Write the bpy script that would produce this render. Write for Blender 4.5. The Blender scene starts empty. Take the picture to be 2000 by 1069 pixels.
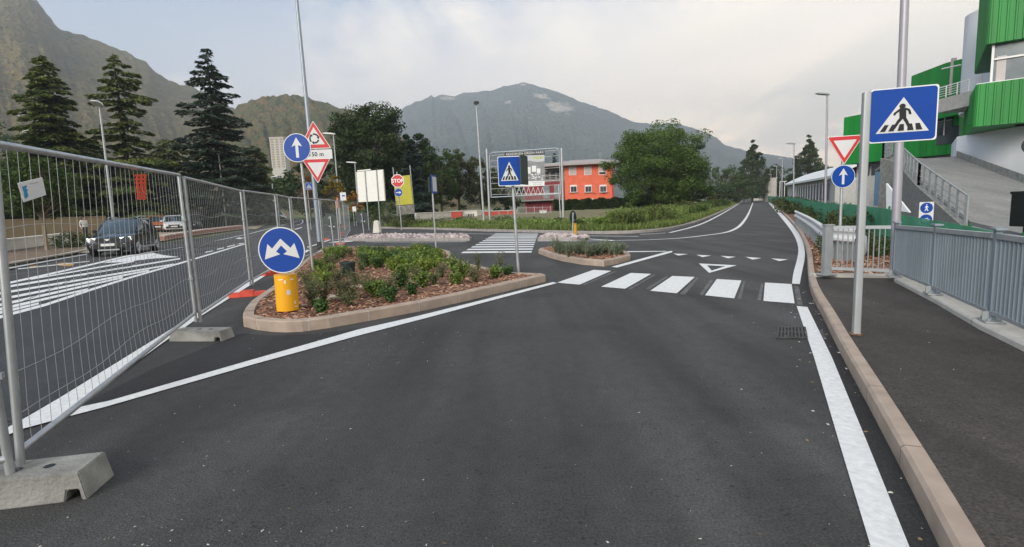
import bpy, bmesh, math, random
import numpy as np
from mathutils import Vector, Matrix
random.seed(7); RNG = np.random.default_rng(11)
S = bpy.context.scene; C = S.collection
R = math.radians
# ------------------------------------------------------------------ camera and picture-to-ground survey
F = 1018.0; HC = 1.5; P = math.atan(129.5 / F); T = math.atan(0.040)
_f = np.array([0, math.cos(P), -math.sin(P)]); _r0 = np.array([1., 0, 0]); _u0 = np.array([0, math.sin(P), math.cos(P)])
_r = _r0 * math.cos(T) - _u0 * math.sin(T); _u = _u0 * math.cos(T) + _r0 * math.sin(T); _c = np.array([0, 0, HC])
def ray(px, py): return _f + _r * (px - 1000) / F + _u * (534.5 - py) / F
def gz(x, y): return 0.02 * min(max(-x * .85 + y * .53 - 32, 0), 80)
def G(px, py, z=0.0):                      # point of the ground (raised by z) seen at a pixel
    d = ray(px, py); t = 1.0
    def g(t): p = _c + d * t; return p[2] - z - gz(p[0], p[1])
    while g(t) > 0 and t < 900: t *= 1.15
    lo, hi = t / 1.15 if t > 1 else 0, t
    for _ in range(40):
        m = (lo + hi) / 2
        if g(m) > 0: lo = m
        else: hi = m
    p = _c + d * hi
    return Vector((p[0], p[1], z + gz(p[0], p[1])))
def at(px, py, Y): d = ray(px, py); p = _c + d * (Y / d[1]); return Vector(p)
def Zof(b, py):                            # height at which a plumb line over b meets a pixel row
    a = (534.5 - py) / F; d = np.array([b[0], b[1], 0.]); 
    return HC + (a * d.dot(_f) - d.dot(_u)) / (_u[2] - a * _f[2])
def px2m(n, b): d = np.array([b[0], b[1], b[2] - HC]); return n * d.dot(_f) / F
def on_plane(px, py, fn):                  # fn(p) signed, linear
    d = Vector(ray(px, py)); c = Vector(_c); a = fn(c); b = fn(c + d) - a
    return c + d * (-a / b)
# ------------------------------------------------------------------ mesh builder
class MB:
    def __init__(s): s.v = []; s.f = []; s.m = []
    def add(s, vs, fs, mi=0):
        o = len(s.v); s.v += [tuple(p) for p in vs]; s.f += [tuple(i + o for i in q) for q in fs]; s.m += [mi] * len(fs); return s
    def box(s, c, d, rz=0, mi=0, M=None):
        x, y, z = d[0] / 2, d[1] / 2, d[2] / 2; A = M or Matrix.Rotation(rz, 3, 'Z'); c = Vector(c)
        vs = [c + A @ Vector((i * x, j * y, k * z)) for k in (-1, 1) for j in (-1, 1) for i in (-1, 1)]
        return s.add(vs, [(0, 2, 3, 1), (4, 5, 7, 6), (0, 1, 5, 4), (2, 6, 7, 3), (0, 4, 6, 2), (1, 3, 7, 5)], mi)
    def tube(s, pts, r, n=10, mi=0, caps=True):
        pts = [Vector(p) for p in pts]; k = len(pts); rr = r if isinstance(r, (list, tuple)) else [r] * k
        vs = []; fs = []; prev = None
        for i, p in enumerate(pts):
            d = (pts[min(i + 1, k - 1)] - pts[max(i - 1, 0)]).normalized()
            if prev is None: a = d.orthogonal().normalized()
            else:
                a = prev - d * prev.dot(d); a = a.normalized() if a.length > 1e-6 else d.orthogonal().normalized()
            prev = a; b = d.cross(a)
            for j in range(n):
                t = 2 * math.pi * j / n; vs.append(p + (a * math.cos(t) + b * math.sin(t)) * rr[i])
        for i in range(k - 1):
            for j in range(n):
                q = (j + 1) % n; fs.append((i * n + j, i * n + q, (i + 1) * n + q, (i + 1) * n + j))
        if caps: fs += [tuple(range(n - 1, -1, -1)), tuple(range((k - 1) * n, k * n))]
        return s.add(vs, fs, mi)
    def cyl(s, a, b, r0, r1=None, n=14, mi=0): return s.tube([a, b], [r0, r0 if r1 is None else r1], n, mi)
    def prism(s, poly, z0, z1, mi=0):
        n = len(poly); vs = [(p[0], p[1], z0) for p in poly] + [(p[0], p[1], z1) for p in poly]
        fs = [tuple(range(n - 1, -1, -1)), tuple(range(n, 2 * n))] + [(i, (i + 1) % n, n + (i + 1) % n, n + i) for i in range(n)]
        return s.add(vs, fs, mi)
    def plate(s, poly, fr, t0, t1, mi=0):   # poly in the plane of frame fr=(o,rt,up,n), from depth t0 to t1 along n
        o, rt, up, nn = fr; n = len(poly)
        vs = [o + rt * p[0] + up * p[1] + nn * t for t in (t0, t1) for p in poly]
        fs = [tuple(range(n - 1, -1, -1)), tuple(range(n, 2 * n))] + [(i, (i + 1) % n, n + (i + 1) % n, n + i) for i in range(n)]
        return s.add(vs, fs, mi)
    def quad(s, *p, mi=0): return s.add(p, [tuple(range(len(p)))], mi)
    def lathe(s, prof, c, n=24, mi=0, cap=True):
        vs = []; fs = []; k = len(prof); c = Vector(c)
        for r, z in prof: vs += [c + Vector((r * math.cos(2 * math.pi * j / n), r * math.sin(2 * math.pi * j / n), z)) for j in range(n)]
        for i in range(k - 1):
            for j in range(n): q = (j + 1) % n; fs.append((i * n + j, i * n + q, (i + 1) * n + q, (i + 1) * n + j))
        if cap: fs += [tuple(range(n - 1, -1, -1)), tuple(range((k - 1) * n, k * n))]
        return s.add(vs, fs, mi)
    def build(s, name, mats, parent=None, smooth=False, fix=True, bevel=0):
        me = bpy.data.meshes.new(name); me.from_pydata(s.v, [], s.f)
        for m in (mats if isinstance(mats, (list, tuple)) else [mats]): me.materials.append(m)
        me.polygons.foreach_set('material_index', s.m)
        if fix and len(s.f) < 60000:
            bm = bmesh.new(); bm.from_mesh(me); bmesh.ops.recalc_face_normals(bm, faces=bm.faces)
            if bevel: bmesh.ops.bevel(bm, geom=bm.edges[:], offset=bevel, segments=2, affect='EDGES', clamp_overlap=True)
            bm.to_mesh(me); bm.free()
        if smooth:
            me.polygons.foreach_set('use_smooth', [True] * len(me.polygons))
            try: me.set_sharp_from_angle(angle=R(38))
            except Exception: pass
        return link(name, me, parent)
def link(name, me, parent=None):
    o = bpy.data.objects.new(name, me); C.objects.link(o)
    if parent is not None: adopt(o, parent)
    return o
def world_loc(o):
    v = o.location.copy()
    while o.parent: o = o.parent; v = v + o.location
    return v
def adopt(o, parent):
    o.parent = parent
    if parent.type == 'EMPTY': o.matrix_parent_inverse = Matrix.Translation(-parent.location)
    else: o.matrix_parent_inverse = Matrix()
    if parent.type != 'EMPTY' and parent.parent is not None: o.matrix_parent_inverse = Matrix()
def tag(o, label, cat, group=None, kind=None):
    o['label'] = label; o['category'] = cat
    if group: o['group'] = group
    if kind: o['kind'] = kind
    return o
def thing(name, label, cat, loc=(0, 0, 0), group=None):
    o = bpy.data.objects.new(name, None); C.objects.link(o); o.location = loc; o.empty_display_size = .2
    return tag(o, label, cat, group)
def struct(o, kind='structure'): o['kind'] = kind; return o
def copy_tree(o, parent=None):
    c = o.copy(); C.objects.link(c)
    if parent is not None:
        c.parent = parent; c.matrix_parent_inverse = o.matrix_parent_inverse.copy()
    for ch in list(o.children): copy_tree(ch, c)
    return c
def frame(o, yaw, up=Vector((0, 0, 1))):    # yaw 0 faces the camera's -Y, positive turns the face to -X
    n = Vector((-math.sin(yaw), -math.cos(yaw), 0)); rt = (-n).cross(Vector((0, 0, 1))).normalized()
    return (Vector(o), rt, up, n)
def off(fr, dx=0, dy=0, dn=0): o, rt, up, n = fr; return (o + rt * dx + up * dy + n * dn, rt, up, n)
def circle(r, n=40, c=(0, 0)): return [(c[0] + r * math.cos(2 * math.pi * i / n), c[1] + r * math.sin(2 * math.pi * i / n)) for i in range(n)]
def rrect(w, h, r, n=5):
    out = []
    for sx, sy, a in ((1, 1, 0), (-1, 1, 90), (-1, -1, 180), (1, -1, 270)):
        for i in range(n + 1):
            t = R(a + 90 * i / n); out.append((sx * (w / 2 - r) + r * math.cos(t), sy * (h / 2 - r) + r * math.sin(t)))
    return out
def rpoly(pts, r, n=4):                     # polygon with rounded corners
    out = []; k = len(pts)
    for i in range(k):
        a, b, c = Vector(pts[i - 1]), Vector(pts[i]), Vector(pts[(i + 1) % k])
        u = (a - b).normalized(); w = (c - b).normalized(); p0 = b + u * r; p1 = b + w * r
        for j in range(n + 1):
            t = j / n; out.append(tuple(p0 * (1 - t) ** 2 + b * 2 * t * (1 - t) + p1 * t * t))
    return out
def seg(a, b, w):                           # thick line with round-ish ends
    a = Vector(a); b = Vector(b); d = (b - a).normalized(); q = Vector((-d.y, d.x)) * w / 2; e = d * w * .3
    return [tuple(a + q), tuple(a - e), tuple(a - q), tuple(b - q), tuple(b + e), tuple(b + q)]
# ------------------------------------------------------------------ materials
def s2l(c):
    return tuple(((x / 255 + .055) / 1.055) ** 2.4 if x > 10 else x / 255 / 12.92 for x in c)
def mat(name, col, rough=.6, metal=0., var=.12, scale=4., detail=4., bump=0., bscale=None, spec=.4, col2=None, coat=0, stretch=None):
    m = bpy.data.materials.new(name); m.use_nodes = True; nt = m.node_tree; b = nt.nodes['Principled BSDF']; L = nt.links
    b.inputs['Roughness'].default_value = rough; b.inputs['Metallic'].default_value = metal
    b.inputs['Specular IOR Level'].default_value = spec; b.inputs['Coat Weight'].default_value = coat
    tc = nt.nodes.new('ShaderNodeTexCoord'); src = tc.outputs['Object']
    if stretch:
        mp = nt.nodes.new('ShaderNodeMapping'); mp.inputs['Scale'].default_value = stretch; L.new(src, mp.inputs[0]); src = mp.outputs[0]
    no = nt.nodes.new('ShaderNodeTexNoise'); no.inputs['Scale'].default_value = scale; no.inputs['Detail'].default_value = detail
    L.new(src, no.inputs['Vector'])
    rp = nt.nodes.new('ShaderNodeValToRGB'); rp.color_ramp.elements[0].position = .3; rp.color_ramp.elements[1].position = .7
    c1 = tuple(x * (1 - var) for x in col); c2 = col2 or tuple(min(1, x * (1 + var)) for x in col)
    rp.color_ramp.elements[0].color = (*c1, 1); rp.color_ramp.elements[1].color = (*c2, 1)
    L.new(no.outputs['Fac'], rp.inputs[0]); L.new(rp.outputs[0], b.inputs['Base Color'])
    if bump:
        n2 = nt.nodes.new('ShaderNodeTexNoise'); n2.inputs['Scale'].default_value = bscale or scale * 6; n2.inputs['Detail'].default_value = 4
        L.new(src, n2.inputs['Vector']); bp = nt.nodes.new('ShaderNodeBump'); bp.inputs['Strength'].default_value = bump; bp.inputs['Distance'].default_value = .02
        L.new(n2.outputs['Fac'], bp.inputs['Height']); L.new(bp.outputs[0], b.inputs['Normal'])
    return m
def leafmat(name, dark, light, trans=.25, scale=.5, isl=.5, third=None):
    m = bpy.data.materials.new(name); m.use_nodes = True; nt = m.node_tree; L = nt.links; b = nt.nodes['Principled BSDF']; out = nt.nodes['Material Output']
    b.inputs['Roughness'].default_value = .6; b.inputs['Specular IOR Level'].default_value = .25
    tc = nt.nodes.new('ShaderNodeTexCoord'); no = nt.nodes.new('ShaderNodeTexNoise'); no.inputs['Scale'].default_value = scale; no.inputs['Detail'].default_value = 3
    L.new(tc.outputs['Object'], no.inputs['Vector']); ge = nt.nodes.new('ShaderNodeNewGeometry')
    mx = nt.nodes.new('ShaderNodeMix'); mx.data_type = 'FLOAT'; mx.inputs[0].default_value = isl
    L.new(no.outputs['Fac'], mx.inputs[2]); L.new(ge.outputs['Random Per Island'], mx.inputs[3])
    rp = nt.nodes.new('ShaderNodeValToRGB'); e = rp.color_ramp.elements; e[0].position = .25; e[1].position = .75
    e[0].color = (*dark, 1); e[1].color = (*light, 1)
    if third: k = e.new(.92); k.color = (*third, 1)
    L.new(mx.outputs[0], rp.inputs[0]); L.new(rp.outputs[0], b.inputs['Base Color'])
    tr = nt.nodes.new('ShaderNodeBsdfTranslucent'); L.new(rp.outputs[0], tr.inputs[0]); ms = nt.nodes.new('ShaderNodeMixShader'); ms.inputs[0].default_value = trans
    L.new(b.outputs[0], ms.inputs[1]); L.new(tr.outputs[0], ms.inputs[2]); L.new(ms.outputs[0], out.inputs['Surface'])
    return m
def asphalt(name, base, tint=(1, 1, 1.02), streak=.25):
    m = bpy.data.materials.new(name); m.use_nodes = True; nt = m.node_tree; L = nt.links; N = nt.nodes; b = N['Principled BSDF']
    b.inputs['Roughness'].default_value = .8; b.inputs['Specular IOR Level'].default_value = .35
    tc = N.new('ShaderNodeTexCoord'); o = tc.outputs['Object']
    def noise(sc, det=4, stretch=None, rot=0):
        n = N.new('ShaderNodeTexNoise'); n.inputs['Scale'].default_value = sc; n.inputs['Detail'].default_value = det
        if stretch:
            mp = N.new('ShaderNodeMapping'); mp.inputs['Scale'].default_value = stretch; mp.inputs['Rotation'].default_value = (0, 0, rot); L.new(o, mp.inputs[0]); L.new(mp.outputs[0], n.inputs['Vector'])
        else: L.new(o, n.inputs['Vector'])
        return n.outputs['Fac']
    def rng(v, a, c, lo, hi):
        r = N.new('ShaderNodeMapRange'); r.inputs[1].default_value = a; r.inputs[2].default_value = c; r.inputs[3].default_value = lo; r.inputs[4].default_value = hi; L.new(v, r.inputs[0]); return r.outputs[0]
    def mul(a, c):
        r = N.new('ShaderNodeMath'); r.operation = 'MULTIPLY'
        for k, v in enumerate((a, c)):
            if isinstance(v, (int, float)): r.inputs[k].default_value = v
            else: L.new(v, r.inputs[k])
        return r.outputs[0]
    v = rng(noise(.35, 5), .3, .7, 1 - streak * .7, 1 + streak * .7)
    v = mul(v, rng(noise(1.0, 4, (1.6, .16, 1), R(-22)), .3, .7, 1 - streak, 1 + streak))       # tyre-polished and dusty bands along the lane
    v = mul(v, rng(noise(9, 4), .3, .7, .88, 1.12)); v = mul(v, rng(noise(75, 5), .28, .72, .50, 1.55))
    vo = N.new('ShaderNodeTexVoronoi'); vo.inputs['Scale'].default_value = 55; L.new(o, vo.inputs['Vector'])
    sp = N.new('ShaderNodeSeparateColor'); L.new(vo.outputs['Color'], sp.inputs[0])
    g = N.new('ShaderNodeMath'); g.operation = 'GREATER_THAN'; g.inputs[1].default_value = .90; L.new(sp.outputs[0], g.inputs[0])
    near = rng(vo.outputs['Distance'], .18, .3, 1, 0)
    v2 = N.new('ShaderNodeMath'); v2.operation = 'ADD'; L.new(v, v2.inputs[0]); L.new(mul(mul(g.outputs[0], near), .7), v2.inputs[1])
    vp = N.new('ShaderNodeTexVoronoi'); vp.inputs['Scale'].default_value = 26; L.new(o, vp.inputs['Vector']); s2 = N.new('ShaderNodeSeparateColor'); L.new(vp.outputs['Color'], s2.inputs[0])
    g2 = N.new('ShaderNodeMath'); g2.operation = 'GREATER_THAN'; g2.inputs[1].default_value = .80; L.new(s2.outputs[1], g2.inputs[0])
    pit = rng(mul(mul(g2.outputs[0], rng(vp.outputs['Distance'], .12, .34, 1, 0)), rng(noise(1.3, 4), .42, .58, .15, 1)), 0, 1, 1, .35)      # open pores and dark grit
    blot = rng(noise(.9, 6), .56, .72, 1, 1 - streak * .9)                                                                                  # damp or oily blotches
    v3 = N.new('ShaderNodeMath'); v3.operation = 'MULTIPLY'; L.new(mul(pit, blot), v3.inputs[0]); L.new(v2.outputs[0], v3.inputs[1]); v2 = v3
    cc = N.new('ShaderNodeCombineColor')
    for k in range(3): L.new(mul(v2.outputs[0], base * tint[k]), cc.inputs[k])
    L.new(cc.outputs[0], b.inputs['Base Color'])
    bp = N.new('ShaderNodeBump'); bp.inputs['Strength'].default_value = .7; bp.inputs['Distance'].default_value = .015
    n2 = N.new('ShaderNodeTexNoise'); n2.inputs['Scale'].default_value = 90; n2.inputs['Detail'].default_value = 4; L.new(o, n2.inputs['Vector'])
    L.new(n2.outputs['Fac'], bp.inputs['Height']); L.new(bp.outputs[0], b.inputs['Normal'])
    return m
M = {}
def dm(k, *a, **q): M[k] = mat(k, *a, **q)
M['asphalt'] = asphalt('asphalt', .050, (1.01, 1, .99), streak=.34); M['asphalt_fresh'] = asphalt('asphalt_fresh', .026, (1, 1, 1.04), .3); M['asphalt_left'] = asphalt('asphalt_left', .046, (.96, 1, 1.08), .12); M['asphalt_old'] = asphalt('asphalt_old', .135, (1, 1, 1), .1)
M['asphalt_walk'] = asphalt('asphalt_walk', .047, (1.12, .98, .88), .34); M['asphalt_ramp'] = asphalt('asphalt_ramp', .23, (1, .98, .95), .15)
dm('paint', (.66, .67, .67), .65, var=.11, scale=22, bump=.2, bscale=80)
dm('paint_worn', (.52, .53, .53), .7, var=.3, scale=6)
dm('paint_grey', (.095, .095, .097), .7, var=.5, scale=7); dm('paint_orange', (.42, .22, .04), .7, var=.3, scale=5)
dm('kerb', (.37, .295, .24), .85, var=.16, scale=5, bump=.25, bscale=90); dm('mortar', (.44, .40, .37), .9, var=.1, scale=30)
dm('kerb_grey', (.30, .275, .26), .85, var=.15, scale=4, bump=.3, bscale=60)
dm('concrete', (.235, .235, .22), .9, var=.28, scale=5, bump=.5, bscale=40); dm('concrete_light', (.5, .48, .44), .85, var=.14, scale=3, bump=.3, bscale=40)
dm('galv', (.44, .46, .47), .42, metal=.65, var=.12, scale=9, spec=.5); dm('galv_dull', (.36, .385, .40), .5, metal=.4, var=.1, scale=6)
dm('rail_blue', (.235, .285, .33), .5, metal=.25, var=.12, scale=5, stretch=(1, 1, .15)); dm('steel_grey', (.40, .42, .43), .45, metal=.4, var=.06)
dm('lamp_blue', (.30, .345, .39), .45, metal=.5, var=.06); dm('lamp_violet', (.37, .36, .40), .45, metal=.3, var=.05)
dm('blue', (.002, .05, .30), .45, var=.05, scale=2, spec=.3); dm('white', (.74, .75, .75), .4, var=.03, spec=.5); dm('red', (.52, .03, .035), .4, var=.06)
dm('signwhite', (.60, .61, .62), .45, var=.04); dm('black', (.012, .013, .015), .4, var=.1); dm('sign_back', (.022, .035, .036), .5, var=.15)
dm('yellow', (.83, .40, .012), .38, var=.05, scale=3, spec=.5); dm('orange_red', (.58, .085, .03), .5, var=.14, scale=6); dm('red_plastic', (.58, .07, .04), .5, var=.15, scale=6)
dm('banner', (.43, .40, .04), .6, var=.08); dm('tarp', (.20, .19, .17), .7, var=.35, scale=3, bump=.5, bscale=6)
dm('mulch', (.19, .10, .065), .95, var=.5, scale=22, bump=1, bscale=60); dm('soil', (.16, .115, .08), .95, var=.35, scale=3, bump=.6, bscale=20)
dm('chip_a', (.34, .175, .11), .9, var=.35, scale=9); dm('chip_b', (.17, .09, .06), .9, var=.3, scale=9); dm('chip_c', (.48, .32, .22), .9, var=.2, scale=9)
dm('gravel', (.43, .37, .36), .9, var=.25, scale=6); dm('gravel_dark', (.25, .2, .2), .9, var=.25, scale=6); dm('litter', (.55, .53, .47), .8, var=.3, scale=30)
dm('litter_brown', (.22, .15, .08), .8, var=.3, scale=30)
dm('bucket', (.022, .036, .036), .45, var=.25, scale=8); dm('stone', (.42, .37, .29), .9, var=.15, scale=8, bump=.4)
dm('earth', (.13, .12, .06), .95, var=.35, scale=.4, col2=(.085, .11, .04)); dm('dry', (.25, .20, .115), .95, var=.3, scale=1.2, col2=(.16, .165, .07), bump=.6, bscale=9)
dm('grass_far', (.085, .12, .035), .95, var=.3, scale=1.5, bump=.6, bscale=8); dm('dirt', (.28, .24, .185), .95, var=.2, scale=1.3)
dm('bark', (.085, .065, .05), .9, var=.3, scale=5, bump=.7, bscale=12); dm('bark_pale', (.22, .17, .12), .9, var=.25, scale=6)
dm('tan_wall', (.30, .235, .145), .9, var=.08, scale=1.2); dm('white_wall', (.62, .60, .55), .85, var=.08, scale=1.5); dm('brick_red', (.36, .18, .14), .85, var=.16, scale=7)
dm('pink_coping', (.55, .43, .38), .85, var=.1); dm('iron', (.02, .02, .02), .6)
dm('orange_wall', (.68, .145, .08), .85, var=.09, scale=1.5); dm('purple_wall', (.21, .035, .045), .85, var=.15, scale=1.5); dm('grey_wall', (.23, .19, .19), .85, var=.12, scale=1.5)
dm('roof', (.33, .30, .29), .7, var=.1); dm('shutter', (.47, .43, .42), .6, var=.05); dm('glass', (.035, .045, .05), .08, var=.3, scale=1.2, spec=.8); dm('glass_pale', (.17, .2, .21), .1, var=.35, scale=.8, spec=.8)
dm('bw_white', (.78, .80, .83), .8, var=.09, scale=.5, stretch=(1, 1, .2)); dm('frame_white', (.7, .7, .7), .5, var=.03)
dm('green_panel', (.012, .20, .032), .5, var=.22, scale=1.1, spec=.35, stretch=(1, 1, .12)); dm('green_dark', (.012, .13, .04), .5, var=.12); dm('green_net', (.07, .33, .19), .75, var=.2, scale=2.5)
dm('soffit', (.38, .375, .36), .8, var=.1); dm('door_blue', (.10, .17, .26), .5, var=.1); dm('shed_wall', (.42, .42, .40), .8, var=.1); dm('shed_roof', (.62, .66, .66), .5, var=.06); dm('shed_dark', (.09, .11, .14), .4, var=.2)
dm('tower', (.46, .44, .41), .8, var=.06); dm('skin', (.42, .26, .18), .6); dm('hair', (.02, .015, .012), .6); dm('cloth_white', (.55, .54, .52), .8); dm('cloth_dark', (.03, .03, .04), .8)
dm('car_dark', (.018, .022, .032), .22, metal=.3, var=.08, spec=.6, coat=.6); dm('car_white', (.62, .63, .64), .3, var=.03, coat=.5); dm('car_orange', (.42, .10, .03), .3, var=.05, coat=.5); dm('car_grey', (.06, .065, .07), .3, var=.05, coat=.5)
dm('carglass', (.03, .045, .055), .05, var=.2, scale=.7, spec=.9); dm('rubber', (.012, .012, .012), .8); dm('alloy', (.42, .43, .44), .35, metal=.7); dm('headlamp', (.75, .74, .66), .15, var=.05, spec=.8); dm('plastic', (.02, .021, .023), .6)
dm('paper', (.68, .69, .69), .6, var=.04); dm('logo_blue', (.02, .26, .48), .5); dm('print_grey', (.38, .4, .42), .6, var=.1); dm('print_dark', (.03, .032, .032), .6); dm('print_sky', (.45, .47, .49), .6, var=.05); dm('print_hill', (.21, .22, .23), .6, var=.2, scale=3); dm('print_lime', (.42, .46, .2), .6)
dm('grate', (.040, .040, .042), .6, var=.3, scale=12); dm('netting', (.68, .07, .025), .6, var=.1); dm('white_board', (.74, .735, .69), .55, var=.04); dm('red_site', (.42, .06, .04), .6, var=.15); dm('site_wall', (.5, .47, .43), .8, var=.15)
M['lf_cedar'] = leafmat('cedar_needles', (.05, .085, .026), (.20, .23, .065), .28, .35, .35, third=(.28, .26, .07))
M['lf_cedar_shaded'] = leafmat('cedar_needles_shaded', (.026, .05, .034), (.085, .115, .07), .15, .35, .4)  # third cedar: its shade is put into a darker, bluer needle colour
M['lf_dark'] = leafmat('dark_leaves', (.02, .042, .013), (.075, .11, .03), .2, .5, .4)
M['lf_mid'] = leafmat('mid_leaves', (.028, .058, .014), (.10, .155, .038), .28, .4, .4)
M['lf_lime'] = leafmat('lime_leaves', (.032, .072, .014), (.15, .22, .05), .28, .4, .4)
M['lf_birch'] = leafmat('birch_leaves', (.035, .05, .016), (.12, .135, .045), .25, .5, .5)
M['lf_yellow'] = leafmat('yellow_leaves', (.11, .10, .015), (.34, .22, .03), .35, .8, .6); M['lf_orange'] = leafmat('orange_leaves', (.22, .10, .012), (.45, .21, .03), .3, .8, .6)
M['lf_spruce'] = leafmat('spruce_needles', (.014, .032, .025), (.045, .072, .052), .08, .5, .5)
M['lf_far'] = leafmat('far_leaves', (.03, .055, .02), (.085, .115, .042), .2, .2, .4)
M['lf_shrub'] = leafmat('shrub_leaves', (.075, .13, .025), (.24, .33, .075), .3, 3, .6); M['lf_shrub_dark'] = leafmat('dark_shrub_leaves', (.035, .08, .022), (.10, .18, .05), .25, 3, .6)
M['lf_bright'] = leafmat('bright_shrub_leaves', (.12, .19, .025), (.33, .41, .08), .4, 3, .6); M['lf_twig'] = leafmat('greygreen_leaves', (.09, .12, .045), (.23, .25, .11), .3, 3, .6, third=(.2, .13, .07))
M['lf_lav'] = leafmat('lavender_leaves', (.12, .16, .10), (.25, .31, .20), .2, 4, .6); M['lf_hedge'] = leafmat('hedge_leaves', (.014, .030, .008), (.05, .075, .02), .15, .6, .5)
M['lf_grass'] = leafmat('weed_blades', (.07, .11, .025), (.22, .28, .08), .3, .35, .5, third=(.36, .31, .15)); M['lf_verge'] = leafmat('verge_shrub_leaves', (.028, .04, .012), (.085, .095, .028), .2, 1.5, .6, third=(.15, .09, .04))

def seethrough(m, k):                       # open-weave netting: part of the light passes between the threads
    nt = m.node_tree; b = nt.nodes['Principled BSDF']; o = nt.nodes['Material Output']; t = nt.nodes.new('ShaderNodeBsdfTransparent'); x = nt.nodes.new('ShaderNodeMixShader'); x.inputs[0].default_value = k
    nt.links.new(b.outputs[0], x.inputs[1]); nt.links.new(t.outputs[0], x.inputs[2]); nt.links.new(x.outputs[0], o.inputs['Surface'])
seethrough(M['green_net'], .28)
dm('headlamp_lit', (.85, .84, .78), .2); _b = M['headlamp_lit'].node_tree.nodes['Principled BSDF']; _b.inputs['Emission Color'].default_value = (1, .96, .85, 1); _b.inputs['Emission Strength'].default_value = 1.6
# ================================================================== ground, roads, markings, kerbs
CREASE = [(Vector((-32 / .85, 0, 0)), Vector((-.85, .53, 0)).normalized()), (Vector((-112 / .85, 0, 0)), Vector((-.85, .53, 0)).normalized())]
def sheet(name, polys, z, m, kind='structure', parent=None):
    bm = bmesh.new()
    for poly in polys:
        vs = [bm.verts.new((p[0], p[1], 0)) for p in poly]; bm.faces.new(vs)
    for co, no in CREASE: bmesh.ops.bisect_plane(bm, geom=bm.verts[:] + bm.edges[:] + bm.faces[:], plane_co=co, plane_no=no)
    bmesh.ops.triangulate(bm, faces=[f for f in bm.faces if len(f.verts) > 4])
    bmesh.ops.recalc_face_normals(bm, faces=bm.faces)
    for f in bm.faces:
        if f.normal.z < 0: f.normal_flip()
    for v in bm.verts: v.co.z = gz(v.co.x, v.co.y) + z
    me = bpy.data.meshes.new(name); bm.to_mesh(me); bm.free(); me.materials.append(m)
    o = link(name, me, parent)
    if kind: o['kind'] = kind
    return o
def pxs(pts, z=0): return [G(a, b, z) for a, b in pts]
def ribbon(L, Rr): return [[L[i], Rr[i], Rr[i + 1], L[i + 1]] for i in range(len(L) - 1)]
def stroke(pts, w):
    pts = [Vector((p[0], p[1], 0)) for p in pts]; L = []; Q = []
    for i, p in enumerate(pts):
        d = (pts[min(i + 1, len(pts) - 1)] - pts[max(0, i - 1)]).normalized(); n = Vector((-d.y, d.x, 0)) * w / 2
        L.append(p + n); Q.append(p - n)
    return ribbon(L, Q)
def smooth_line(pts, k=2):
    for _ in range(k):
        q = [pts[0]]
        for a, b in zip(pts[:-1], pts[1:]): q += [a.lerp(b, .25), a.lerp(b, .75)]
        pts = q + [pts[-1]]
    return pts
BIG = 9000
sheet('ground', [[(-BIG, -BIG), (BIG, -BIG), (BIG, BIG), (-BIG, BIG)]], -.04, M['earth'])
kerbR = [Vector((.72, 0, 0)), Vector((1.15, .85, 0))] + pxs([(1838, 1069), (1693, 788), (1640, 690), (1608, 622), (1590, 590), (1580, 562), (1577, 530), (1577, 505), (1572, 482), (1560, 455), (1545, 435), (1525, 414), (1512, 402), (1500, 393.5)])
kerbR[0:0] = [Vector((-1.5, -4.5, 0)), Vector((-4, -10, 0))][::-1]
kerbR = kerbR[:2] + smooth_line(kerbR[2:], 2) + [Vector((300, 640, 0))]
verge_line = pxs([(1450, 394.5), (1430, 405), (1400, 420.5), (1370, 434), (1330, 446), (1285, 453), (1220, 457.5), (1150, 457.5), (1060, 455), (960, 453), (880, 450), (810, 447.5), (740, 446.5)])
verge_line = smooth_line(verge_line, 2)
roadpoly = [(p.x, p.y) for p in kerbR] + [(285, 640)] + [(p.x, p.y) for p in verge_line]
leftpoly = [Vector((-22, 75, 0)), Vector((-36, 120, 0)), Vector((-75, 135, 0))] + pxs([(560, 433), (500, 447), (400, 464), (300, 478), (170, 498), (20, 528)]) + [Vector((-19, 8, 0)), Vector((-20, -10, 0))]
sheet('road', [roadpoly + [(p.x, p.y) for p in leftpoly]], 0, M['asphalt'])
# the darker avenue lanes beyond the mesh fence
sheet('avenue_lane', [pxs([(22, 618), (90, 598), (180, 568), (247, 547), (359, 515), (500, 474), (590, 449), (600, 449), (560, 480), (515, 528), (445, 572), (319, 651), (113, 778), (43, 819)]) + [Vector((-6.5, 2, 0)), Vector((-7.8, 2.5, 0))]], .004, M['asphalt_left'])
gut = [(p.x, p.y) for p in kerbR if .2 < p.y < 16]
gi = []
for i, p in enumerate([q for q in kerbR if .2 < q.y < 16]):
    gi.append((p.x - .21, p.y + .02))
sheet('gutter_strip', [gut + gi[::-1]], .003, M['asphalt_fresh'])
sheet('asphalt_patch', [pxs([(300, 720), (420, 672), (470, 652), (540, 656), (620, 652), (700, 642), (520, 696), (330, 748), (215, 782), (160, 790)])], .0025, M['asphalt_fresh'])
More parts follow.
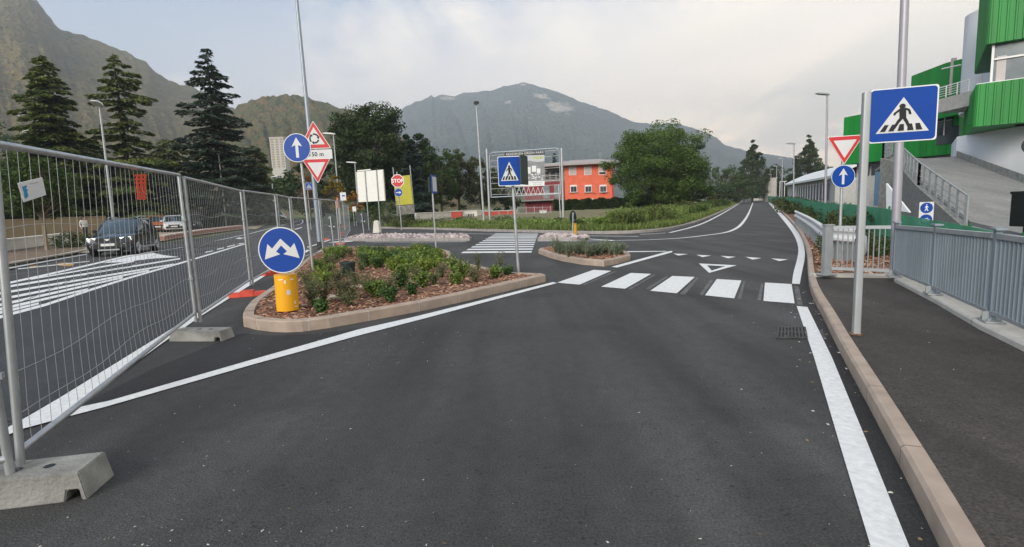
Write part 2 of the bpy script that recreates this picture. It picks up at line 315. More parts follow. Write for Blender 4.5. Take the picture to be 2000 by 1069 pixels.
# ---- painted markings
def mark(name, polys, m='paint', z=.008): return sheet(name, polys, z, M[m])
Lp = [Vector((.95, 1.05, 0))] + pxs([(1700, 1069), (1640, 870), (1590, 700), (1556, 599)]); Rp = [Vector((1.1, 1.0, 0))] + pxs([(1775, 1069), (1695, 870), (1625, 700), (1577, 601)])
mark('edge_line', ribbon(Lp, Rp))
Lp = smooth_line(pxs([(1547, 555), (1549, 535), (1557, 508), (1560, 488), (1556, 470), (1545, 450), (1530, 431), (1512, 409), (1497, 392)])); Rp = smooth_line(pxs([(1562, 556), (1566, 533), (1572, 506), (1572, 487), (1566, 466), (1553, 446), (1536, 426.5), (1515, 405.5), (1499.5, 391.6)]))
mark('edge_line', ribbon(Lp, Rp))
mark('zebra_crossing', [pxs(q) for q in ([(1088, 553), (1132, 557), (1194, 530), (1159, 528)], [(1174, 561), (1221, 565), (1272, 536), (1232, 534)], [(1270, 569), (1322, 574), (1357, 542), (1313, 540)], [(1377, 578), (1434, 584), (1448, 549), (1400, 546)], [(1491, 589), (1552, 594), (1546, 556), (1494, 553)])])
# ghost smears of thinned paint beside the bars
mark('paint_smear', [pxs(q) for q in ([(1136, 557), (1142, 557.5), (1204, 531), (1199, 530.6)], [(1226, 565), (1232, 566), (1281, 537), (1277, 536.5)], [(1262, 564), (1268, 566), (1306, 541), (1301, 540)], [(1328, 574), (1338, 576), (1365, 543), (1361, 542.5)], [(1366, 576), (1372, 578), (1394, 547), (1388, 546)], [(1440, 584), (1448, 585), (1455, 550), (1452, 549.6)], [(1479, 587), (1486, 588), (1491, 553.5), (1487, 553)], [(1558, 596), (1568, 598), (1560, 560), (1551, 560)])], 'paint_grey', .004)
up = pxs([(1080, 552), (945, 586.5), (810, 620), (700, 645), (500, 702), (213, 785), (114, 806)]); lo = pxs([(1088, 554), (955, 589.5), (842, 620), (700, 657), (500, 712), (205, 797), (113, 821)])
mark('boundary_line', ribbon(up, lo), z=.009)
up = pxs([(8, 842), (43, 823), (113, 782), (319, 654), (447, 575), (520, 530), (600, 488.5)]); lo = pxs([(8, 856), (43, 841), (113, 822), (319, 671), (391, 620), (540, 526), (606, 489.5)])
mark('boundary_line', ribbon(up, lo), z=.012)
mark('give_way_teeth', [pxs(q) for q in ([(1315, 496), (1344, 497), (1325, 500)], [(1360, 498.5), (1389, 500), (1372, 503)], [(1407, 500.5), (1437, 502.5), (1422, 505.5)], [(1456, 502.5), (1487, 505), (1470, 508)], [(1506, 505.5), (1539.5, 507.5), (1522, 511)])])
o_ = pxs([(1365, 515.5), (1439, 519), (1385, 534)]); i_ = pxs([(1381, 519), (1416, 521), (1390, 529.5)])
mark('give_way_triangle', [[o_[k], o_[(k + 1) % 3], i_[(k + 1) % 3], i_[k]] for k in range(3)])
mark('splitter_line', [pxs([(1194, 522), (1303, 492.2), (1313, 490.7), (1313, 493.4), (1205, 523.5)])]); mark('splitter_line', [pxs([(1225, 491.6), (1302, 491), (1300, 492.2), (1225, 493.4)])], z=.01)
a0, a1, b0, b1 = pxs([(900, 495.2), (1038, 494), (968, 456.5), (1051, 457)]); pol = []
for i in range(11):
    s, t = i / 10.55, (i + .52) / 10.55; pol.append([a0.lerp(b0, s), a1.lerp(b1, s), a1.lerp(b1, t), a0.lerp(b0, t)])
mark('zebra_crossing', pol)
lines = {'curve': smooth_line(pxs([(1266, 469), (1330, 466), (1380, 460), (1419, 455), (1438, 447), (1448, 439), (1459, 424), (1465, 411), (1471, 395), (1473, 389.6)])), 'edge': smooth_line(pxs([(1308, 455), (1362, 442), (1396, 426), (1429, 407), (1449, 395)])),
         'e2': pxs([(1250, 458.5), (1300, 455.6)]), 'a': pxs([(1050, 471.5), (1140, 471.5), (1266, 469)]), 'b': pxs([(1140, 461), (1247, 462.5)]), 'k': pxs([(705, 461), (765, 455), (860, 456.5), (965, 457.5)]), 'k2': pxs([(714, 473), (820, 473.4), (911, 472.6)]), 'k3': pxs([(655, 468.5), (705, 461)])}
for k, v in lines.items(): mark('lane_line', stroke(v, .17))
mark('splitter_line', [pxs([(1138, 467), (1150, 467), (1205, 470.2), (1195, 471.3)])], z=.011); mark('splitter_line', [pxs([(655, 472), (692, 469.6), (688, 472.6), (640, 475)])], z=.011)
# avenue: hatched area, lane lines, worn marks
def q4(a, b, w0, w1): return pxs([(a[0], a[1] - w0 / 2), (a[0], a[1] + w0 / 2), (b[0], b[1] + w1 / 2), (b[0], b[1] - w1 / 2)])
mark('hatched_area', [q4(a, b, w0, w1) for a, b, w0, w1 in (((-40, 566), (90, 537.5), 4.5, 3.6), ((90, 537.5), (180, 517), 3.6, 3.2), ((180, 517), (247, 501), 3.2, 3), ((247, 501), (300, 492), 3, 2.6),
    ((-40, 632), (22, 614), 7, 6), ((22, 614), (90, 596), 6, 5.2), ((90, 596), (180, 566), 5.2, 4.6), ((180, 566), (247, 545), 4.6, 4), ((247, 545), (358, 513), 4, 3.2), ((358, 513), (500, 470), 3.2, 2.4), ((500, 470), (590, 444.5), 2.4, 1.6))])
mark('hatched_area', [q4(a, b, w0, w1) for a, b, w0, w1 in (((60, 546.5), (262, 511), 2.5, 3), ((0, 563.5), (352, 506), 4.4, 2.6), ((-10, 576), (340, 517), 4.6, 2.8), ((-10, 588), (292, 529), 5, 3.4), ((-15, 600.5), (240, 543), 5.5, 3.4), ((-15, 609), (172, 566), 6, 3.6), ((-20, 617), (76, 594), 6, 4))], z=.012)
mark('hatched_area', [pxs([(200, 515), (250, 503), (298, 494.5), (318, 499), (350, 503), (300, 506), (240, 513)])], z=.016)
for v in ([(-20, 534), (18, 524), (170, 497.5)], [(296, 493.5), (370, 481.5), (440, 467), (500, 454.5), (596, 428)], [(370, 481.5), (430, 478.6), (477, 476.5)], [(580, 440), (590, 437), (592, 432), (588, 427), (577, 424)]): mark('lane_line', stroke(smooth_line(pxs(v), 1), .15), z=.014)
mark('lane_line', [q4(a, b, 2, 1.6) for a, b in (((401, 494), (416, 491)), ((424, 488), (438, 485)), ((444, 483), (459, 479.5)), ((466, 477.6), (480, 474.4)), ((630, 474), (646, 469)), ((600, 484), (620, 478)))], z=.02)
mark('turn_arrow', [pxs([(460, 467), (468, 463.5), (470, 464.8), (490, 464.4), (490, 466), (471, 466.6), (472, 468)])], z=.02)
mark('worn_marking', [[G(128 + 17 * math.cos(t * .45), 517 + 3.4 * math.sin(t * .45)) for t in range(14)], [G(67 + 10 * math.cos(t * .45), 521.5 + 2 * math.sin(t * .45)) for t in range(14)]], 'paint_orange', .006)
mark('worn_marking', [q4((35, 526), (175, 511), 2, 1.6)], 'paint_worn', .009)
# old lighter asphalt strip beside the avenue's far kerb
sheet('old_asphalt', [pxs([(-30, 534), (18, 522), (170, 494), (170, 498), (18, 526.5), (-30, 539)])], .006, M['asphalt_old'])
# ---- kerbs
def offset_in(poly, w):
    n = len(poly); out = []; area = sum(poly[i].x * poly[(i + 1) % n].y - poly[(i + 1) % n].x * poly[i].y for i in range(n)); sg = 1 if area > 0 else -1
    for i in range(n):
        a, b, c = poly[i - 1], poly[i], poly[(i + 1) % n]; d1 = (b - a); d2 = (c - b); d1.z = d2.z = 0; d1.normalize(); d2.normalize()
        n1 = Vector((-d1.y, d1.x, 0)) * sg; n2 = Vector((-d2.y, d2.x, 0)) * sg; m = (n1 + n2); m = m.normalized() if m.length > .2 else n1
        out.append(b + m * w / max(.45, m.dot(n1)))
    return out
def dense(pts, step, closed):
    out = []; n = len(pts)
    for i in range(n if closed else n - 1):
        a, b = pts[i], pts[(i + 1) % n]; k = max(1, int((b - a).length / step))
        out += [a.lerp(b, j / k) for j in range(k)]
    if not closed: out.append(pts[-1])
    return out
def kerb(name, outer, inner, z0, z1, closed, stone=1.0, m='kerb', joint=.022, ch=.018):
    # outer/inner matching polylines; walks the run and lays stones with mortar joints between them
    mb = MB(); n = len(outer); pos = 0; O = []; I = []; K = []
    for i in range(n if closed else n - 1):
        a, b, c, d = outer[i], outer[(i + 1) % n], inner[i], inner[(i + 1) % n]; L = (b - a).length
        if L < 1e-5: continue
        s = 0
        while s < L - 1e-6:
            ph = pos % (stone + joint); nxt = (stone - ph) if ph < stone - 1e-6 else (stone + joint - ph); e = min(L, s + max(nxt, 1e-3))
            O.append(a.lerp(b, s / L)); I.append(c.lerp(d, s / L)); K.append(0 if ph < stone - 1e-6 else 1); pos += e - s; s = e
    if not closed: O.append(outer[-1]); I.append(inner[-1])
    k = len(O)
    for i in range(k if closed else k - 1):
        a, b, c, d = O[i], O[(i + 1) % k], I[i], I[(i + 1) % k]; g = 0 if K[i] == 0 else -.004
        ua = (c - a).normalized(); ub = (d - b).normalized()
        def P_(p, z): return (p.x, p.y, z + gz(p.x, p.y))
        r0 = [P_(a - ua * g, z0), P_(a - ua * g, z1 - ch), P_(a + ua * ch, z1 + g), P_(c, z1 + g), P_(c, z0)]
        r1 = [P_(b - ub * g, z0), P_(b - ub * g, z1 - ch), P_(b + ub * ch, z1 + g), P_(d, z1 + g), P_(d, z0)]
        mb.add(r0 + r1, [(j, j + 1, j + 6, j + 5) for j in range(4)] + ([(0, 1, 2, 3, 4), (9, 8, 7, 6, 5)] if not closed and i in (0, k - 2) else []), K[i])
    return struct(mb.build(name, [M[m], M['mortar']], fix=True))
def soil_sheet(name, poly, z, m, amp=.03, step=.12, kind='structure'):
    bm = bmesh.new(); vs = [bm.verts.new((p.x, p.y, 0)) for p in poly]; bm.faces.new(vs)
    xs = [p.x for p in poly]; ys = [p.y for p in poly]
    nx = int((max(xs) - min(xs)) / step); ny = int((max(ys) - min(ys)) / step)
    for i in range(1, nx): bmesh.ops.bisect_plane(bm, geom=bm.verts[:] + bm.edges[:] + bm.faces[:], plane_co=(min(xs) + i * step, 0, 0), plane_no=(1, 0, 0))
    for i in range(1, ny): bmesh.ops.bisect_plane(bm, geom=bm.verts[:] + bm.edges[:] + bm.faces[:], plane_co=(0, min(ys) + i * step, 0), plane_no=(0, 1, 0))
    for v in bm.verts:
        edge = len(v.link_edges) < 4
        v.co.z = z + (0 if edge else random.uniform(-amp, amp) + amp * .8) + gz(v.co.x, v.co.y)
    bmesh.ops.recalc_face_normals(bm, faces=bm.faces)
    for f in bm.faces:
        if f.normal.z < 0: f.normal_flip()
        f.smooth = True
    me = bpy.data.meshes.new(name); bm.to_mesh(me); bm.free(); me.materials.append(m); o = link(name, me); o['kind'] = kind; return o
def inside(p, poly):
    c = False; n = len(poly); j = n - 1
    for i in range(n):
        if (poly[i].y > p[1]) != (poly[j].y > p[1]) and p[0] < (poly[j].x - poly[i].x) * (p[1] - poly[i].y) / (poly[j].y - poly[i].y) + poly[i].x: c = not c
        j = i
    return c
def rand_in(poly, n, margin_poly=None):
    xs = [p.x for p in poly]; ys = [p.y for p in poly]; out = []
    while len(out) < n:
        p = (random.uniform(min(xs), max(xs)), random.uniform(min(ys), max(ys)))
        if inside(p, poly): out.append(p)
    return out
H1 = .15
isl1 = pxs([(1066, 551), (960, 576), (910, 588.5), (820, 608.5), (743, 623), (644, 641), (591, 648), (560, 649.5), (532, 648.5), (499, 644.5), (484, 640)]) + pxs([(474, 618), (475, 609), (480, 599), (490, 587), (537, 555), (600, 503), (632, 484), (700, 481.5), (790, 482), (862, 486), (879, 490.5), (882, 504), (908, 513.5), (954, 523), (1010, 532)], H1) + [Vector((.60, 10.47, 0))]
for p in isl1: p.z = 0
in1 = offset_in(isl1, .14); kerb('island_kerb', isl1, in1, -.02, H1, True, .8)
soil_sheet('island_mulch', in1, H1 - .05, M['mulch'], .028, .10)
isl2 = pxs([(1052, 496), (1075, 504.5), (1100, 511), (1138, 517.5), (1180, 521), (1206, 516), (1232, 508.5)]) + pxs([(1228, 492), (1200, 484), (1150, 478), (1090, 480)], H1) + [Vector((.93, 16.9, 0))]
for p in isl2: p.z = 0
in2 = offset_in(isl2, .14); kerb('island_kerb', isl2, in2, -.02, H1, True, .7); soil_sheet('island_mulch', in2, H1 - .05, M['mulch'], .03, .12)
def gravel_island(pts, back, nst):
    isl = pxs(pts) + pxs(back, H1)
    for p in isl: p.z = 0
    i_ = offset_in(isl, .18); kerb('island_kerb', isl, i_, -.02, H1, True, 1.0, 'kerb_grey'); soil_sheet('gravel_bed', i_, H1 - .04, M['gravel_dark'], .03, .3)
    mb = MB()
    for x, y in rand_in(i_, nst):
        s = random.uniform(.08, .19); vs = []; A = Matrix.Rotation(random.uniform(0, 6), 3, 'Z')
        for vx in ((1, 0, 0), (0, 1, 0), (-1, 0, 0), (0, -1, 0), (0, 0, 1), (.6, .6, .55), (-.6, .6, .6), (-.6, -.6, .55), (.6, -.6, .6)):
            q = A @ Vector(vx); vs.append((x + q.x * s * random.uniform(.8, 1.2), y + q.y * s * random.uniform(.8, 1.2), H1 - .03 + q.z * s * random.uniform(.7, 1.1)))
        mb.add(vs, [(0, 1, 5), (1, 2, 6), (2, 3, 7), (3, 0, 8), (5, 1, 6), (6, 2, 7), (7, 3, 8), (8, 0, 5), (5, 6, 4), (6, 7, 4), (7, 8, 4), (8, 5, 4)], random.choice((0, 0, 1)))
    struct(mb.build('gravel', [M['gravel'], M['gravel_dark']], fix=True), 'stuff')
gravel_island([(672, 471.5), (760, 471.6), (850, 471.4), (917, 470.6)], [(921, 463), (909, 459.5), (800, 458), (708, 459.5), (680, 463.5)], 700)
gravel_island([(1050, 471), (1098, 471.3), (1139, 470.3)], [(1137, 464), (1125, 460.5), (1062, 460), (1050, 464)], 260)
# right kerb and footway
H2 = .13
kr = [p.copy() for p in kerbR if p.y > -6][:-1]
inn = []
for i, p in enumerate(kr):
    d = (kr[min(i + 1, len(kr) - 1)] - kr[max(i - 1, 0)]).normalized(); inn.append(p + Vector((d.y, -d.x, 0)) * .098)
kerb('road_kerb', kr, inn, -.02, H2, False, 1.0, joint=.006)
base_out = [Vector((5.3, 1.0, 0)), Vector((4.95, 4.2, 0))] + pxs([(2000, 686), (1911, 642), (1830, 594), (1746, 550)], H2)
for p in base_out: p.z = 0
gl = G(1590, 541, H2); gr = G(1742, 543, H2)
ins = [p for p in inn if p.y < gl.y]
sheet('footway', [[(p.x, p.y) for p in ins] + [(gl.x, gl.y), (gr.x, gr.y)] + [(p.x, p.y) for p in base_out[::-1]] + [(5.3, -6)]], H2 - .005, M['asphalt_walk'])
base_in = [p + Vector((.42, .12, 0)) for p in base_out]
kerb('wall_base', base_out[::-1], base_in[::-1], -.02, H2 + .06, False, 3.0, 'concrete_light')
kerb('gate_sill', [Vector((gl.x, gl.y, 0)), Vector((gr.x, gr.y, 0))], [Vector((gl.x, gl.y + .14, 0)), Vector((gr.x, gr.y + .14, 0))], -.02, H2 + .05, False, 3.0, 'concrete_light')
# planted strip behind the right kerb
strip = [p for p in inn if gl.y < p.y < 120]
soil_sheet('planting_strip', [Vector((gl.x, gl.y + .15, 0))] + strip + [p + Vector((3.2, -1.5, 0)) for p in strip[::-1]] + [Vector((gr.x + .6, gr.y + .15, 0))], .06, M['mulch'], .04, 1.2)
# far kerb and the rough verge behind it
vk = dense(verge_line, 1.2, False); vi = []
for i, p in enumerate(vk):
    d = (vk[min(i + 1, len(vk) - 1)] - vk[max(i - 1, 0)]).normalized(); vi.append(p + Vector((d.y, -d.x, 0)) * .16)
kerb('road_kerb', vk, vi, -.02, .14, False, 1.0, 'kerb_grey')
def strip_mesh(name, rows, m, noise=.06):
    mb = MB(); n = len(rows[0]); vs = []
    for r in rows: vs += [(p.x, p.y, p.z + random.uniform(-noise, noise)) for p in r]
    mb.add(vs, [(i * n + j, i * n + j + 1, (i + 1) * n + j + 1, (i + 1) * n + j) for i in range(len(rows) - 1) for j in range(n - 1)])
    return struct(mb.build(name, m, smooth=True))
def vrow(d, z):
    out = []
    for i, p in enumerate(vk):
        t = (vk[min(i + 3, len(vk) - 1)] - vk[max(i - 3, 0)]).normalized(); q = p + Vector((t.y, -t.x, 0)) * d
        if q.y < p.y - .5: q = Vector((p.x, p.y + d * .5, 0))
        out.append(Vector((q.x, q.y, z + gz(q.x, q.y))))
    return out
strip_mesh('verge', [vrow(.15, .12), vrow(1.2, .16), vrow(2.5, .24), vrow(4.5, .34)], M['dry'], .04)
# ================================================================== temporary mesh fence
def fence_panel(b0, b1, t0, t1, label, wires_v=32, lean=0):
    # b0,b1 feet of the two uprights, t0,t1 their tops
    root = thing('mesh_fence', label, 'fence', b0, 'galvanised mesh fences along the avenue')
    b0, b1, t0, t1 = map(Vector, (b0, b1, t0, t1)); g = M['galv']
    for b, t in ((b0, t0), (b1, t1)): MB().tube([b, t], .021, 12).build('upright', g, root, True)
    d = (t1 - t0).normalized(); MB().tube([t0 - d * .02, t1 + d * .02], .021, 12).build('top_rail', g, root, True)
    l0 = b0.lerp(t0, .06); l1 = b1.lerp(t1, .06); MB().tube([l0, l1], .021, 12).build('bottom_rail', g, root, True)
    mb = MB(); r = .0017; nrm = (b1 - b0).cross(Vector((0, 0, 1))).normalized()
    def pt(u, v):                           # slightly bulged infill
        p = b0.lerp(b1, u).lerp(t0.lerp(t1, u), v); bul = .05 * math.sin(math.pi * u) * math.sin(math.pi * min(1, v * 1.1)) * (1 - v)
        return p - nrm * bul
    for i in range(1, wires_v):
        u = i / wires_v; mb.tube([pt(u + random.uniform(-.002, .002), v) for v in (.062, .2, .4, .6, .8, .995)], r, 5, caps=False)
    for v in (.09, .145, .33, .40, .71, .77) if False else (.16, .30, .52, .74):
        mb.tube([pt(u / 14, v + .012 * math.sin(u * .9 + v * 9)) for u in range(15)], r * 1.25, 5, caps=False)
    mb.build('wire_mesh', g, root, True)
    for v in (.3, .7): MB().box(b1.lerp(t1, v), (.075, .05, .03), math.atan2(d.y, d.x)).build('coupler', M['galv_dull'], root)
    return root
FB = [G(385, 645), G(490, 567), G(551, 531), G(577, 520), G(632, 503), G(664, 491)]
p0 = G(42, 918, .13); t0 = at(-14, 280, 2.93); t1 = Vector((FB[0].x, FB[0].y, Zof(FB[0], 342)))
P1 = FB[0] + Vector((0, 0, .12))
fence_panel(p0, P1, t0, t1, 'nearest full mesh fence panel, with the white notice and orange netting tied to it', 34)
q1 = G(22, 935, .13); q0 = q1 + Vector((-2.9, -1.7, 0)); fence_panel(q0, q1, q0 + Vector((0, 0, 1.95)), q1 + Vector((0, 0, 1.93)), 'mesh fence panel of which only a corner shows above the big concrete block', 30)
def up_(b, py): return Vector((b.x, b.y, Zof(b, py)))
tops = [342, 373, 381, 386, 389.5, 392]; seq = ['mesh fence panel between the second concrete block and the first red foot', 'short receding mesh panel behind the yellow bollard', 'narrow mesh fence panel just left of the leaning blue arrow sign post', 'mesh fence panel passing behind the tall lamp pole with the triangles', 'far mesh fence panel beside the dark round sign back']
for i in range(5):
    a = FB[i] + Vector((.03, .05, .1)); b = FB[i + 1] + Vector((0, 0, .1)); n = max(14, int((b - a).length / .11))
    fence_panel(a, b, up_(a, tops[i] if i else 347), up_(b, tops[i + 1]), seq[i], min(n, 40))
a = FB[5] + Vector((.05, .05, .1)); b = G(684, 452, .1); fence_panel(a, b, a + Vector((0, 0, 2)), b + Vector((0, 0, 2)), 'farthest mesh fence panel, running away past the orange marker', 60)
# feet
def concrete_foot(c, ang, L, W_, Hh, label):
    root = thing('fence_block', label, 'fence block', c, 'concrete feet of the mesh fence')
    A = Matrix.Rotation(ang, 3, 'Z'); c = Vector(c); mb = MB(); h = Hh; w = W_ / 2; l = L / 2
    prof = [(-l, 0), (-l + .02, h), (l - .03, h), (l, 0), (l - .03, 0), (l - .04, h * .4), (l - .10, h * .4), (l - .11, 0)]
    vs = [c + A @ Vector((x, y * (1 if z < .01 else .95), z)) for y in (-w, w) for x, z in prof]; n = len(prof)
    mb.add(vs, [tuple(range(n - 1, -1, -1)), tuple(range(n, 2 * n))] + [(i, (i + 1) % n, n + (i + 1) % n, n + i) for i in range(n)])
    mb.build('body', M['concrete'], root, bevel=.006)
    for x in (-.03 * L, .18 * L): MB().lathe([(.026, .001), (.026, .003)], c + A @ Vector((x, 0, h)), 16).build('socket_shade_disc', M['black'], root)  # flat black discs painted for the shade inside the post holes
    return root
bl = G(190, 945) - G(160, 980); A0, A1 = G(0, 1000), G(160, 980)
dv = (A1 - A0).normalized(); ang = math.atan2(dv.y, dv.x)
cc = A1 - dv * .36 + Vector((-dv.y, dv.x, 0)) * .15
concrete_foot(cc, ang, .76, .27, .16, 'big grey concrete fence block at the lower left corner')
A0, A1 = G(325, 668), G(437, 668); dv = (A1 - A0).normalized(); cc = (A0 + A1) / 2 + Vector((-dv.y, dv.x, 0)) * .13
concrete_foot(cc, math.atan2(dv.y, dv.x), .74, .24, .13, 'second concrete fence block, near the rounded tip of the planted island')
A0 = G(672, 497); concrete_foot(A0 + Vector((-.3, .3, 0)), .3, .8, .26, .13, 'small far concrete fence block behind the island plants, below the dark round sign back')
def red_foot(a, b, label):
    d = b - a; L = d.length; c = (a + b) / 2; ang = math.atan2(d.y, d.x); A = Matrix.Rotation(ang, 3, 'Z'); mb = MB()
    for x0, x1, h in ((-L / 2, -L * .18, .085), (-L * .18, L * .18, .12), (L * .18, L / 2, .085)):
        vs = [c + A @ Vector((x, y * k, z)) for z, k in ((0, 1), (h, .8)) for x, y in ((x0, -.1), (x1, -.1), (x1, .1), (x0, .1))]
        mb.add(vs, [(3, 2, 1, 0), (4, 5, 6, 7), (0, 1, 5, 4), (1, 2, 6, 5), (2, 3, 7, 6), (3, 0, 4, 7)])
    return tag(mb.build('plastic_fence_block', M['red_plastic'], bevel=.006), label, 'fence block', 'red plastic blocks under the mesh fence')
red_foot(G(448, 582), G(520, 576), 'long red plastic fence foot left of the yellow bollard')
red_foot(G(514, 540), G(545, 535), 'red plastic fence foot half hidden behind the blue two-arrow sign')
for a, b, l in (((656, 478), (674, 477), 'nearest of the small far red fence feet'), ((662, 462), (670, 461.5), 'middle red fence foot under the orange marker'), ((664, 457), (673, 456.5), 'red fence foot right behind the middle one'), ((668, 444), (676, 443.5), 'farthest small red fence foot on the avenue'), ((632, 470), (642, 469.5), 'faded red fence foot beside the tall lamp pole')): red_foot(G(*a), G(*b), l)
# notice and netting tied to the near panel
def on_fence(px, py):
    n = (P1 - p0).cross(t0 - p0).normalized(); return on_plane(px, py, lambda p: (p - (p0 + n * 0)).dot(n))
n_f = (P1 - p0).cross(t0 - p0).normalized(); n_f = n_f if n_f.y < 0 or n_f.x > 0 else -n_f
if (Vector(_c) - p0).dot(n_f) < 0: n_f = -n_f
def fplate(pxp, o0, o1, name, m, parent=None):
    vs = [on_fence(*p) + n_f * o for o in (o0, o1) for p in pxp]; n = len(pxp)
    return MB().add(vs, [tuple(range(n - 1, -1, -1)), tuple(range(n, 2 * n))] + [(i, (i + 1) % n, n + (i + 1) % n, n + i) for i in range(n)]).build(name, m, parent)
nt_ = fplate([(31, 358), (78, 347), (86, 381), (43, 395)], .006, .012, 'notice', M['paper']); tag(nt_, 'tilted white notice card with a blue figure, tied to the near fence panel', 'notice')
fplate([(38, 365), (46, 362), (47, 366), (44, 368), (49, 371), (47, 375), (50, 382), (46, 388), (43, 386), (42, 377)], .0125, .0145, 'emblem', M['logo_blue'], nt_)
fplate([(52, 359), (70, 355.5), (70.4, 357), (52.4, 360.5)], .0125, .0135, 'print_line', M['print_grey'], nt_)
mb = MB()                                   # orange netting scrap: straps with holes
def fq(pts, a, b):
    vs = [on_fence(*p) + n_f * o for o in (a, b) for p in pts]; mb.add(vs, [(3, 2, 1, 0), (4, 5, 6, 7), (0, 1, 5, 4), (1, 2, 6, 5), (2, 3, 7, 6), (3, 0, 4, 7)])
for i in range(7):
    y = 341 + i * 7.4; sx = i * .9; fq([(262 + sx, y), (283 + sx * .3, y - .5), (283 + sx * .3, y + 3.6), (262 + sx, y + 4.2)], .006, .010)
for k in range(3):
    x = 262.5 + k * 8.2; fq([(x, 341), (x + 4, 340.6), (x + 6.5 - k * 2, 390), (x + 3 - k * 1.6, 391)], .011, .014)
tag(mb.build('netting', M['netting']), 'torn strip of orange plastic netting hanging on the near fence panel', 'netting')
# ================================================================== traffic signs
def arrow_up(s): return [(-.055 * s, -.36 * s), (.055 * s, -.36 * s), (.055 * s, .10 * s), (.20 * s, .04 * s), (0, .38 * s), (-.20 * s, .04 * s), (-.055 * s, .10 * s)]
def rotp(p, a): c, s_ = math.cos(a), math.sin(a); return [(x * c - y * s_, x * s_ + y * c) for x, y in p]
def tri(w, flip=False, r=.0):
    h = w * .866; p = [(0, h * .6), (-w / 2, -h * .4), (w / 2, -h * .4)]
    if flip: p = [(x, -y) for x, y in p]
    return rpoly(p, r) if r else p
def man_parts(w):
    P_ = [circle(.046, 18, (-.012, .152)), seg((-.008, .095), (.0, -.05), .10), seg((-.05, .088), (.035, .088), .05), seg((-.03, .105), (-.115, .03), .036), seg((-.115, .03), (-.125, .0), .034), seg((.02, .105), (.085, .075), .036), seg((.085, .075), (.105, .0), .034), seg((-.005, -.04), (-.065, -.13), .05), seg((-.065, -.13), (-.125, -.245), .044), seg((.01, -.04), (.055, -.13), .05), seg((.055, -.13), (.10, -.235), .044), seg((-.125, -.245), (-.155, -.235), .03), seg((.10, -.235), (.125, -.25), .03)]
    for x, sk in ((-.27, .04), (-.145, .025), (-.01, 0), (.13, -.025), (.255, -.04)):
        P_.append([(x - .045 - .012, -.295), (x + .033 - .012 * (sk > 0), -.295), (x + .030 + sk, -.175), (x - .03 + sk, -.175)])
    return [[(x * w, y * w) for x, y in p] for p in P_]
def symbol(root, fr, polys, m, name, d0=.0035, part=None):
    mb = MB()
    for i, p in enumerate(polys): mb.plate(p, fr, d0, d0 + .0012 + .0003 * i)
    return mb.build(name, m, part or root)
def disc_sign(root, c, yaw, r, kind, rough_back='sign_back'):
    fr = frame(c, yaw); bk = MB().plate(circle(r), fr, -.018, 0).build('plate', M['galv_dull'], root); 
    MB().plate(circle(r * .995), fr, .0006, .002).build('rim', M['white'], bk); MB().plate(circle(r * .955), fr, .0026, .0036).build('face', M['blue'], bk)
    if kind == 'up': symbol(root, fr, [arrow_up(r * 1.9)], M['signwhite'], 'arrow', .0042, bk)
    if kind == 'right': symbol(root, fr, [rotp(arrow_up(r * 1.9), -math.pi / 2)], M['signwhite'], 'arrow', .0042, bk)
    if kind == 'both':
        # two arrows leaving a common peak towards lower left and lower right
        q = []
        for s_ in (-1, 1):
            q += [[(0, .50 * r), (s_ * .40 * r, .08 * r), (s_ * .24 * r, -.06 * r), (0, .21 * r)], [(s_ * .575 * r, .29 * r), (s_ * .745 * r, -.37 * r), (s_ * .07 * r, -.17 * r), (s_ * .235 * r, -.055 * r), (s_ * .40 * r, .09 * r)]]
        q = [p if i < 2 else p for i, p in enumerate(q)]
        symbol(root, fr, q, M['signwhite'], 'arrows', .0042, bk)
    return fr
def tri_sign(root, c, yaw, w, flip, part='plate'):
    fr = frame(c, yaw); bk = MB().plate(tri(w, flip, w * .05), fr, -.018, 0).build(part, M['galv_dull'], root)
    MB().plate(tri(w * .99, flip, w * .05), fr, .0006, .0018).build('rim', M['white'], bk)
    MB().plate(tri(w * .94, flip, w * .04), fr, .0024, .0034).build('red_border', M['red'], bk); MB().plate(tri(w * .62, flip, w * .01), fr, .004, .005).build('face', M['signwhite'], bk)
    return fr, bk
def crossing_sign(root, c, yaw, w, h=None, part='plate'):
    h = h or w; fr = frame(c, yaw); bk = MB().plate(rrect(w, h, .02), fr, -.02, 0).build(part, M['galv_dull'], root)
    MB().plate(rrect(w * .995, h * .995, .03), fr, .0006, .002).build('rim', M['white'], bk); MB().plate(rrect(w * .955, h * .955, .03), fr, .0026, .0036).build('face', M['blue'], bk)
    MB().plate([(0, .315 * h), (-.385 * w, -.325 * h), (.385 * w, -.325 * h)], fr, .0042, .0054).build('triangle', M['signwhite'], bk)
    mb = MB()
    for i, p in enumerate(man_parts(1)): mb.plate([(x * w, y * h) for x, y in p], fr, .006, .0072 + .0002 * i)
    mb.build('walking_figure', M['black'], bk); return fr
def post(root, b, ztop, r=.03, m='galv', name='post', lean=None):
    t = Vector((b[0], b[1], ztop)) + (lean or Vector((0, 0, 0))); return MB().tube([Vector(b) - Vector((0, 0, .03)), t], r, 14).build(name, M[m], root, True)
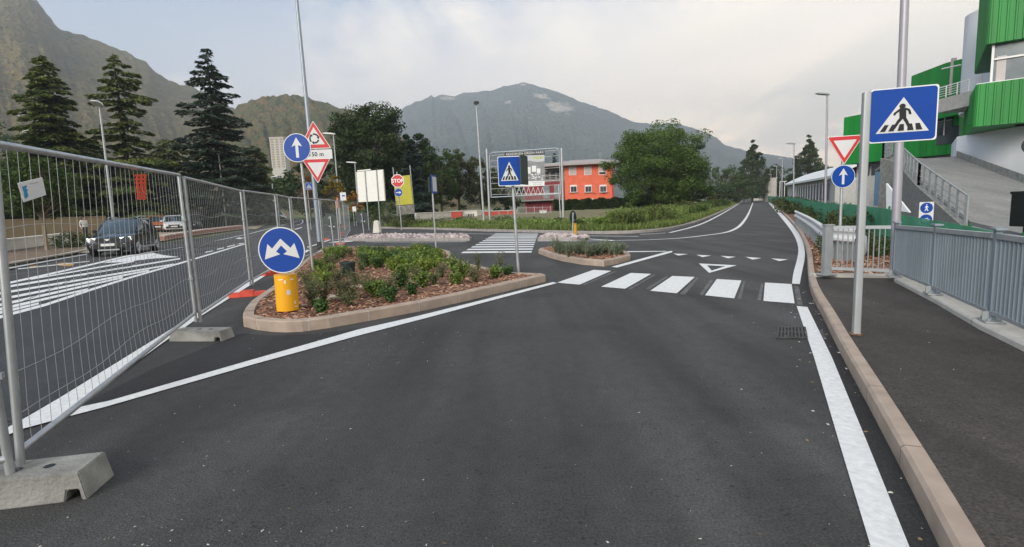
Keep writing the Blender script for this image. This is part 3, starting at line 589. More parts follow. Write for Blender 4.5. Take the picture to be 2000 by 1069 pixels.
def text(s, fr, size, m, name, parent, d0=.006, bold=0., ext=.0012, sx=1.0):
    cu = bpy.data.curves.new('text', 'FONT'); cu.body = s; cu.size = size; cu.align_x = 'CENTER'; cu.align_y = 'CENTER'; cu.extrude = ext; cu.offset = bold * size; cu.space_character = 1.05
    tmp = bpy.data.objects.new('text', cu); C.objects.link(tmp); bpy.context.view_layer.update()
    me = bpy.data.meshes.new_from_object(tmp.evaluated_get(bpy.context.evaluated_depsgraph_get())); bpy.data.objects.remove(tmp)
    o, rt, up, n = fr
    for v in me.vertices: v.co = o + rt * v.co.x * sx + up * v.co.y + n * (d0 + v.co.z)
    me.materials.clear(); me.materials.append(m); me.name = name; return link(name, me, parent)
def base_to(b, px, py, dn=0): z = Zof(b, py); return z
# 1 big crossing sign on the footway, right
b = G(1672, 653, H2); r1 = thing('pedestrian_crossing_sign', 'large blue pedestrian crossing sign on a square aluminium post, nearest on the right footway', 'road sign', b)
tp = at(1690, 182, b.y + .02); lean = Vector((tp.x - b.x, 0, 0))
fr = frame(b, .3); mb = MB(); q = rrect(.062, .075, .012)
mb.add([Vector(b) + fr[1] * x + fr[3] * y + Vector((0, 0, -.02)) for x, y in q] + [Vector(b) + lean + Vector((0, 0, tp.z - b.z)) + fr[1] * x + fr[3] * y for x, y in q], [tuple(range(len(q) - 1, -1, -1)), tuple(range(len(q), 2 * len(q)))] + [(i, (i + 1) % len(q), len(q) + (i + 1) % len(q), len(q) + i) for i in range(len(q))])
mb.build('post', M['steel_grey'], r1, True); MB().tube([b, b + Vector((0, 0, .012))], .06, 12).build('collar', M['mulch'], r1)
c1 = at(1763, 224, b.y - .10); crossing_sign(r1, c1, .30, px2m(127, c1) / 1.10, px2m(108, c1) * .965)
mb = MB(); fr = frame(c1, .30); w1 = px2m(127, c1) / 1.10
for dy in (-.16, .16): MB().plate([(-w1 * .5 - .05, dy - .015), (w1 * .42, dy - .015), (w1 * .42, dy + .015), (-w1 * .5 - .05, dy + .015)], fr, -.04, -.022).build('bracket', M['galv_dull'], r1)
# 2 two-arrow sign on the yellow bollard
bb = G(563, 611, .11); rt_ = thing('signed_bollard', 'yellow bollard carrying a blue disc with two white arrows, on the planted island', 'traffic bollard', bb)
rb = px2m(87, bb) / 2; ztop = Zof(bb, 536); zb = Zof(bb, 605)
tilt = Vector((at(557, 536, bb.y).x - bb.x, 0, 0))
def ring(r, z): return r, z
mb = MB(); rad = px2m(20.5, bb); mb.tube([bb + Vector((0, 0, zb - bb.z)), bb + tilt * .5 + Vector((0, 0, (zb + ztop) / 2 - bb.z)), bb + tilt + Vector((0, 0, ztop - bb.z))], rad, 28); by = mb.build('column', M['yellow'], rt_, True)
MB().tube([bb + Vector((0, 0, -.05)), bb + Vector((0, 0, zb - bb.z))], rad * .62, 20).build('foot', M['red_plastic'], rt_, True)
fr = frame(bb + tilt * .6 + Vector((0, 0, Zof(bb, 572) - bb.z)), 0); fr = (fr[0] , fr[1], fr[2], fr[3])
def stick(px, py, w, h, m, name):            # reflective sticker wrapped on the column
    z = Zof(bb, py); x = (at(px, py, bb.y - rad).x - bb.x - tilt.x * (z - zb) / (ztop - zb)) / rad; a = math.asin(max(-.95, min(.95, x))); mb = MB(); n = 5; vs = []
    for j, zz in enumerate((z - h / 2, z + h / 2)):
        for i in range(n): t = a + (i / (n - 1) - .5) * w / rad; vs.append(bb + tilt * ((zz - zb) / (ztop - zb)) + Vector((math.sin(t) * (rad + .003), -math.cos(t) * (rad + .003), zz - bb.z)))
    return mb.add(vs, [(i, i + 1, n + i + 1, n + i) for i in range(n - 1)]).build(name, m, by)
dm('tape', (.85, .72, .45), .5, var=.1)
stick(562, 569, .05, .07, M['signwhite'], 'sticker')
for px, py, w, h in ((548, 544, .07, .018), (556, 549, .03, .05), (566, 545, .06, .02), (571, 590, .03, .05), (575, 598, .06, .02)): stick(px, py, w, h, M['tape'], 'peeling_tape')
cs = Vector((bb.x + tilt.x * 1.6, bb.y - rad - .01, 0)); cs.z = Zof(cs, 489); cs = at(550, 489, bb.y - rad - .02)
disc_sign(rt_, cs, -.02, rb, 'both')
mb = MB(); mb.tube([cs + Vector((0, .03, -rb * .98)), cs + Vector((0, .03, rb * .2))], .02, 10); mb.build('stem', M['galv_dull'], rt_, True)
# 3 blue arrow disc on its own leaning post
b = G(612, 532, .12); r3 = thing('straight_ahead_sign', 'blue disc with white straight arrow on a slim leaning post at the planted island edge', 'road sign', b)
t3 = at(583, 268, b.y + .04); MB().tube([b - Vector((0, 0, .05)), t3], .03, 14).build('post', M['galv'], r3, True)
c3 = at(580, 289, b.y - .06); disc_sign(r3, c3, .05, px2m(27.6, c3), 'up')
# 4 tall lamp pole with the triangles
b4 = G(626, 488); lp = thing('street_lamp', 'tallest grey lamp pole, rising out of view behind the roundabout triangles', 'street lamp', b4, 'street lamps')
t4 = at(579, -6, b4.y); ext = b4 + (t4 - b4) * 1.06
MB().tube([b4, b4 + (ext - b4) * .5, ext], [.105, .085, .06], 16).build('pole', M['lamp_blue'], lp, True); MB().tube([b4, b4 + (ext - b4).normalized() * .35], .125, 16).build('base_sleeve', M['black'], lp, True)
hb = MB(); hb.box(ext + Vector((-.4, 0, .05)), (1.1, .34, .12)); hb.build('lamp_head', M['galv_dull'], lp, bevel=.03)
c = at(614, 272, b4.y - .16); w = px2m(62, c); r4 = thing('roundabout_warning_sign', 'red-bordered roundabout warning triangle above a white distance plate on the tall lamp pole', 'road sign', c)
yw = -.05; fr, bk = tri_sign(r4, Vector((c.x, c.y, Zof(c, 269))), yw, w, False)
sy = []
fr2 = off(fr, 0, w * -.03)
for k in range(3):                          # three chasing arrows
    a0 = k * 2.094 + .35; r_ = w * .135; th = w * .05; pts = []
    for j in range(9): a = a0 + 1.45 * j / 8; pts.append((math.cos(a) * (r_ + th / 2), math.sin(a) * (r_ + th / 2)))
    for j in range(8, -1, -1): a = a0 + 1.45 * j / 8; pts.append((math.cos(a) * (r_ - th / 2), math.sin(a) * (r_ - th / 2)))
    sy.append(pts); a = a0; sy.append([(math.cos(a) * (r_ + th * 1.1), math.sin(a) * (r_ + th * 1.1)), (math.cos(a) * (r_ - th * 1.1), math.sin(a) * (r_ - th * 1.1)), (math.cos(a - .55) * r_, math.sin(a - .55) * r_)])
symbol(r4, fr2, sy, M['black'], 'arrow_ring', .0056, bk)
cp = Vector((c.x + .02, c.y, Zof(c, 302))); fr = frame(cp, yw); pw, ph = w * 1.0, px2m(18, cp)
pl = MB().plate(rrect(pw, ph, .02), fr, -.012, 0).build('distance_plate', M['signwhite'], r4); text('150 m', off(fr, .0, 0), ph * .62, M['black'], 'lettering', pl, .002, .02)
for z in (258, 292, 306): MB().tube([Vector((c.x, c.y + .01, Zof(c, z))), Vector((c.x - .03, b4.y, Zof(c, z)))], .025, 8).build('bracket', M['galv_dull'], r4)
c = at(619, 331, b4.y - .16); w = px2m(55, c); r5 = thing('give_way_sign', 'give way triangle on the tall lamp pole, under the white distance plate', 'road sign', c, 'give way signs')
tri_sign(r5, Vector((c.x, c.y, Zof(c, 329.5))), yw, w, True); MB().tube([Vector((c.x, c.y + .01, Zof(c, 325))), Vector((c.x - .04, b4.y, Zof(c, 325)))], .025, 8).build('bracket', M['galv_dull'], r5)
# 5 middle crossing sign (double sided)
b = G(1013, 535, .11); r6 = thing('pedestrian_crossing_sign', 'blue pedestrian crossing sign with a black-backed second plate, on the post at the island corner', 'road sign', b)
t6 = at(1000, 338, b.y); MB().tube([b - Vector((0, 0, .05)), t6], .03, 14).build('post', M['galv'], r6, True)
c6 = at(995, 334.5, b.y - .12); w6 = px2m(45, c6); crossing_sign(r6, c6, -.06, w6, px2m(57, c6))
fr = frame(at(1023.5, 332.5, b.y + .04), -1.22); MB().plate(rrect(w6, px2m(57, c6), .02), off(fr, .0, 0, 0), -.01, .01).build('rear_plate', M['sign_back'], r6)
# 6 edge-on crossing sign
b = G(852, 491, .11); r7 = thing('pedestrian_crossing_sign', 'blue crossing sign seen edge-on, on the slim post behind the island plants', 'road sign', b)
MB().tube([b - Vector((0, 0, .05)), at(843, 345, b.y)], .03, 14).build('post', M['galv'], r7, True)
c7 = at(848, 360, b.y); fr = frame(c7, -1.44); w7 = px2m(35, c7); pl = MB().plate(rrect(w7, w7, .02), fr, -.012, .012).build('plate', M['blue'], r7); MB().plate(rrect(w7 * .8, w7 * .8, .02), fr, .0125, .0135).build('face', M['signwhite'], pl)
fr = frame(at(838, 361, b.y), 1.32); MB().plate(rrect(w7 * .9, w7 * .85, .02), fr, -.01, .01).build('rear_plate', M['sign_back'], r7)
# 7 round signs seen from behind
def back_disc(pxc, pyc, rx, ry, bpx, bpy, z, label, yaw):
    b = G(bpx, bpy, z); r_ = thing('round_sign', label, 'road sign', b, 'round signs seen from behind'); c = at(pxc, pyc, b.y + .06); rr = px2m(ry, c); fr = frame(c, yaw)
    MB().plate(circle(rr, 32), fr, -.01, .01).build('plate', M['sign_back'], r_); t = at(pxc + .5 * 0, pyc - ry * .75, b.y); MB().tube([b - Vector((0, 0, .05)), t], .03, 12).build('post', M['galv'], r_, True)
    mb = MB()
    for s_ in (-.5, .5): mb.plate([(-.06, s_ * rr - .02), (.06, s_ * rr - .02), (.06, s_ * rr + .02), (-.06, s_ * rr + .02)], fr, .011, .05)
    mb.build('clamp', M['galv_dull'], r_); MB().plate([(rr * .3, -rr * .62), (rr * .5, -rr * .62), (rr * .5, -rr * .5), (rr * .3, -rr * .5)], fr, .011, .013).build('sticker', M['paper'], r_)
back_disc(645, 434, 16, 16, 653, 488, 0, 'dark round sign back before the far mesh fence, beside the tall lamp pole', 0)
back_disc(706.5, 425.5, 13, 12.5, 711, 461, .1, 'dark round sign back at the left end of the long gravel island', .1)
back_disc(1119, 424, 7.5, 12, 1118.7, 462, .12, 'narrow dark sign back seen obliquely on the short gravel island', -.9)
b = G(1124, 461, .12); yb = thing('marker_bollard', 'thin yellow marker bollard beside the oblique dark sign back', 'traffic bollard', b); zt = Zof(b, 436)
MB().tube([b, Vector((b.x, b.y, zt))], px2m(2.6, b), 12).build('column', M['yellow'], yb, True); MB().tube([Vector((b.x, b.y, zt)), Vector((b.x, b.y, zt + .04))], px2m(2.2, b), 12).build('cap', M['black'], yb, True)
for px, tp in ((1112, 398), (702, 404)): pass
# 8 yield + arrow on the right strip
b = G(1640, 520, .1); b = at(1638.5, 505, 11.2); b.z = .08; r8 = thing('give_way_sign', 'give way triangle above a blue straight-arrow disc, on the post behind the right railing', 'road sign', b, 'give way signs')
MB().tube([b, Vector((b.x, b.y, Zof(b, 268)))], .03, 14).build('post', M['galv'], r8, True)
c = Vector((b.x, b.y - .05, 0)); c.z = Zof(c, 288); w = px2m(68, c) / 1.06; tri_sign(r8, c, .28, w, True, 'triangle_plate')
c = Vector((b.x - .01, b.y - .05, 0)); c.z = Zof(c, 345); disc_sign(r8, c, .1, px2m(22, c), 'up')
# 9 stop sign
b = at(784, 440, 42); b.z = gz(b.x, b.y) + .2; r9 = thing('stop_sign', 'red octagonal stop sign above a small blue right-arrow disc, before the yellow banner', 'road sign', b)
tp = at(775, 336, 41.9); MB().tube([b - Vector((0, 0, .3)), tp], .045, 10).build('post', M['galv'], r9, True); c = at(776.5, 353.7, 41.7); rr = px2m(13.4, c); fr = frame(c, .08)
oc = [(rr * math.cos(R(22.5 + 45 * i)), rr * math.sin(R(22.5 + 45 * i))) for i in range(8)]; pl = MB().plate(oc, fr, -.02, 0).build('plate', M['white'], r9); MB().plate([(x * .9, y * .9) for x, y in oc], fr, .003, .008).build('face', M['red'], pl)
text('STOP', off(fr, 0, -.0), rr * .72, M['white'], 'lettering', pl, .012, .03, .003, 1.0); c = at(778.5, 376.3, 41.7); disc_sign(r9, c, .08, px2m(8, c), 'right')
for pl in r9.children: pass
# 10 small far crossing sign (left of the tall pole) and blue info sign
b = at(606, 430, 48); b.z = gz(b.x, b.y); r10 = thing('pedestrian_crossing_sign', 'small far blue pedestrian crossing sign between the two leaning poles', 'road sign', b)
MB().tube([b, Vector((b.x, b.y, Zof(b, 356)))], .04, 8).build('post', M['galv'], r10, True); c = at(603.5, 364, 47.9); crossing_sign(r10, c, 0, px2m(13, c))
b = at(672, 430, 46); b.z = gz(b.x, b.y); r11 = thing('information_sign', 'pale square sign with a blue print beside the yellow-leaved young tree', 'road sign', b)
MB().tube([b, Vector((b.x, b.y, Zof(b, 374)))], .04, 8).build('post', M['galv'], r11, True); c = at(670, 384, 45.9); fr = frame(c, .1); q = px2m(12, c); pl = MB().plate(rrect(q, q * 1.3, .03), fr, -.02, 0).build('plate', M['signwhite'], r11); MB().plate([(-q * .2, 0), (q * .35, .0), (q * .3, q * .2), (-q * .1, q * .25)], fr, .002, .006).build('print_mark', M['blue'], pl)
b = at(692, 430, 55); b.z = gz(b.x, b.y); r12 = thing('site_notice', 'blank white notice board on two legs beyond the mesh fence', 'notice board', b); c = at(692, 408.5, 55); fr = frame(c, 0); q = px2m(7.5, c)
MB().plate(rrect(q, q * 1.25, .02), fr, -.02, .01).build('board', M['paper'], r12); MB().tube([c + Vector((-q * .3, .03, -q * .5)), Vector((c.x - q * .3, c.y + .03, b.z))], .03, 6).build('leg', M['galv'], r12); MB().tube([c + Vector((q * .3, .03, -q * .5)), Vector((c.x + q * .3, c.y + .03, b.z))], .03, 6).build('leg', M['galv'], r12)
# 11 pedestrian/cycle panel behind the right railing
b = at(1811, 430, 14.5); b.z = .0; r13 = thing('footpath_sign', 'pale panel with two blue discs, walker above cycle, behind the grey railing', 'road sign', b)
c = at(1809, 417, 14.4); q = px2m(27, c) / 1.15; hh = px2m(44, c); fr = frame(c, .35); pl = MB().plate(rrect(q, hh, .02), fr, -.015, 0).build('plate', M['signwhite'], r13); MB().tube([Vector((c.x, c.y + .05, b.z)), Vector((c.x, c.y + .05, c.z + hh / 2))], .03, 10).build('post', M['galv'], r13, True)
for dy, kind in ((hh * .24, 'walk'), (-hh * .28, 'cycle')):
    f2 = off(fr, 0, dy); fa = MB().plate(circle(q * .44, 32), f2, .001, .003).build('blue_disc', M['blue'], pl); s_ = q * 1.3
    if kind == 'walk': sh = [circle(.03, 12, (0, .2)), seg((0, .13), (0, 0), .07), seg((-.02, .12), (-.09, .02), .03), seg((.02, .12), (.09, .03), .03), seg((0, 0), (-.08, -.19), .045), seg((0, 0), (.08, -.19), .045)]
    else: sh = [[(x * 1, y) for x, y in circle(.09, 14, (-.13, -.05))], circle(.09, 14, (.13, -.05)), seg((-.13, -.05), (-.03, .08), .025), seg((-.03, .08), (.1, .08), .025), seg((.13, -.05), (.08, .12), .025)]
    symbol(r13, f2, [[(x * s_, y * s_) for x, y in p] for p in sh], M['white'], 'symbol', .004, fa)
# 12 round sign at the right frame edge
b = at(2017, 430, 9.5); b.z = .2; r14 = thing('round_sign', 'dark round sign by the white wall, cut off at the right picture edge', 'road sign', b, 'round signs seen from behind'); c = at(2017, 284, 9.4)
fr = frame(c, .4); MB().plate(circle(px2m(17, c), 32), fr, -.01, .01).build('plate', M['sign_back'], r14); MB().tube([b + Vector((0, 0, -.2)), c + Vector((0, .05, .2))], .03, 10).build('post', M['galv'], r14, True)
# 13 white road-sign back panel on two posts
cs = [at(695.5, 333.5, 45), at(748.5, 338, 43.6), at(752.5, 391, 43.6), at(700.5, 392.6, 45)]; b = at(716, 440, 45); b.z = gz(b.x, b.y) + .1
r15 = thing('direction_board', 'large white sign panel seen from behind on two posts above the bushes', 'road sign', b); ex = (cs[1] - cs[0]); ex.z = 0; wd = ex.length; ex.normalize(); nrm = Vector((0, 0, 1)).cross(ex); nrm = nrm if nrm.y < 0 else -nrm
cz = (cs[0].z + cs[3].z) / 2; hh = cs[0].z - cs[3].z; ce = (cs[0] + cs[1] + cs[2] + cs[3]) / 4; fr = (ce, ex, Vector((0, 0, 1)), nrm)
pn = MB().plate(rrect(wd, hh, .06), fr, -.05, 0).build('panel', M['white_board'], r15)
mb = MB()
for x in (-.5, .5):
    for sgn in (1,): mb.plate([(x * wd - .03 * sgn, -hh / 2), (x * wd + .03, -hh / 2), (x * wd + .03, hh / 2), (x * wd - .03, hh / 2)], fr, -.06, .03)
mb.build('edge_frame', M['concrete_light'], pn)
for x in (-.16, .27):
    p = ce + ex * x * wd + nrm * .06; MB().tube([Vector((p.x, p.y, b.z - .3)), Vector((p.x, p.y, ce.z + hh * .5))], .04, 10).build('post', M['galv_dull'], r15, True)
p = ce + ex * -.2 * wd + Vector((0, 0, hh * .53)); MB().box(p, (wd * .5, .1, .09), math.atan2(ex.y, ex.x)).build('top_rail', M['white_board'], r15)
# 14 yellow banner on scaffold poles
D = 55; b = at(800, 425, D); b.z = gz(b.x, b.y); r16 = thing('site_banner', 'plain yellow banner over a grey tarp, stretched between two scaffold poles', 'banner', b)
for (xt, yt), (xb, yb_) in (((767.5, 327), (777, 432)), ((800.5, 323), (811, 432))): MB().tube([at(xb, yb_, D), at(xt, yt, D)], .05, 8).build('pole', M['galv_dull'], r16, True)
def slab(pp, th, name, m, root, nseg=1):
    vs = [p + Vector((0, dy, 0)) for dy in (-th / 2, th / 2) for p in pp]; n = len(pp); return MB().add(vs, [tuple(range(n - 1, -1, -1)), tuple(range(n, 2 * n))] + [(i, (i + 1) % n, n + (i + 1) % n, n + i) for i in range(n)]).build(name, m, root)
slab([at(768, 346, D - .1), at(800.5, 342, D - .1), at(807, 399, D - .1), at(775, 401.5, D - .1)], .04, 'banner_sheet', M['banner'], r16); slab([at(775, 402.5, D - .08), at(807, 400, D - .08), at(809, 418, D - .08), at(777, 420, D - .08)], .06, 'tarp', M['tarp'], r16)
# 15 white tapered concrete block
b = G(737, 456); z1 = Zof(b, 431); w0, w1 = px2m(8.3, b), px2m(5, b); vs = []
for z, w in ((0, w0), (z1 - b.z, w1)): vs += [b + Vector((w * math.cos(R(45 + 90 * i)) * 1.25, w * math.sin(R(45 + 90 * i)) * 1.25, z)) for i in range(4)]
tag(MB().add(vs, [(3, 2, 1, 0), (4, 5, 6, 7)] + [(i, (i + 1) % 4, 4 + (i + 1) % 4, 4 + i) for i in range(4)]).build('concrete_block', M['white_wall'], bevel=.05), 'white tapered concrete block standing at the kerb below the big white sign back', 'concrete block')
# 16 orange marker behind the fence
b = G(664, 455); b.z -= .02; om = thing('traffic_marker', 'upright orange marker on top of a post behind the far mesh fence', 'traffic marker', b); zt = Zof(b, 386); zc = Zof(b, 407)
MB().tube([b, Vector((b.x, b.y, zc))], .03, 8).build('post', M['galv_dull'], om); MB().tube([Vector((b.x, b.y, zc)), Vector((b.x, b.y, zc + .12)), Vector((b.x, b.y, zt))], [px2m(4.5, b), px2m(3.3, b), px2m(1.6, b)], 12).build('cone', M['orange_red'], om, True)
# ================================================================== street lamps
def lamp(b, ztop, label, r0, r1, head, m='lamp_blue', lean=Vector((0, 0, 0)), hm='galv_dull'):
    root = thing('street_lamp', label, 'street lamp', b, 'street lamps'); b = Vector(b); t = Vector((b.x, b.y, ztop)) + lean
    MB().tube([b - Vector((0, 0, .1)), (b + t) / 2, t], [r0, (r0 + r1) / 2, r1], 12).build('pole', M[m], root, True)
    hx, hy, L, W_, th = head; d = Vector((hx, hy, .08)).normalized(); mb = MB(); c = t + d * L * .35; s_ = Vector((-d.y, d.x, 0)).normalized(); u = d.cross(s_)
    vs = []
    for k, wz, hz in ((-.5, .35, .6), (-.3, .9, 1), (.25, 1, .9), (.5, .55, .35)):
        vs += [c + d * L * k + s_ * W_ / 2 * a * wz + Vector((0, 0, th * hz * e)) for a, e in ((-1, -.35), (1, -.35), (.8, .6), (-.8, .6))]
    mb.add(vs, [(0, 1, 2, 3), (15, 14, 13, 12)] + [(4 * i + j, 4 * i + (j + 1) % 4, 4 * i + 4 + (j + 1) % 4, 4 * i + 4 + j) for i in range(3) for j in range(4)]); mb.build('lamp_head', M[hm], root, True)
    return root
def lamp_px(xt, yt, xb, yb_, D, label, head, zb=None, m='lamp_blue', k=1, hm='galv_dull'):
    b = at(xb, yb_, D); b.z = gz(b.x, b.y) if zb is None else zb; t = at(xt, yt, D); return lamp(b, t.z, label, .085 * k, .05 * k, head, m, Vector((t.x - b.x, 0, 0)) if abs(t.x - b.x) < .8 else Vector((0, 0, 0)), hm)
b = Vector((6.95, 9.0, H2 + .02)); b = G(1746, 541, H2); t = at(1766, -8, b.y); lr = lamp(b, t.z + .8, 'thick grey lamp pole behind the large blue crossing sign, rising out of view', .066, .056, (-1, 0, 1.1, .34, .12), 'lamp_violet', Vector((t.x - b.x, 0, 0)))
MB().tube([b + Vector((0, 0, .0)), b + Vector((0, 0, .12))], .14, 14).build('base_collar', M['concrete_light'], lr, True)
lamp_px(930, 203, 946, 447, 43, 'slender lamp in the middle, in front of the mountain and left of the billboard', (.1, -1, 1.0, .45, .16), .1, 'steel_grey', 1.1, 'lamp_blue')
lamp_px(1616, 185, 1611, 440, 34, 'nearest lamp of the right-hand row, left of the give way triangle', (-1, -.2, 1.0, .3, .1), .05, 'lamp_violet', 1)
for xt, yt, D, l in ((1551, 281, 62, 'second lamp of the right-hand row beside the tall dark poplar'), (1528, 311, 88, 'third lamp of the right-hand row beyond the road shrubs'), (1517, 325, 112, 'fourth lamp of the right-hand row, next to the concrete pillar'), (1506, 341, 150, 'fifth and farthest lamp of the right-hand row')): lamp_px(xt, yt, xt - 1, 390, D, l, (-1, -.1, 1.1, .4, .14), 0, 'lamp_violet', 1.1)
lamp_px(1456, 350, 1456, 391, 180, 'small far lamp on the left side of the straight road', (1, 0, 1.2, .4, .2), 0, 'steel_grey', 1.3)
lamp_px(194, 206, 224, 455, 34, 'left lamp with a pale head between the two nearest cedars', (.4, -1, 1.2, .55, .16), None, 'steel_grey', 1.0, 'frame_white')
lamp_px(427, 301, 442, 441, 58, 'lamp rising in front of the third cedar beside the red brick wall', (.5, -1, 1.1, .4, .16), None, 'steel_grey', 1.0, 'frame_white')
lamp_px(651, 262, 664, 420, 62, 'tall lamp behind the yellow young tree', (-1, -.2, 1.4, .4, .16), None, 'steel_grey', 1.1, 'frame_white')
lamp_px(693, 318, 700, 425, 70, 'lamp behind the left edge of the large white sign back', (-1, -.2, 1.3, .4, .16), None, 'steel_grey', 1.1, 'frame_white')
lamp_px(531, 346, 536, 425, 85, 'short far lamp before the dark trees left of the blue arrow disc', (1, -.2, 1.4, .4, .16), None, 'steel_grey', 1.2)
# ================================================================== right side: railing, gate, guard rail, netting
def rail_bar(mb, a, b, w, h, mi=0):
    d = (b - a); L = d.length; x = d.normalized(); y = Vector((-x.y, x.x, 0)).normalized(); z = x.cross(y); A = Matrix((x, y, z)).transposed(); mb.box((a + b) / 2, (L, w, h), M=A, mi=mi)
zb = H2 + .06
RP = [G(1746, 541, zb), G(1822, 575, zb), G(1936, 629, zb)]; d_ = (RP[2] - RP[1]); RP += [RP[2] + d_ * 1.0, RP[2] + d_ * 2.0]
ztop = [Zof(RP[0], 436), Zof(RP[1], 441), Zof(RP[2], 450)]; ztop += [ztop[2], ztop[2]]
labs = ['blue-grey railing section at the corner with the gate', 'blue-grey railing section in the middle, between the two capped posts', 'blue-grey railing section at the right picture edge', 'blue-grey railing section out of view to the right']
for i in range(4):
    a, b = RP[i], RP[i + 1]; za, zb_ = ztop[i], ztop[i + 1]; root = thing('railing_section', labs[i], 'railing', a, 'grey railing sections along the footway'); rb_ = M['rail_blue']
    for q, z, on in ((a, za, True), (b, zb_, i == 3)):
        if not on: continue
        ang = math.atan2((b - a).y, (b - a).x); mb = MB(); mb.box((q.x, q.y, (q.z + z) / 2), (.06, .05, z - q.z), ang); mb.box((q.x, q.y, z + .012), (.16, .09, .018), ang); mb.build('upright', rb_, root)
        mb = MB(); mb.box((q.x, q.y, q.z + .012), (.2, .16, .016), ang)
        for sx in (-.07, .07):
            for sy in (-.05, .05): o_ = Matrix.Rotation(ang, 3, 'Z') @ Vector((sx, sy, 0)); mb.cyl(Vector((q.x, q.y, q.z + .02)) + o_, Vector((q.x, q.y, q.z + .045)) + o_, .014, n=6)
        for sy in (-.05, .05): o_ = Matrix.Rotation(ang, 3, 'Z') @ Vector((0, sy, 0)); mb.box(Vector((q.x, q.y, q.z + .06)) + o_, (.012, .05, .09), ang)
        mb.build('base_plate', M['galv_dull'], root)
    x = (b - a).normalized(); a2, b2 = a + x * .05, b - x * .05
    mb = MB(); rail_bar(mb, Vector((a2.x, a2.y, za - .055)), Vector((b2.x, b2.y, zb_ - .055)), .06, .05); mb.build('top_rail', M['galv_dull'], root)
    mb = MB(); rail_bar(mb, Vector((a2.x, a2.y, a.z + .10)), Vector((b2.x, b2.y, b.z + .10)), .055, .035); mb.build('bottom_rail', M['galv_dull'], root)
    mb = MB(); n = int((b2 - a2).length / .078); y = Vector((-x.y, x.x, 0))
    for k in range(1, n):
        q = a2.lerp(b2, k / n); ang = math.atan2(x.y, x.x); zz = za + (zb_ - za) * k / n; mb.box((q.x, q.y, (a.z + .09 + zz - .03) / 2), (.012, .05, zz - .03 - a.z - .09), ang)
    mb.build('bars', M['rail_blue'], root)
# gate-like railing facing the camera
g0 = G(1614, 537, H2 + .05); g1 = RP[0].copy() + Vector((-.07, .02, 0)); root = thing('railing_section', 'short open railing with thin upright bars facing the camera, closing the end of the footway', 'railing', g0, 'grey railing sections along the footway')
zt = Zof(g0, 441); mb = MB(); mb.box((g0.x, g0.y, (g0.z + zt) / 2), (.13, .09, zt - g0.z)); mb.box((g0.x, g0.y, zt + .01), (.16, .12, .018)); mb.build('upright', M['galv_dull'], root)
MB().box((g0.x, g0.y, g0.z + .01), (.24, .2, .02)).build('base_plate', M['galv_dull'], root)
x = (g1 - g0).normalized(); e0, e1 = g0 + x * .075, g1
mb = MB(); rail_bar(mb, Vector((e0.x, e0.y, zt - .03)), Vector((e1.x, e1.y, zt - .03)), .05, .05); mb.build('top_rail', M['galv_dull'], root)
mb = MB(); rail_bar(mb, Vector((e0.x, e0.y, g0.z + .11)), Vector((e1.x, e1.y, g0.z + .11)), .05, .045); mb.build('bottom_rail', M['galv_dull'], root)
mb = MB()
for k in range(1, 11): q = e0.lerp(e1, k / 11); mb.cyl((q.x, q.y, g0.z + .12), (q.x, q.y, zt - .04), .009, n=8)
mb.build('bars', M['galv'], root)
# guard rail
gp = [at(1628, 455, 10.2), at(1612, 452, 11.4), at(1600, 446, 13.2), at(1583, 436, 16.5), at(1566, 428.5, 20.5), at(1553, 423.5, 25)]
gp[0] = gp[1] + Vector((.03, -1.0, 0)); gp = smooth_line(gp, 2)
gbase = [G(1600, 505), G(1557, 437)]
root = thing('guard_rail', 'curved white steel guard rail beside the planted strip at the right kerb', 'guard rail', gp[len(gp) // 2] * 1, None)
zg = [ .66 ] * len(gp); mb = MB(); prof = [(.0, .155), (-.045, .12), (-.045, .075), (.0, .02), (.0, -.02), (-.045, -.075), (-.045, -.12), (0, -.155)]; vs = []; n = len(prof)
for i, p in enumerate(gp):
    d = (gp[min(i + 1, len(gp) - 1)] - gp[max(i - 1, 0)]); d.z = 0; d.normalize(); nr = Vector((-d.y, d.x, 0))
    if nr.x > 0: nr = -nr
    vs += [Vector((p.x, p.y, .66 + z)) - nr * o for o, z in prof] + [Vector((p.x, p.y, .66 + z)) - nr * (o + .006) for o, z in prof]
k = len(gp); m2 = 2 * n
for i in range(k - 1):
    for j in range(n - 1): mb.f += [(i * m2 + j, i * m2 + j + 1, (i + 1) * m2 + j + 1, (i + 1) * m2 + j), (i * m2 + n + j, (i + 1) * m2 + n + j, (i + 1) * m2 + n + j + 1, i * m2 + n + j + 1)]; mb.m += [0, 0]
mb.v = [tuple(p) for p in vs]; mb.build('beam', M['frame_white'], root, True)
dd = dense([Vector((p.x, p.y, 0)) for p in gp], 2.0, False)
for p in dd[1:]: MB().box((p.x + .06, p.y, .3), (.07, .1, .75)).build('post', M['galv_dull'], root)
e = gp[0]; mb = MB(); mb.tube([Vector((e.x, e.y - .02, .78)), Vector((e.x + .03, e.y - .14, .62)), Vector((e.x + .04, e.y - .16, .4)), Vector((e.x + .03, e.y - .1, .22))], [.05, .07, .07, .05], 12); mb.build('end_terminal', M['galv_dull'], root, True)
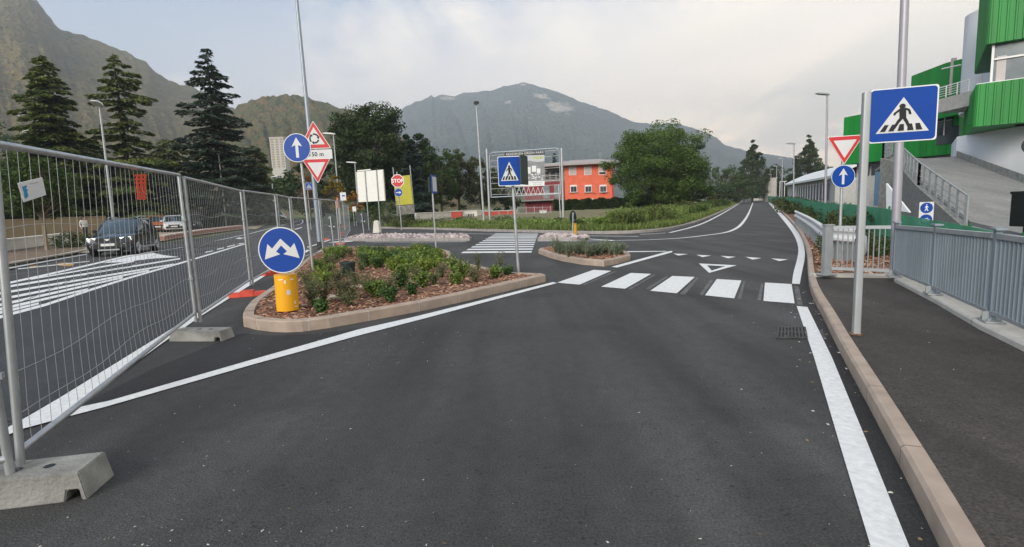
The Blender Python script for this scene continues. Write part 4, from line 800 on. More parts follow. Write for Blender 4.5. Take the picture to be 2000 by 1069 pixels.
# green netting fence (fence line with netting), one run with posts
nl = [at(1500, 383, 150), at(1528, 385, 75), at(1560, 388, 42), at(1607, 397, 24), at(1660, 400, 17.5), at(1736, 408, 13.0), at(1760, 421, 12.2), at(1893, 444, 9.4), at(2000, 462, 8.0)]
root = thing('netting_fence', 'long fence covered with translucent green netting behind the planted strip', 'fence', Vector((nl[5].x, nl[5].y, 0)))
nl2 = dense(nl, 2.5, False); mb = MB(); vs = [(p.x, p.y, z) for p in nl2 for z in (-.1, p.z * .5, p.z + random.uniform(-.03, .03))]
mb.add([(x + random.uniform(-.02, .02), y + random.uniform(-.03, .03), z) for x, y, z in vs], [(3 * i + j, 3 * i + 3 + j, 3 * i + 4 + j, 3 * i + 1 + j) for i in range(len(nl2) - 1) for j in (0, 1)]); ob = mb.build('netting', M['green_net'], root)
so = ob.modifiers.new('thickness', 'SOLIDIFY'); so.thickness = .012
for p in nl2[::1][6:]:
    if p.y < 60: MB().cyl((p.x + .05, p.y + .05, 0), (p.x + .05, p.y + .05, p.z + .06), .025, n=8).build('post', M['green_dark'], root)
# drain gully in the gutter
a, b, c, d = pxs([(1521, 641), (1572, 641), (1576, 662), (1518, 662)]); root = thing('drain_gully', 'black iron drain grating in the asphalt at the right edge line', 'drain', G(1545, 652)); mb = MB(); 
mb.add([Vector((p.x, p.y, .002)) for p in (a, b, c, d)], [(0, 1, 2, 3)]); mb.build('gully_pit', M['asphalt_fresh'], root); mb = MB()
for k in range(9):
    t = k / 8; p, q = a.lerp(b, t), d.lerp(c, t); rail_bar(mb, Vector((p.x, p.y, .009)), Vector((q.x, q.y, .009)), .018, .012)
for t in (0, .5, 1): p, q = a.lerp(d, t), b.lerp(c, t); rail_bar(mb, Vector((p.x, p.y, .010)), Vector((q.x, q.y, .010)), .03, .012)
mb.build('grating', M['grate'], root)
a, b, c, d = pxs([(1594, 646), (1606, 646), (1614, 664), (1600, 664)]); tag(MB().prism([(p.x, p.y) for p in (a, b, c, d)], .001, .006).build('drain_cover', M['grate']), 'small dark drain cover between the edge line and the right kerb', 'drain')
# ================================================================== green and white building with ramp
def ngon(mb, pts, mi=0): mb.add(pts, [tuple(range(len(pts)))], mi)
def ext_block(mb, a, b, depth, z0, z1, mi=0):      # wall along a-b (plan), going back by depth to the far side
    x = (b - a); x.z = 0; x.normalize(); n = Vector((-x.y, x.x, 0)); n = n if n.y > 0 or (abs(n.y) < .2 and n.x > 0) else -n
    mb.prism([(p.x, p.y) for p in (a, b, b + n * depth, a + n * depth)], z0, z1, mi); return x, n
RAMP = lambda p: p.z - .235 * (p.y - 16.2)
root = thing('green_building', 'green ribbed and white building with a ramp at the right', 'building', (24, 30, 0))
ca = at(1909, 165, 25); cb = at(2000, 146, 24.05); xd = (cb - ca); xd.z = 0; xd.normalize(); cb = ca + xd * 9
zA0, zA1, zB0 = at(1905, 248, 25).z, ca.z, at(1918, 88, 25).z
ca2 = Vector((ca.x + .12, ca.y, 0))
def ribbed(name, a, b, z0, z1, depth, root, pitch=.28, m='green_panel'):
    mb = MB(); x, n = ext_block(mb, a, b, depth, z0, z1); o = mb.build(name, M[m], root); mb = MB(); L = (b - a).length
    for k in range(int(L / pitch) + 1):
        p = a + x * (k * pitch + .02); mb.prism([(q.x, q.y) for q in (p, p + x * .1, p + x * .08 - n * .05, p + x * .02 - n * .05)], z0 + .003, z1 - .003)
    for k in range(int(depth / pitch)):
        p = a + n * (k * pitch + .1); mb.prism([(q.x, q.y) for q in (p, p + n * .1, p + n * .08 - x * .05, p + n * .02 - x * .05)], z0 + .003, z1 - .003)
    mb.build('rib', M[m], o); return x, n
xd, nd = ribbed('lower_green_band', ca, cb, zA0, zA1, 8, root)
ca2 = ca + xd * .25 + nd * .1; ribbed('upper_green_band', ca2, cb, zB0, zB0 + 4.5, 8, root)
mb = MB(); ext_block(mb, ca2 + xd * .3 + nd * .4, cb, 6, zA1 + .05, zB0 - .003); gl_ = mb.build('window_band', M['glass_pale'], root)
mb = MB(); L = 9
for k in range(5):
    p = ca2 + xd * (.24 + k * 1.18) + nd * .3; mb.box((p.x, p.y, (zA1 + zB0) / 2), (.09, .12, zB0 - zA1 - .06), math.atan2(xd.y, xd.x))
for zz in (.62,):
    a_ = ca2 + xd * .3 + nd * .32; b_ = cb + nd * .32; rail_bar(mb, Vector((a_.x, a_.y, zA1 + (zB0 - zA1) * zz)), Vector((b_.x, b_.y, zA1 + (zB0 - zA1) * zz)), .06, .08)
mb.box(((ca2 + xd * 4 + nd * .3).x, (ca2 + xd * 4 + nd * .3).y, zA1 + .04), (8.5, .2, .07), math.atan2(xd.y, xd.x))
mb.build('window_frame', M['frame_white'], gl_)
for k, (dx, w_, h_) in enumerate(((.45, .5, 1.1), (1.35, .7, .6), (2.3, .4, 1.3), (3.2, .8, .5))):
    p = ca2 + xd * (dx + .2) + nd * .385; MB().box((p.x, p.y, zA1 + .1 + h_ / 2), (w_, .02, h_), math.atan2(xd.y, xd.x)).build('window_blind', M['shutter'], gl_)
mb = MB(); p = ca + xd * 2.2 + nd * 1; mb.box((p.x, p.y, zA0 - .05), (1.4, .3, .09), math.atan2(xd.y, xd.x)); mb.build('soffit_lamp', M['plastic'], root)
# white base wall under the green bands: left end at px 1867, right end beyond the frame
wl = on_plane(1866, 315, RAMP); wr = on_plane(2000, 368, RAMP); wr2 = wl + (wr - wl) * 1.6
mb = MB(); x = (wr2 - wl); x.z = 0; x.normalize(); n = Vector((-x.y, x.x, 0)); n = n if n.x > 0 else -n
def meet(a, d, b, e):                       # plan intersection of a+t*d and b+s*e
    k = d.x * e.y - d.y * e.x; t = ((b.x - a.x) * e.y - (b.y - a.y) * e.x) / k; return a + d * t
wq = at(2010, 368, 24.6); wq.z = 0; wm = Vector((wl.x, wl.y, 0)).lerp(wq, 1.08); we = wm + xd * 7
ps = [wl, wm, we, we + nd * 5, wl + nd * 6]
ztw = at(1868, 215, wl.y).z; mb.add([Vector((p.x, p.y, -1)) for p in ps] + [Vector((p.x, p.y, z)) for p, z in zip(ps, (zA0 - .01,) * 5)], [(4, 3, 2, 1, 0), (5, 6, 7, 8, 9)] + [(i, (i + 1) % 5, 5 + (i + 1) % 5, 5 + i) for i in range(5)])
mb.build('white_wall', M['bw_white'], root)
# drum
dc = at(1880, 100, 36); rr = 4.4; cx, cy = dc.x + rr * .755, dc.y - rr * .656
zt_ = at(1880, 42, 36).z; zb0 = at(1876, 178, 36).z - 1.6
mb = MB(); n = 48; vs = []
for j in range(n):
    t = 2 * math.pi * j / n; X, Y = cx + rr * math.cos(t), cy + rr * math.sin(t); vs.append((X, Y, zb0))
for j in range(n):
    t = 2 * math.pi * j / n; X, Y = cx + rr * math.cos(t), cy + rr * math.sin(t); vs.append((X, Y, zt_ + .2 * (X - cx + rr)))
mb.add(vs, [tuple(range(n - 1, -1, -1)), tuple(range(n, 2 * n))] + [(j, (j + 1) % n, n + (j + 1) % n, n + j) for j in range(n)]); mb.build('white_drum', M['bw_white'], root, True)
# gangway with railing
ga, gb = at(1826, 205, 30.4), at(1914, 205, 27.4); zg0, zg1 = at(1829, 222, 30.4).z, at(1829, 196, 30.4).z
mb = MB(); ext_block(mb, ga, gb, 3, zg0, zg1); gw = mb.build('gangway', M['soffit'], root)
mb = MB(); zr = at(1829, 174, 30.4).z; x = (gb - ga).normalized(); Lg = (gb - ga).length
for k in range(5): rail_bar(mb, Vector((ga.x, ga.y, zg1 + (zr - zg1) * (k + 1) / 5)), Vector((gb.x, gb.y, zg1 + (zr - zg1) * (k + 1) / 5)), .025, .025 if k < 4 else .05)
for k in range(5): p = ga.lerp(gb, k / 4); mb.cyl((p.x, p.y, zg1), (p.x, p.y, zr), .03, n=6)
mb.build('gangway_railing', M['frame_white'], gw)
# stair tower behind, green
ta, tb = at(1847, 140, 40), at(1890, 140, 38); mb = MB()
vs = [Vector((p.x, p.y, z)) for p, z in ((ta, at(1847, 230, 40).z), (tb, at(1847, 230, 40).z), (tb, at(1890, 112, 38).z), (ta, at(1847, 123, 40).z))]
mb.add(vs + [v + Vector((.5, 4, 0)) for v in vs], [(0, 1, 2, 3), (7, 6, 5, 4), (0, 3, 7, 4), (3, 2, 6, 7), (2, 1, 5, 6), (1, 0, 4, 5)]); tw = mb.build('stair_tower', M['green_panel'], root)
p = at(1861, 150, 39.4); mb = MB(); mb.box(p, (.28, .2, 2.6)); mb.build('downpipe', M['shutter'], tw)
mb = MB(); mb.tube([at(1840, 135, 39), at(1876, 127, 37)], .05, 8); mb.build('rail', M['frame_white'], tw)
# long green wing
la, lb = at(1647, 270, 50), at(1872, 260, 40.5); z0, z1 = at(1647, 322, 50).z, at(1647, 230, 50).z
xw, nw = ribbed('long_green_wing', la, lb, z0, z1, 9, root, .5)
p = la.lerp(lb, .34); 
mb = MB(); q = la.lerp(lb, .97); xa = math.atan2(xw.y, xw.x)
for px, py, w, h in ((1832, 236, 1.1, 2.2), (1852, 265, 1.6, 1.3)): c = at(px, py, 41.2); c = la + xw * ((Vector((c.x, c.y, 0)) - Vector((la.x, la.y, 0))).dot(xw)) - nw * .04 + Vector((0, 0, c.z - la.z)); mb.box(c, (w, .08, h), xa)
wn = mb.build('window', M['glass'], root); mb = MB(); c0 = at(1832, 236, 41.2); c0 = la + xw * ((Vector((c0.x, c0.y, 0)) - Vector((la.x, la.y, 0))).dot(xw)) - nw * .1 + Vector((0, 0, c0.z - la.z)); mb.box(c0, (.06, .06, 2.2), xa); mb.box(c0, (1.1, .05, .06), xa); mb.build('window_frame', M['frame_white'], wn)
# ground floor below the wing: wall, window strip, blue door, column
a_, b_ = la + nw * 1.2 - xw * -.5, lb + nw * 1.2; mb = MB(); ext_block(mb, a_, b_, 6, -.5, z0 - .003); mb.build('ground_floor_wall', M['shed_wall'], root)
mb = MB()
for k in range(7): p = a_ + xw * (1.0 + k * .85) - nw * .03; mb.box((p.x, p.y, z0 - .65), (.62, .06, 1.0), xa)
mb.build('window', M['glass'], root)
mb = MB(); c = at(1718, 366, 45); mb.box(c, (.75, .25, 3.1), xa); dr = mb.build('blue_door', M['door_blue'], root); mb = MB()
for k in range(4): mb.box(c + Vector((-.0, -.2, -1.2 + k * .78)), (.06, .08, .06), xa)
mb.build('bolt', M['frame_white'], dr); mb = MB(); c = at(1733, 372, 43); mb.cyl((c.x, c.y, -.2), (c.x, c.y, at(1733, 330, 43).z), .14); mb.build('column', M['bw_white'], root)
# the ramp itself
ra = thing('access_ramp', 'broad grey asphalt ramp with a railed left edge climbing to the green building', 'ramp', (16, 25, 0))
L0, L1, L2 = on_plane(1893, 448, RAMP), on_plane(1800, 368, RAMP), on_plane(1759, 322, RAMP)
R0, R1 = wr2, wl
top = [L2, R1]
fa = L0 + (L0 - L1) * .8
fa.z = max(fa.z, .02); ra0 = R0 + (wr - wl).normalized() * 1.0
mb = MB(); S_ = [(fa, Vector((ra0.x + 1, ra0.y - 3, fa.z))), (L0, wr2), (L1, wl.lerp(wr, .55)), (L2, wl)]
vs = [];
for a_, b_ in S_: vs += [a_, b_]
mb.add(vs, [(2 * i, 2 * i + 1, 2 * i + 3, 2 * i + 2) for i in range(3)])
Q1, Q2 = at(1729, 314, L2.y + 1.5), at(1746, 305, L2.y + 5)
pl_ = [L2, wl, wl + Vector((4, 12, .3)), Q2, Q1]
mb.add(pl_, [(0, 1, 2, 3, 4)])
deck = mb.build('deck', M['asphalt_ramp'], ra); so = deck.modifiers.new('thickness', 'SOLIDIFY'); so.thickness = .25; so.offset = -1
mb = MB(); w = Vector((-.28, 0, 0)); side = [fa, L0, L1, L2, Q1, Q2]
for a_, b_ in zip(side[:-1], side[1:]):
    v = [a_ + w, a_, b_, b_ + w]; mb.add([Vector((p.x, p.y, -.6)) for p in v] + [p + Vector((0, 0, .14)) for p in v], [(3, 2, 1, 0), (4, 5, 6, 7), (0, 1, 5, 4), (1, 2, 6, 5), (2, 3, 7, 6), (3, 0, 4, 7)])
mb.build('side_wall', M['concrete'], ra)
a_, b_, c_ = at(1748, 358, 16), at(1794, 414, 15), at(1748, 407, 16); mb = MB(); o_ = Vector((-.16, -.1, 0)); mb.add([p + Vector((-.45, -.25, 0)) for p in (a_, b_, c_)] + [p + Vector((-.3, -.12, 0)) for p in (a_, b_, c_)], [(2, 1, 0), (3, 4, 5), (0, 1, 4, 3), (1, 2, 5, 4), (2, 0, 3, 5)]); mb.build('white_wall_panel', M['bw_white'], ra)
hr = 1.0; mb = MB()
for a_, b_ in zip(side[1:-1], side[2:]):
    for h in (.22, .45, .68, hr): rail_bar(mb, a_ + w / 2 + Vector((0, 0, h + .1)), b_ + w / 2 + Vector((0, 0, h + .1)), .02 if h < hr else .045, .02 if h < hr else .04)
    n = max(1, int((b_ - a_).length / .9))
    for k in range(n + 1): p = a_.lerp(b_, k / n) + w / 2; mb.box((p.x, p.y, p.z + hr / 2 + .12), (.05, .10, hr))
mb.build('railing', M['galv_dull'], ra)
mb = MB(); pr = [wl + Vector((-.1, -.15, 0)), wl.lerp(wr2, .3) + Vector((-.2, -.2, 0)), wr2 + Vector((-.2, -.2, 0))]
for a_, b_ in zip(pr[:-1], pr[1:]):
    v = [a_, b_, b_ + Vector((.3, .3, 0)), a_ + Vector((.3, .3, 0))]; mb.add([p + Vector((0, 0, -.1)) for p in v] + [p + Vector((0, 0, .55)) for p in v], [(3, 2, 1, 0), (4, 5, 6, 7), (0, 1, 5, 4), (1, 2, 6, 5), (2, 3, 7, 6), (3, 0, 4, 7)])
mb.build('parapet', M['concrete'], ra)
# painted line on the ramp top
q = [on_plane(x_, y_, lambda p: RAMP(p) - .006) for x_, y_ in ((1775, 334), (1829, 328.5), (1829, 330.5), (1775, 336))]; MB().add(q, [(0, 1, 2, 3)]).build('painted_line', M['paint_worn'], ra)
# yard ground behind the railing
sheet('yard', [[(5.9, -6), (30, -6), (60, 40), (75, 95)] + [(p.x + 3.1, p.y - 1.45) for p in strip if p.y < 95][::-1] + [(7.9, 10.9), (7.0, 9.6), (5.6, 4)]], .05, M['asphalt_old'])
bx = at(2010, 410, 12); tag(MB().box(bx, (.5, .4, .75)).box(bx + Vector((0, 0, .4)), (.54, .44, .06)).box(bx - Vector((0, 0, .7)), (.12, .12, .7)).build('meter_box', M['black'], bevel=.01), 'black box on a stand cut off by the right picture edge', 'box')
# ================================================================== glass-fronted shed at the far right
root = thing('glazed_shed', 'long low grey shed with a pale curved roof and glazed front beyond the green netting', 'building', (38, 80, 0)); sa, sb = at(1538, 388, 110), at(1630, 395, 70); sa.z = sb.z = 0
zt0, zt1 = at(1538, 360, 110).z, 0; mb = MB(); x = (sb - sa); x.z = 0; L = x.length; x.normalize(); n = Vector((-x.y, x.x, 0)); n = n if n.x > 0 else -n
ext_ = [sa, sb, sb + n * 14, sa + n * 14]; mb.prism([(p.x, p.y) for p in ext_], -.5, zt0 - .4); mb.build('wall', M['shed_wall'], root)
mb = MB(); rs = []
for i in range(9):
    t = i / 8; rs.append((t * 15 - .6, zt0 + 2.4 * math.sin(t * math.pi)))
vs = []
for e in (-.6, L + .6):
    for o_, z in rs: p = sa + x * e + n * o_; vs.append((p.x, p.y, z))
    for o_, z in rs: p = sa + x * e + n * o_; vs.append((p.x, p.y, z - .3))
mb.add(vs, [(i, i + 1, 18 + i + 1, 18 + i) for i in range(8)] + [(9 + i, 9 + i + 1, 27 + i + 1, 27 + i) for i in range(8)] + [(0, 9, 27, 18), (8, 17, 35, 26)] + [(i, i + 1, 10 + i, 9 + i) for i in range(8)] + [(18 + i, 19 + i, 28 + i, 27 + i) for i in range(8)]); mb.build('roof', M['shed_roof'], root)
mb = MB(); fm = MB(); an = math.atan2(x.y, x.x)
for k in range(12):
    p = sa + x * (L * (.3 + .055 * k)) - n * .06; mb.box((p.x, p.y, 1.9), (L * .05, .08, 2.3), an); q = sa + x * (L * (.275 + .055 * k)) - n * .09; fm.box((q.x, q.y, 1.9), (.16, .1, 2.9), an)
wn = mb.build('window_wall', M['shed_dark'], root); fm.build('mullion', M['frame_white'], wn); p = sa + x * 8 - n * .05; MB().box((p.x, p.y, 1.3), (1.6, .08, 2.6), an).build('door', M['black'], root)
p = at(1505, 372, 165); tag(MB().box((p.x, p.y, 3.3), (2.6, 2.2, 7.6)).box((p.x, p.y, 7.2), (2.9, 2.5, .3)).build('concrete_pillar', M['site_wall']), 'squat beige concrete pillar at the far end of the road', 'pillar')
gm = MB(); a_, b_ = at(1523, 380, 120), at(1532, 380, 120)
for q in (a_, b_): gm.cyl((q.x, q.y, 0), (q.x, q.y, at(1523, 355, 120).z), .07, n=8)
gm.tube([Vector((a_.x, a_.y, at(1523, 355, 120).z)), Vector((b_.x + .4, b_.y, at(1523, 355, 120).z))], .08, 8); tag(gm.build('gantry', M['frame_white']), 'thin white portal frame beside the far lamps', 'gantry')
p = at(1482, 389, 200); tag(MB().box((p.x, p.y, .7), (5.5, .4, .8)).box((p.x, p.y, 1.12), (5.7, .5, .06)).build('barrier', M['white_wall']), 'low white barrier closing the far end of the straight road', 'barrier')
# ================================================================== orange house
HD = 92; root = thing('orange_house', 'orange rendered house with grey shutters and a flat overhanging roof beyond the hedge', 'house', at(1150, 395, HD))
fa0, fb0 = at(1103, 360, HD), at(1198.5, 360, HD - 1.5); z1 = at(1150, 323, HD).z; x = (fb0 - fa0); x.z = 0; x.normalize(); n = Vector((-x.y, x.x, 0)); mb = MB()
mb.prism([(p.x, p.y) for p in (fa0, fb0, fb0 + n * 9, fa0 + n * 9)], -.5, z1); mb.build('wall', M['orange_wall'], root)
def hb(px, py, w, h, d=.1, o=0.0, Dm=None):
    c = at(px, py, HD - .8); s = (Vector((c.x, c.y, 0)) - Vector((fa0.x, fa0.y, 0))).dot(x); p = fa0 + x * s - n * o; return Vector((p.x, p.y, c.z)), px2m(w, c), px2m(h, c)
an = math.atan2(x.y, x.x)
for px in (1118, 1148, 1176.5):
    c, w, h = hb(px, 333.5, 12.4, 15); o_ = 1.0
    f = MB().box(c, (w + .16, .12, h + .16), an).build('window', M['frame_white'], root); mb = MB()
    hh = h if px < 1170 else h * .68
    for k in range(int(hh / .13)): mb.box(c - n * .09 + Vector((0, 0, h / 2 - .065 - k * .13)), (w, .05, .115), an)
    mb.build('shutter', M['shutter'], f)
    if px > 1170: MB().box(c - n * .07 + Vector((0, 0, -h * .34)), (w, .06, h * .28), an).build('pane', M['glass'], f)
for px in (1120, 1149, 1178):
    c, w, h = hb(px, 368.5, 12, 12.4); f = MB().box(c, (w + .14, .12, h + .14), an).build('window', M['frame_white'], root)
    mb = MB(); mb.box(c - n * .07 + x * -w * .23 + Vector((0, 0, -.1)), (w * .46, .06, h * .82), an); mb.box(c - n * .07 + x * w * .25 + Vector((0, 0, -.1)), (w * .44, .06, h * .82), an); mb.build('pane', M['glass'], f)
    MB().box(c - n * .09 + Vector((0, 0, h * .42)), (w, .08, h * .2), an).build('shutter_box', M['frame_white'], f); MB().box(c - n * .16 + Vector((0, 0, -h / 2 - .1)), (w + .4, .3, .08), an).build('sill', M['shutter'], f)
mb = MB()
for px in (1160.5, 1163, 1178, 1181): c, w, h = hb(px, 378.5, 2, 2); mb.box(c - n * .02, (.17, .1, .17), an)
mb.build('vent', M['purple_wall'], root); c, w, h = hb(1151, 390.5, 16, 4.5); MB().box(c - n * .05, (w, .1, h), an).build('name_plate', M['paper'], root)
c, w, h = hb(1196.5, 356, 1.2, 68); MB().cyl((c - n * .1) - Vector((0, 0, h / 2)), (c - n * .1) + Vector((0, 0, h / 2)), .06, n=8).build('downpipe', M['purple_wall'], root)
# roof: flat with overhang, rising toward the left ridge
rp = [fa0 - x * 3.9 - n * 1.4, fb0 + x * 1.6 - n * 1.4, fb0 + x * 1.6 + n * 10.5, fa0 - x * 3.9 + n * 10.5]; mb = MB(); ap = [fa0 + x * 1.0 + n * 4.5, fb0 - x * 3 + n * 4.5]
vs = [Vector((p.x, p.y, z1 + .02)) for p in rp] + [Vector((p.x, p.y, z1 + .32)) for p in rp] + [Vector((p.x, p.y, z1 + 1.3)) for p in ap]
mb.add(vs, [(3, 2, 1, 0), (0, 1, 5, 4), (1, 2, 6, 5), (2, 3, 7, 6), (3, 0, 4, 7), (4, 5, 9, 8), (5, 6, 9), (6, 7, 8, 9), (7, 4, 8)]); rf = mb.build('roof', M['roof'], root)
for px, py, hgt in ((1135, 318, 1.0), (1141, 317, .7), (1159, 317, .9)): c = at(px, py, HD + 4); mb = MB(); mb.cyl(c - Vector((0, 0, .8)), c + Vector((0, 0, hgt * .3)), .16, n=8); mb.cyl(c + Vector((0, 0, hgt * .3)), c + Vector((0, 0, hgt * .3 + .12)), .26, n=8); mb.build('chimney', M['shutter'], rf)
c = at(1172, 303, HD + 4); mb = MB(); mb.cyl(c - Vector((0, 0, 1.6)), c + Vector((0, 0, .4)), .03, n=6); mb.box(c + Vector((0, 0, .2)), (.8, .03, .03)); mb.box(c + Vector((-.2, 0, .35)), (.5, .03, .03)); mb.build('aerial', M['galv_dull'], rf)
# left wing, receding to the left, grey above and wine red below with balcony
wa, wb = at(1063, 360, HD + 4), fa0 + n * .4; mb = MB(); zm = at(1080, 355, HD).z; xw2 = (wb - wa); xw2.z = 0; xw2.normalize(); n2 = Vector((-xw2.y, xw2.x, 0)); aw = math.atan2(xw2.y, xw2.x)
mb.prism([(p.x, p.y) for p in (wa, wb - xw2 * .01, wb + n2 * 7, wa + n2 * 7)], zm, z1 - .01); up_w = mb.build('upper_wing', M['grey_wall'], root); mb = MB(); wa3 = at(1024, 370, HD + 3)
mb.prism([(p.x, p.y) for p in (wa3, wb - xw2 * .02, wb + n2 * 7, wa3 + n2 * 7)], -.5, zm - .01); lw = mb.build('lower_wing', M['purple_wall'], root)
x3 = (wb - wa3); x3.z = 0; L3 = x3.length; x3.normalize(); n3 = Vector((-x3.y, x3.x, 0)); a3 = math.atan2(x3.y, x3.x); zb3 = at(1050, 391.5, HD).z
MB().box((wa3 + x3 * L3 * .48 - n3 * .8 + Vector((0, 0, zb3 - wa3.z))), (L3 * .98, 1.6, .2), a3).build('balcony', M['concrete'], root); mb = MB()
zr = zb3 + 1.1; p0_, p1_ = wa3 - n3 * 1.55, wb - n3 * 1.55; rail_bar(mb, Vector((p0_.x, p0_.y, zr)), Vector((p1_.x, p1_.y, zr)), .06, .06)
for k in range(40): p = p0_.lerp(p1_, k / 39); mb.box((p.x, p.y, zb3 + .6), (.03, .03, 1.0))
mb.build('balcony_railing', M['shutter'], root)
for t in (.55, .82): p = wa3 + x3 * L3 * t - n3 * .05; MB().box((p.x, p.y, zb3 + 1.4), (1.2, .1, 2.3), a3).build('balcony_door', M['glass_pale'], root)
mb = MB()
for k in range(3): p = wa + xw2 * (.8 + k * 1.4) - n2 * .04; mb.box((p.x, p.y, (zm + z1) / 2), (.8, .08, 1.4), aw)
mb.build('window', M['glass'], root); mb = MB()
for k in range(5): p = wa - n2 * .5; q = wb - n2 * .5; z = zm + .25 + k * .28; rail_bar(mb, Vector((p.x, p.y, z)), Vector((q.x, q.y, z)), .03, .03)
mb.build('terrace_railing', M['frame_white'], root)
# ================================================================== billboard
B0, B1 = at(957, 436, 46.3), at(1100.5, 434, 45); B0.z = B1.z = .15; root = thing('billboard', 'large tubular billboard frame with a grey housing advertisement, before the orange house', 'billboard', B0)
for b, py in ((B0, 291), (B1, 289)): MB().tube([b - Vector((0, 0, .3)), Vector((b.x, b.y, Zof(b, py)))], .1, 12).build('post', M['steel_grey'], root, True)
ex = (B1 - B0); ex.z = 0; Lb = ex.length; ex.normalize(); zt, zb_ = Zof(B0, 299) , Zof(B0, 386); nb = Vector((ex.y, -ex.x, 0)); fr = (B0 + Vector((0, 0, -B0.z)), ex, Vector((0, 0, 1)), nb)
zt2 = Zof(B1, 288.5); i0, i1 = .22, Lb - .18; fr_pts = [(i0, zb_), (i0, zt - .35), (i0 + .05, zt - .1), (i0 + .3, zt), (i1 - .3, zt2 - .02), (i1 - .05, zt2 - .1), (i1, zt2 - .35), (i1, zb_ + .05), (i0, zb_)]
MB().tube([fr[0] + ex * a_ + Vector((0, 0, b_)) for a_, b_ in fr_pts], .055, 10, caps=False).build('frame', M['lamp_blue'], root, True)
mb = MB()
for k in range(8): z = zb_ + (zt - zb_) * (k + .5) / 8; mb.tube([fr[0] + ex * i0 + Vector((0, 0, z)), fr[0] + ex * i1 + Vector((0, 0, z + random.uniform(-.15, .15)))], .012, 5)
mb.build('tie_wire', M['paper'], root)
def bp(px, py): v = on_plane(px, py, lambda p: (p - fr[0]).dot(nb)); return ((v - fr[0]).dot(ex), v.z)
f2 = off(fr, 0, 0, .02)
bd = MB().plate([bp(*q) for q in ((986, 297), (1063.5, 295), (1063.5, 363), (987, 365))], f2, -.02, .0).build('poster', M['print_sky'], root)
MB().plate([bp(*q) for q in ((985.5, 298), (1063.7, 294.8), (1063.7, 302.6), (985.5, 305.2))], f2, .001, .006).build('header', M['print_dark'], bd)
hd = bp(1025, 300); fx = (f2[0] + ex * hd[0] + Vector((0, 0, hd[1])), (ex + Vector((0, 0, .0))).normalized(), Vector((0, 0, 1)), nb); text('RESIDENZA GREEN PARK', fx, .25, M['paper'], 'lettering', bd, .008, .0, .002, 1.12)
MB().plate([bp(*q) for q in ((1041, 307), (1062, 306), (1062, 310), (1041, 311))], f2, .001, .005).build('lime_block', M['print_lime'], bd)
MB().plate([bp(*q) for q in ((987, 322), (1000, 318), (1020, 317), (1035, 314), (1050, 317), (1063.4, 315), (1063.4, 353), (987, 355))], f2, .001, .005).build('hill_print', M['print_hill'], bd)
mb = MB()
for px, py, w, h in ((1032, 333, 9, 13), (1043, 330, 8, 12), (1052, 334, 7, 9), (1024, 338, 6, 8)): mb.plate([bp(px - w / 2, py + h / 2), bp(px + w / 2, py + h / 2), bp(px + w / 2, py - h / 2), bp(px - w / 2, py - h / 2)], f2, .006, .009)
for k in range(26):
    px, py = random.uniform(1022, 1061), random.uniform(339, 351); w, h = random.uniform(2, 4.5), random.uniform(1, 2.4); mb.plate([bp(px - w / 2, py + h / 2), bp(px + w / 2, py + h / 2), bp(px + w / 2, py - h / 2), bp(px - w / 2, py - h / 2)], f2, .006, .008 + k * .0002)
mb.build('building_print', M['paper'], bd)
MB().plate([bp(*q) for q in ((987, 356), (1063.5, 353.4), (1063.5, 363), (987, 365.2))], f2, .001, .006).build('footer', M['paper'], bd)
mb = MB()
for px, py, w in ((1050, 356.5, 21), (1050, 360, 17)):
    for k in range(9): q = px - w / 2 + k * w / 9; mb.plate([bp(q, py + .9), bp(q + w / 9 * .7, py + .9), bp(q + w / 9 * .7, py - .9), bp(q, py - .9)], f2, .0065, .008)
mb.build('footer_print', M['print_grey'], bd)
mb = MB(); zz = []
for k in range(15): px = 1000 + k * 4.6; zz.append(fr[0] + ex * bp(px, 366 if k % 2 else 381)[0] + Vector((0, 0, bp(px, 366 if k % 2 else 381)[1])))
for a_, b_ in zip(zz[:-1], zz[1:]): mb.tube([a_, b_], .018, 5)
mb.build('lattice', M['paper'], root)
sb_ = at(1096, 455, 38); sb_.z = .2; sp = at(1091, 362, 38); tag(MB().tube([sb_, sp], .04, 8).build('sign_pole', M['galv']), 'bare thin pole in front of the right billboard post', 'pole')
# ================================================================== building site bits behind the verge
def site(px, py, D, w, h, d, m, name, label, cat, extra=None):
    c = at(px, py, D); c.z = c.z; root = thing(name, label, cat, c); MB().box(c, (w, d, h)).build('body', M[m], root, bevel=.03); MB().box(c + Vector((0, 0, h / 2 + .04)), (w + .15, d + .15, .08)).build('lid', M['site_wall'], root)
    if extra: extra(root, c, w, h, d)
    return root
def cab(root, c, w, h, d):
    for k in range(4): MB().box(c + Vector((-w * .2 + k * w * .13, -d / 2 - .02, h * .22)), (w * .07, .03, h * .22)).build('window', M['black'], root)
site(921, 428, 62, 1.5, 1.9, 1.2, 'white_wall', 'site_cabin', 'small white site cabin with dark slits behind the weeds', 'cabin', cab)
site(893, 428, 60, 1.2, 1.7, 1.0, 'red_site', 'red_tank', 'red steel tank at the building site left of the white cabin', 'tank', lambda r, c, w, h, d: MB().box(c + Vector((.1, -d / 2 - .02, -h * .3)), (w * .5, .04, h * .3)).build('plate', M['yellow'], r))
site(975, 420, 64, 4.3, .9, .2, 'red_site', 'red_hoarding', 'low red hoarding to the right of the white site cabin', 'hoarding', lambda r, c, w, h, d: [MB().box(c + Vector((-w / 2 + w * k / 4, -.13, -.3)), (.08, .06, h + .7)).build('post', M['galv_dull'], r) for k in range(5)])
site(1061, 421, 66, .85, 1.2, .5, 'paper', 'white_sacks', 'pale sacks piled at the site under the billboard', 'sacks')
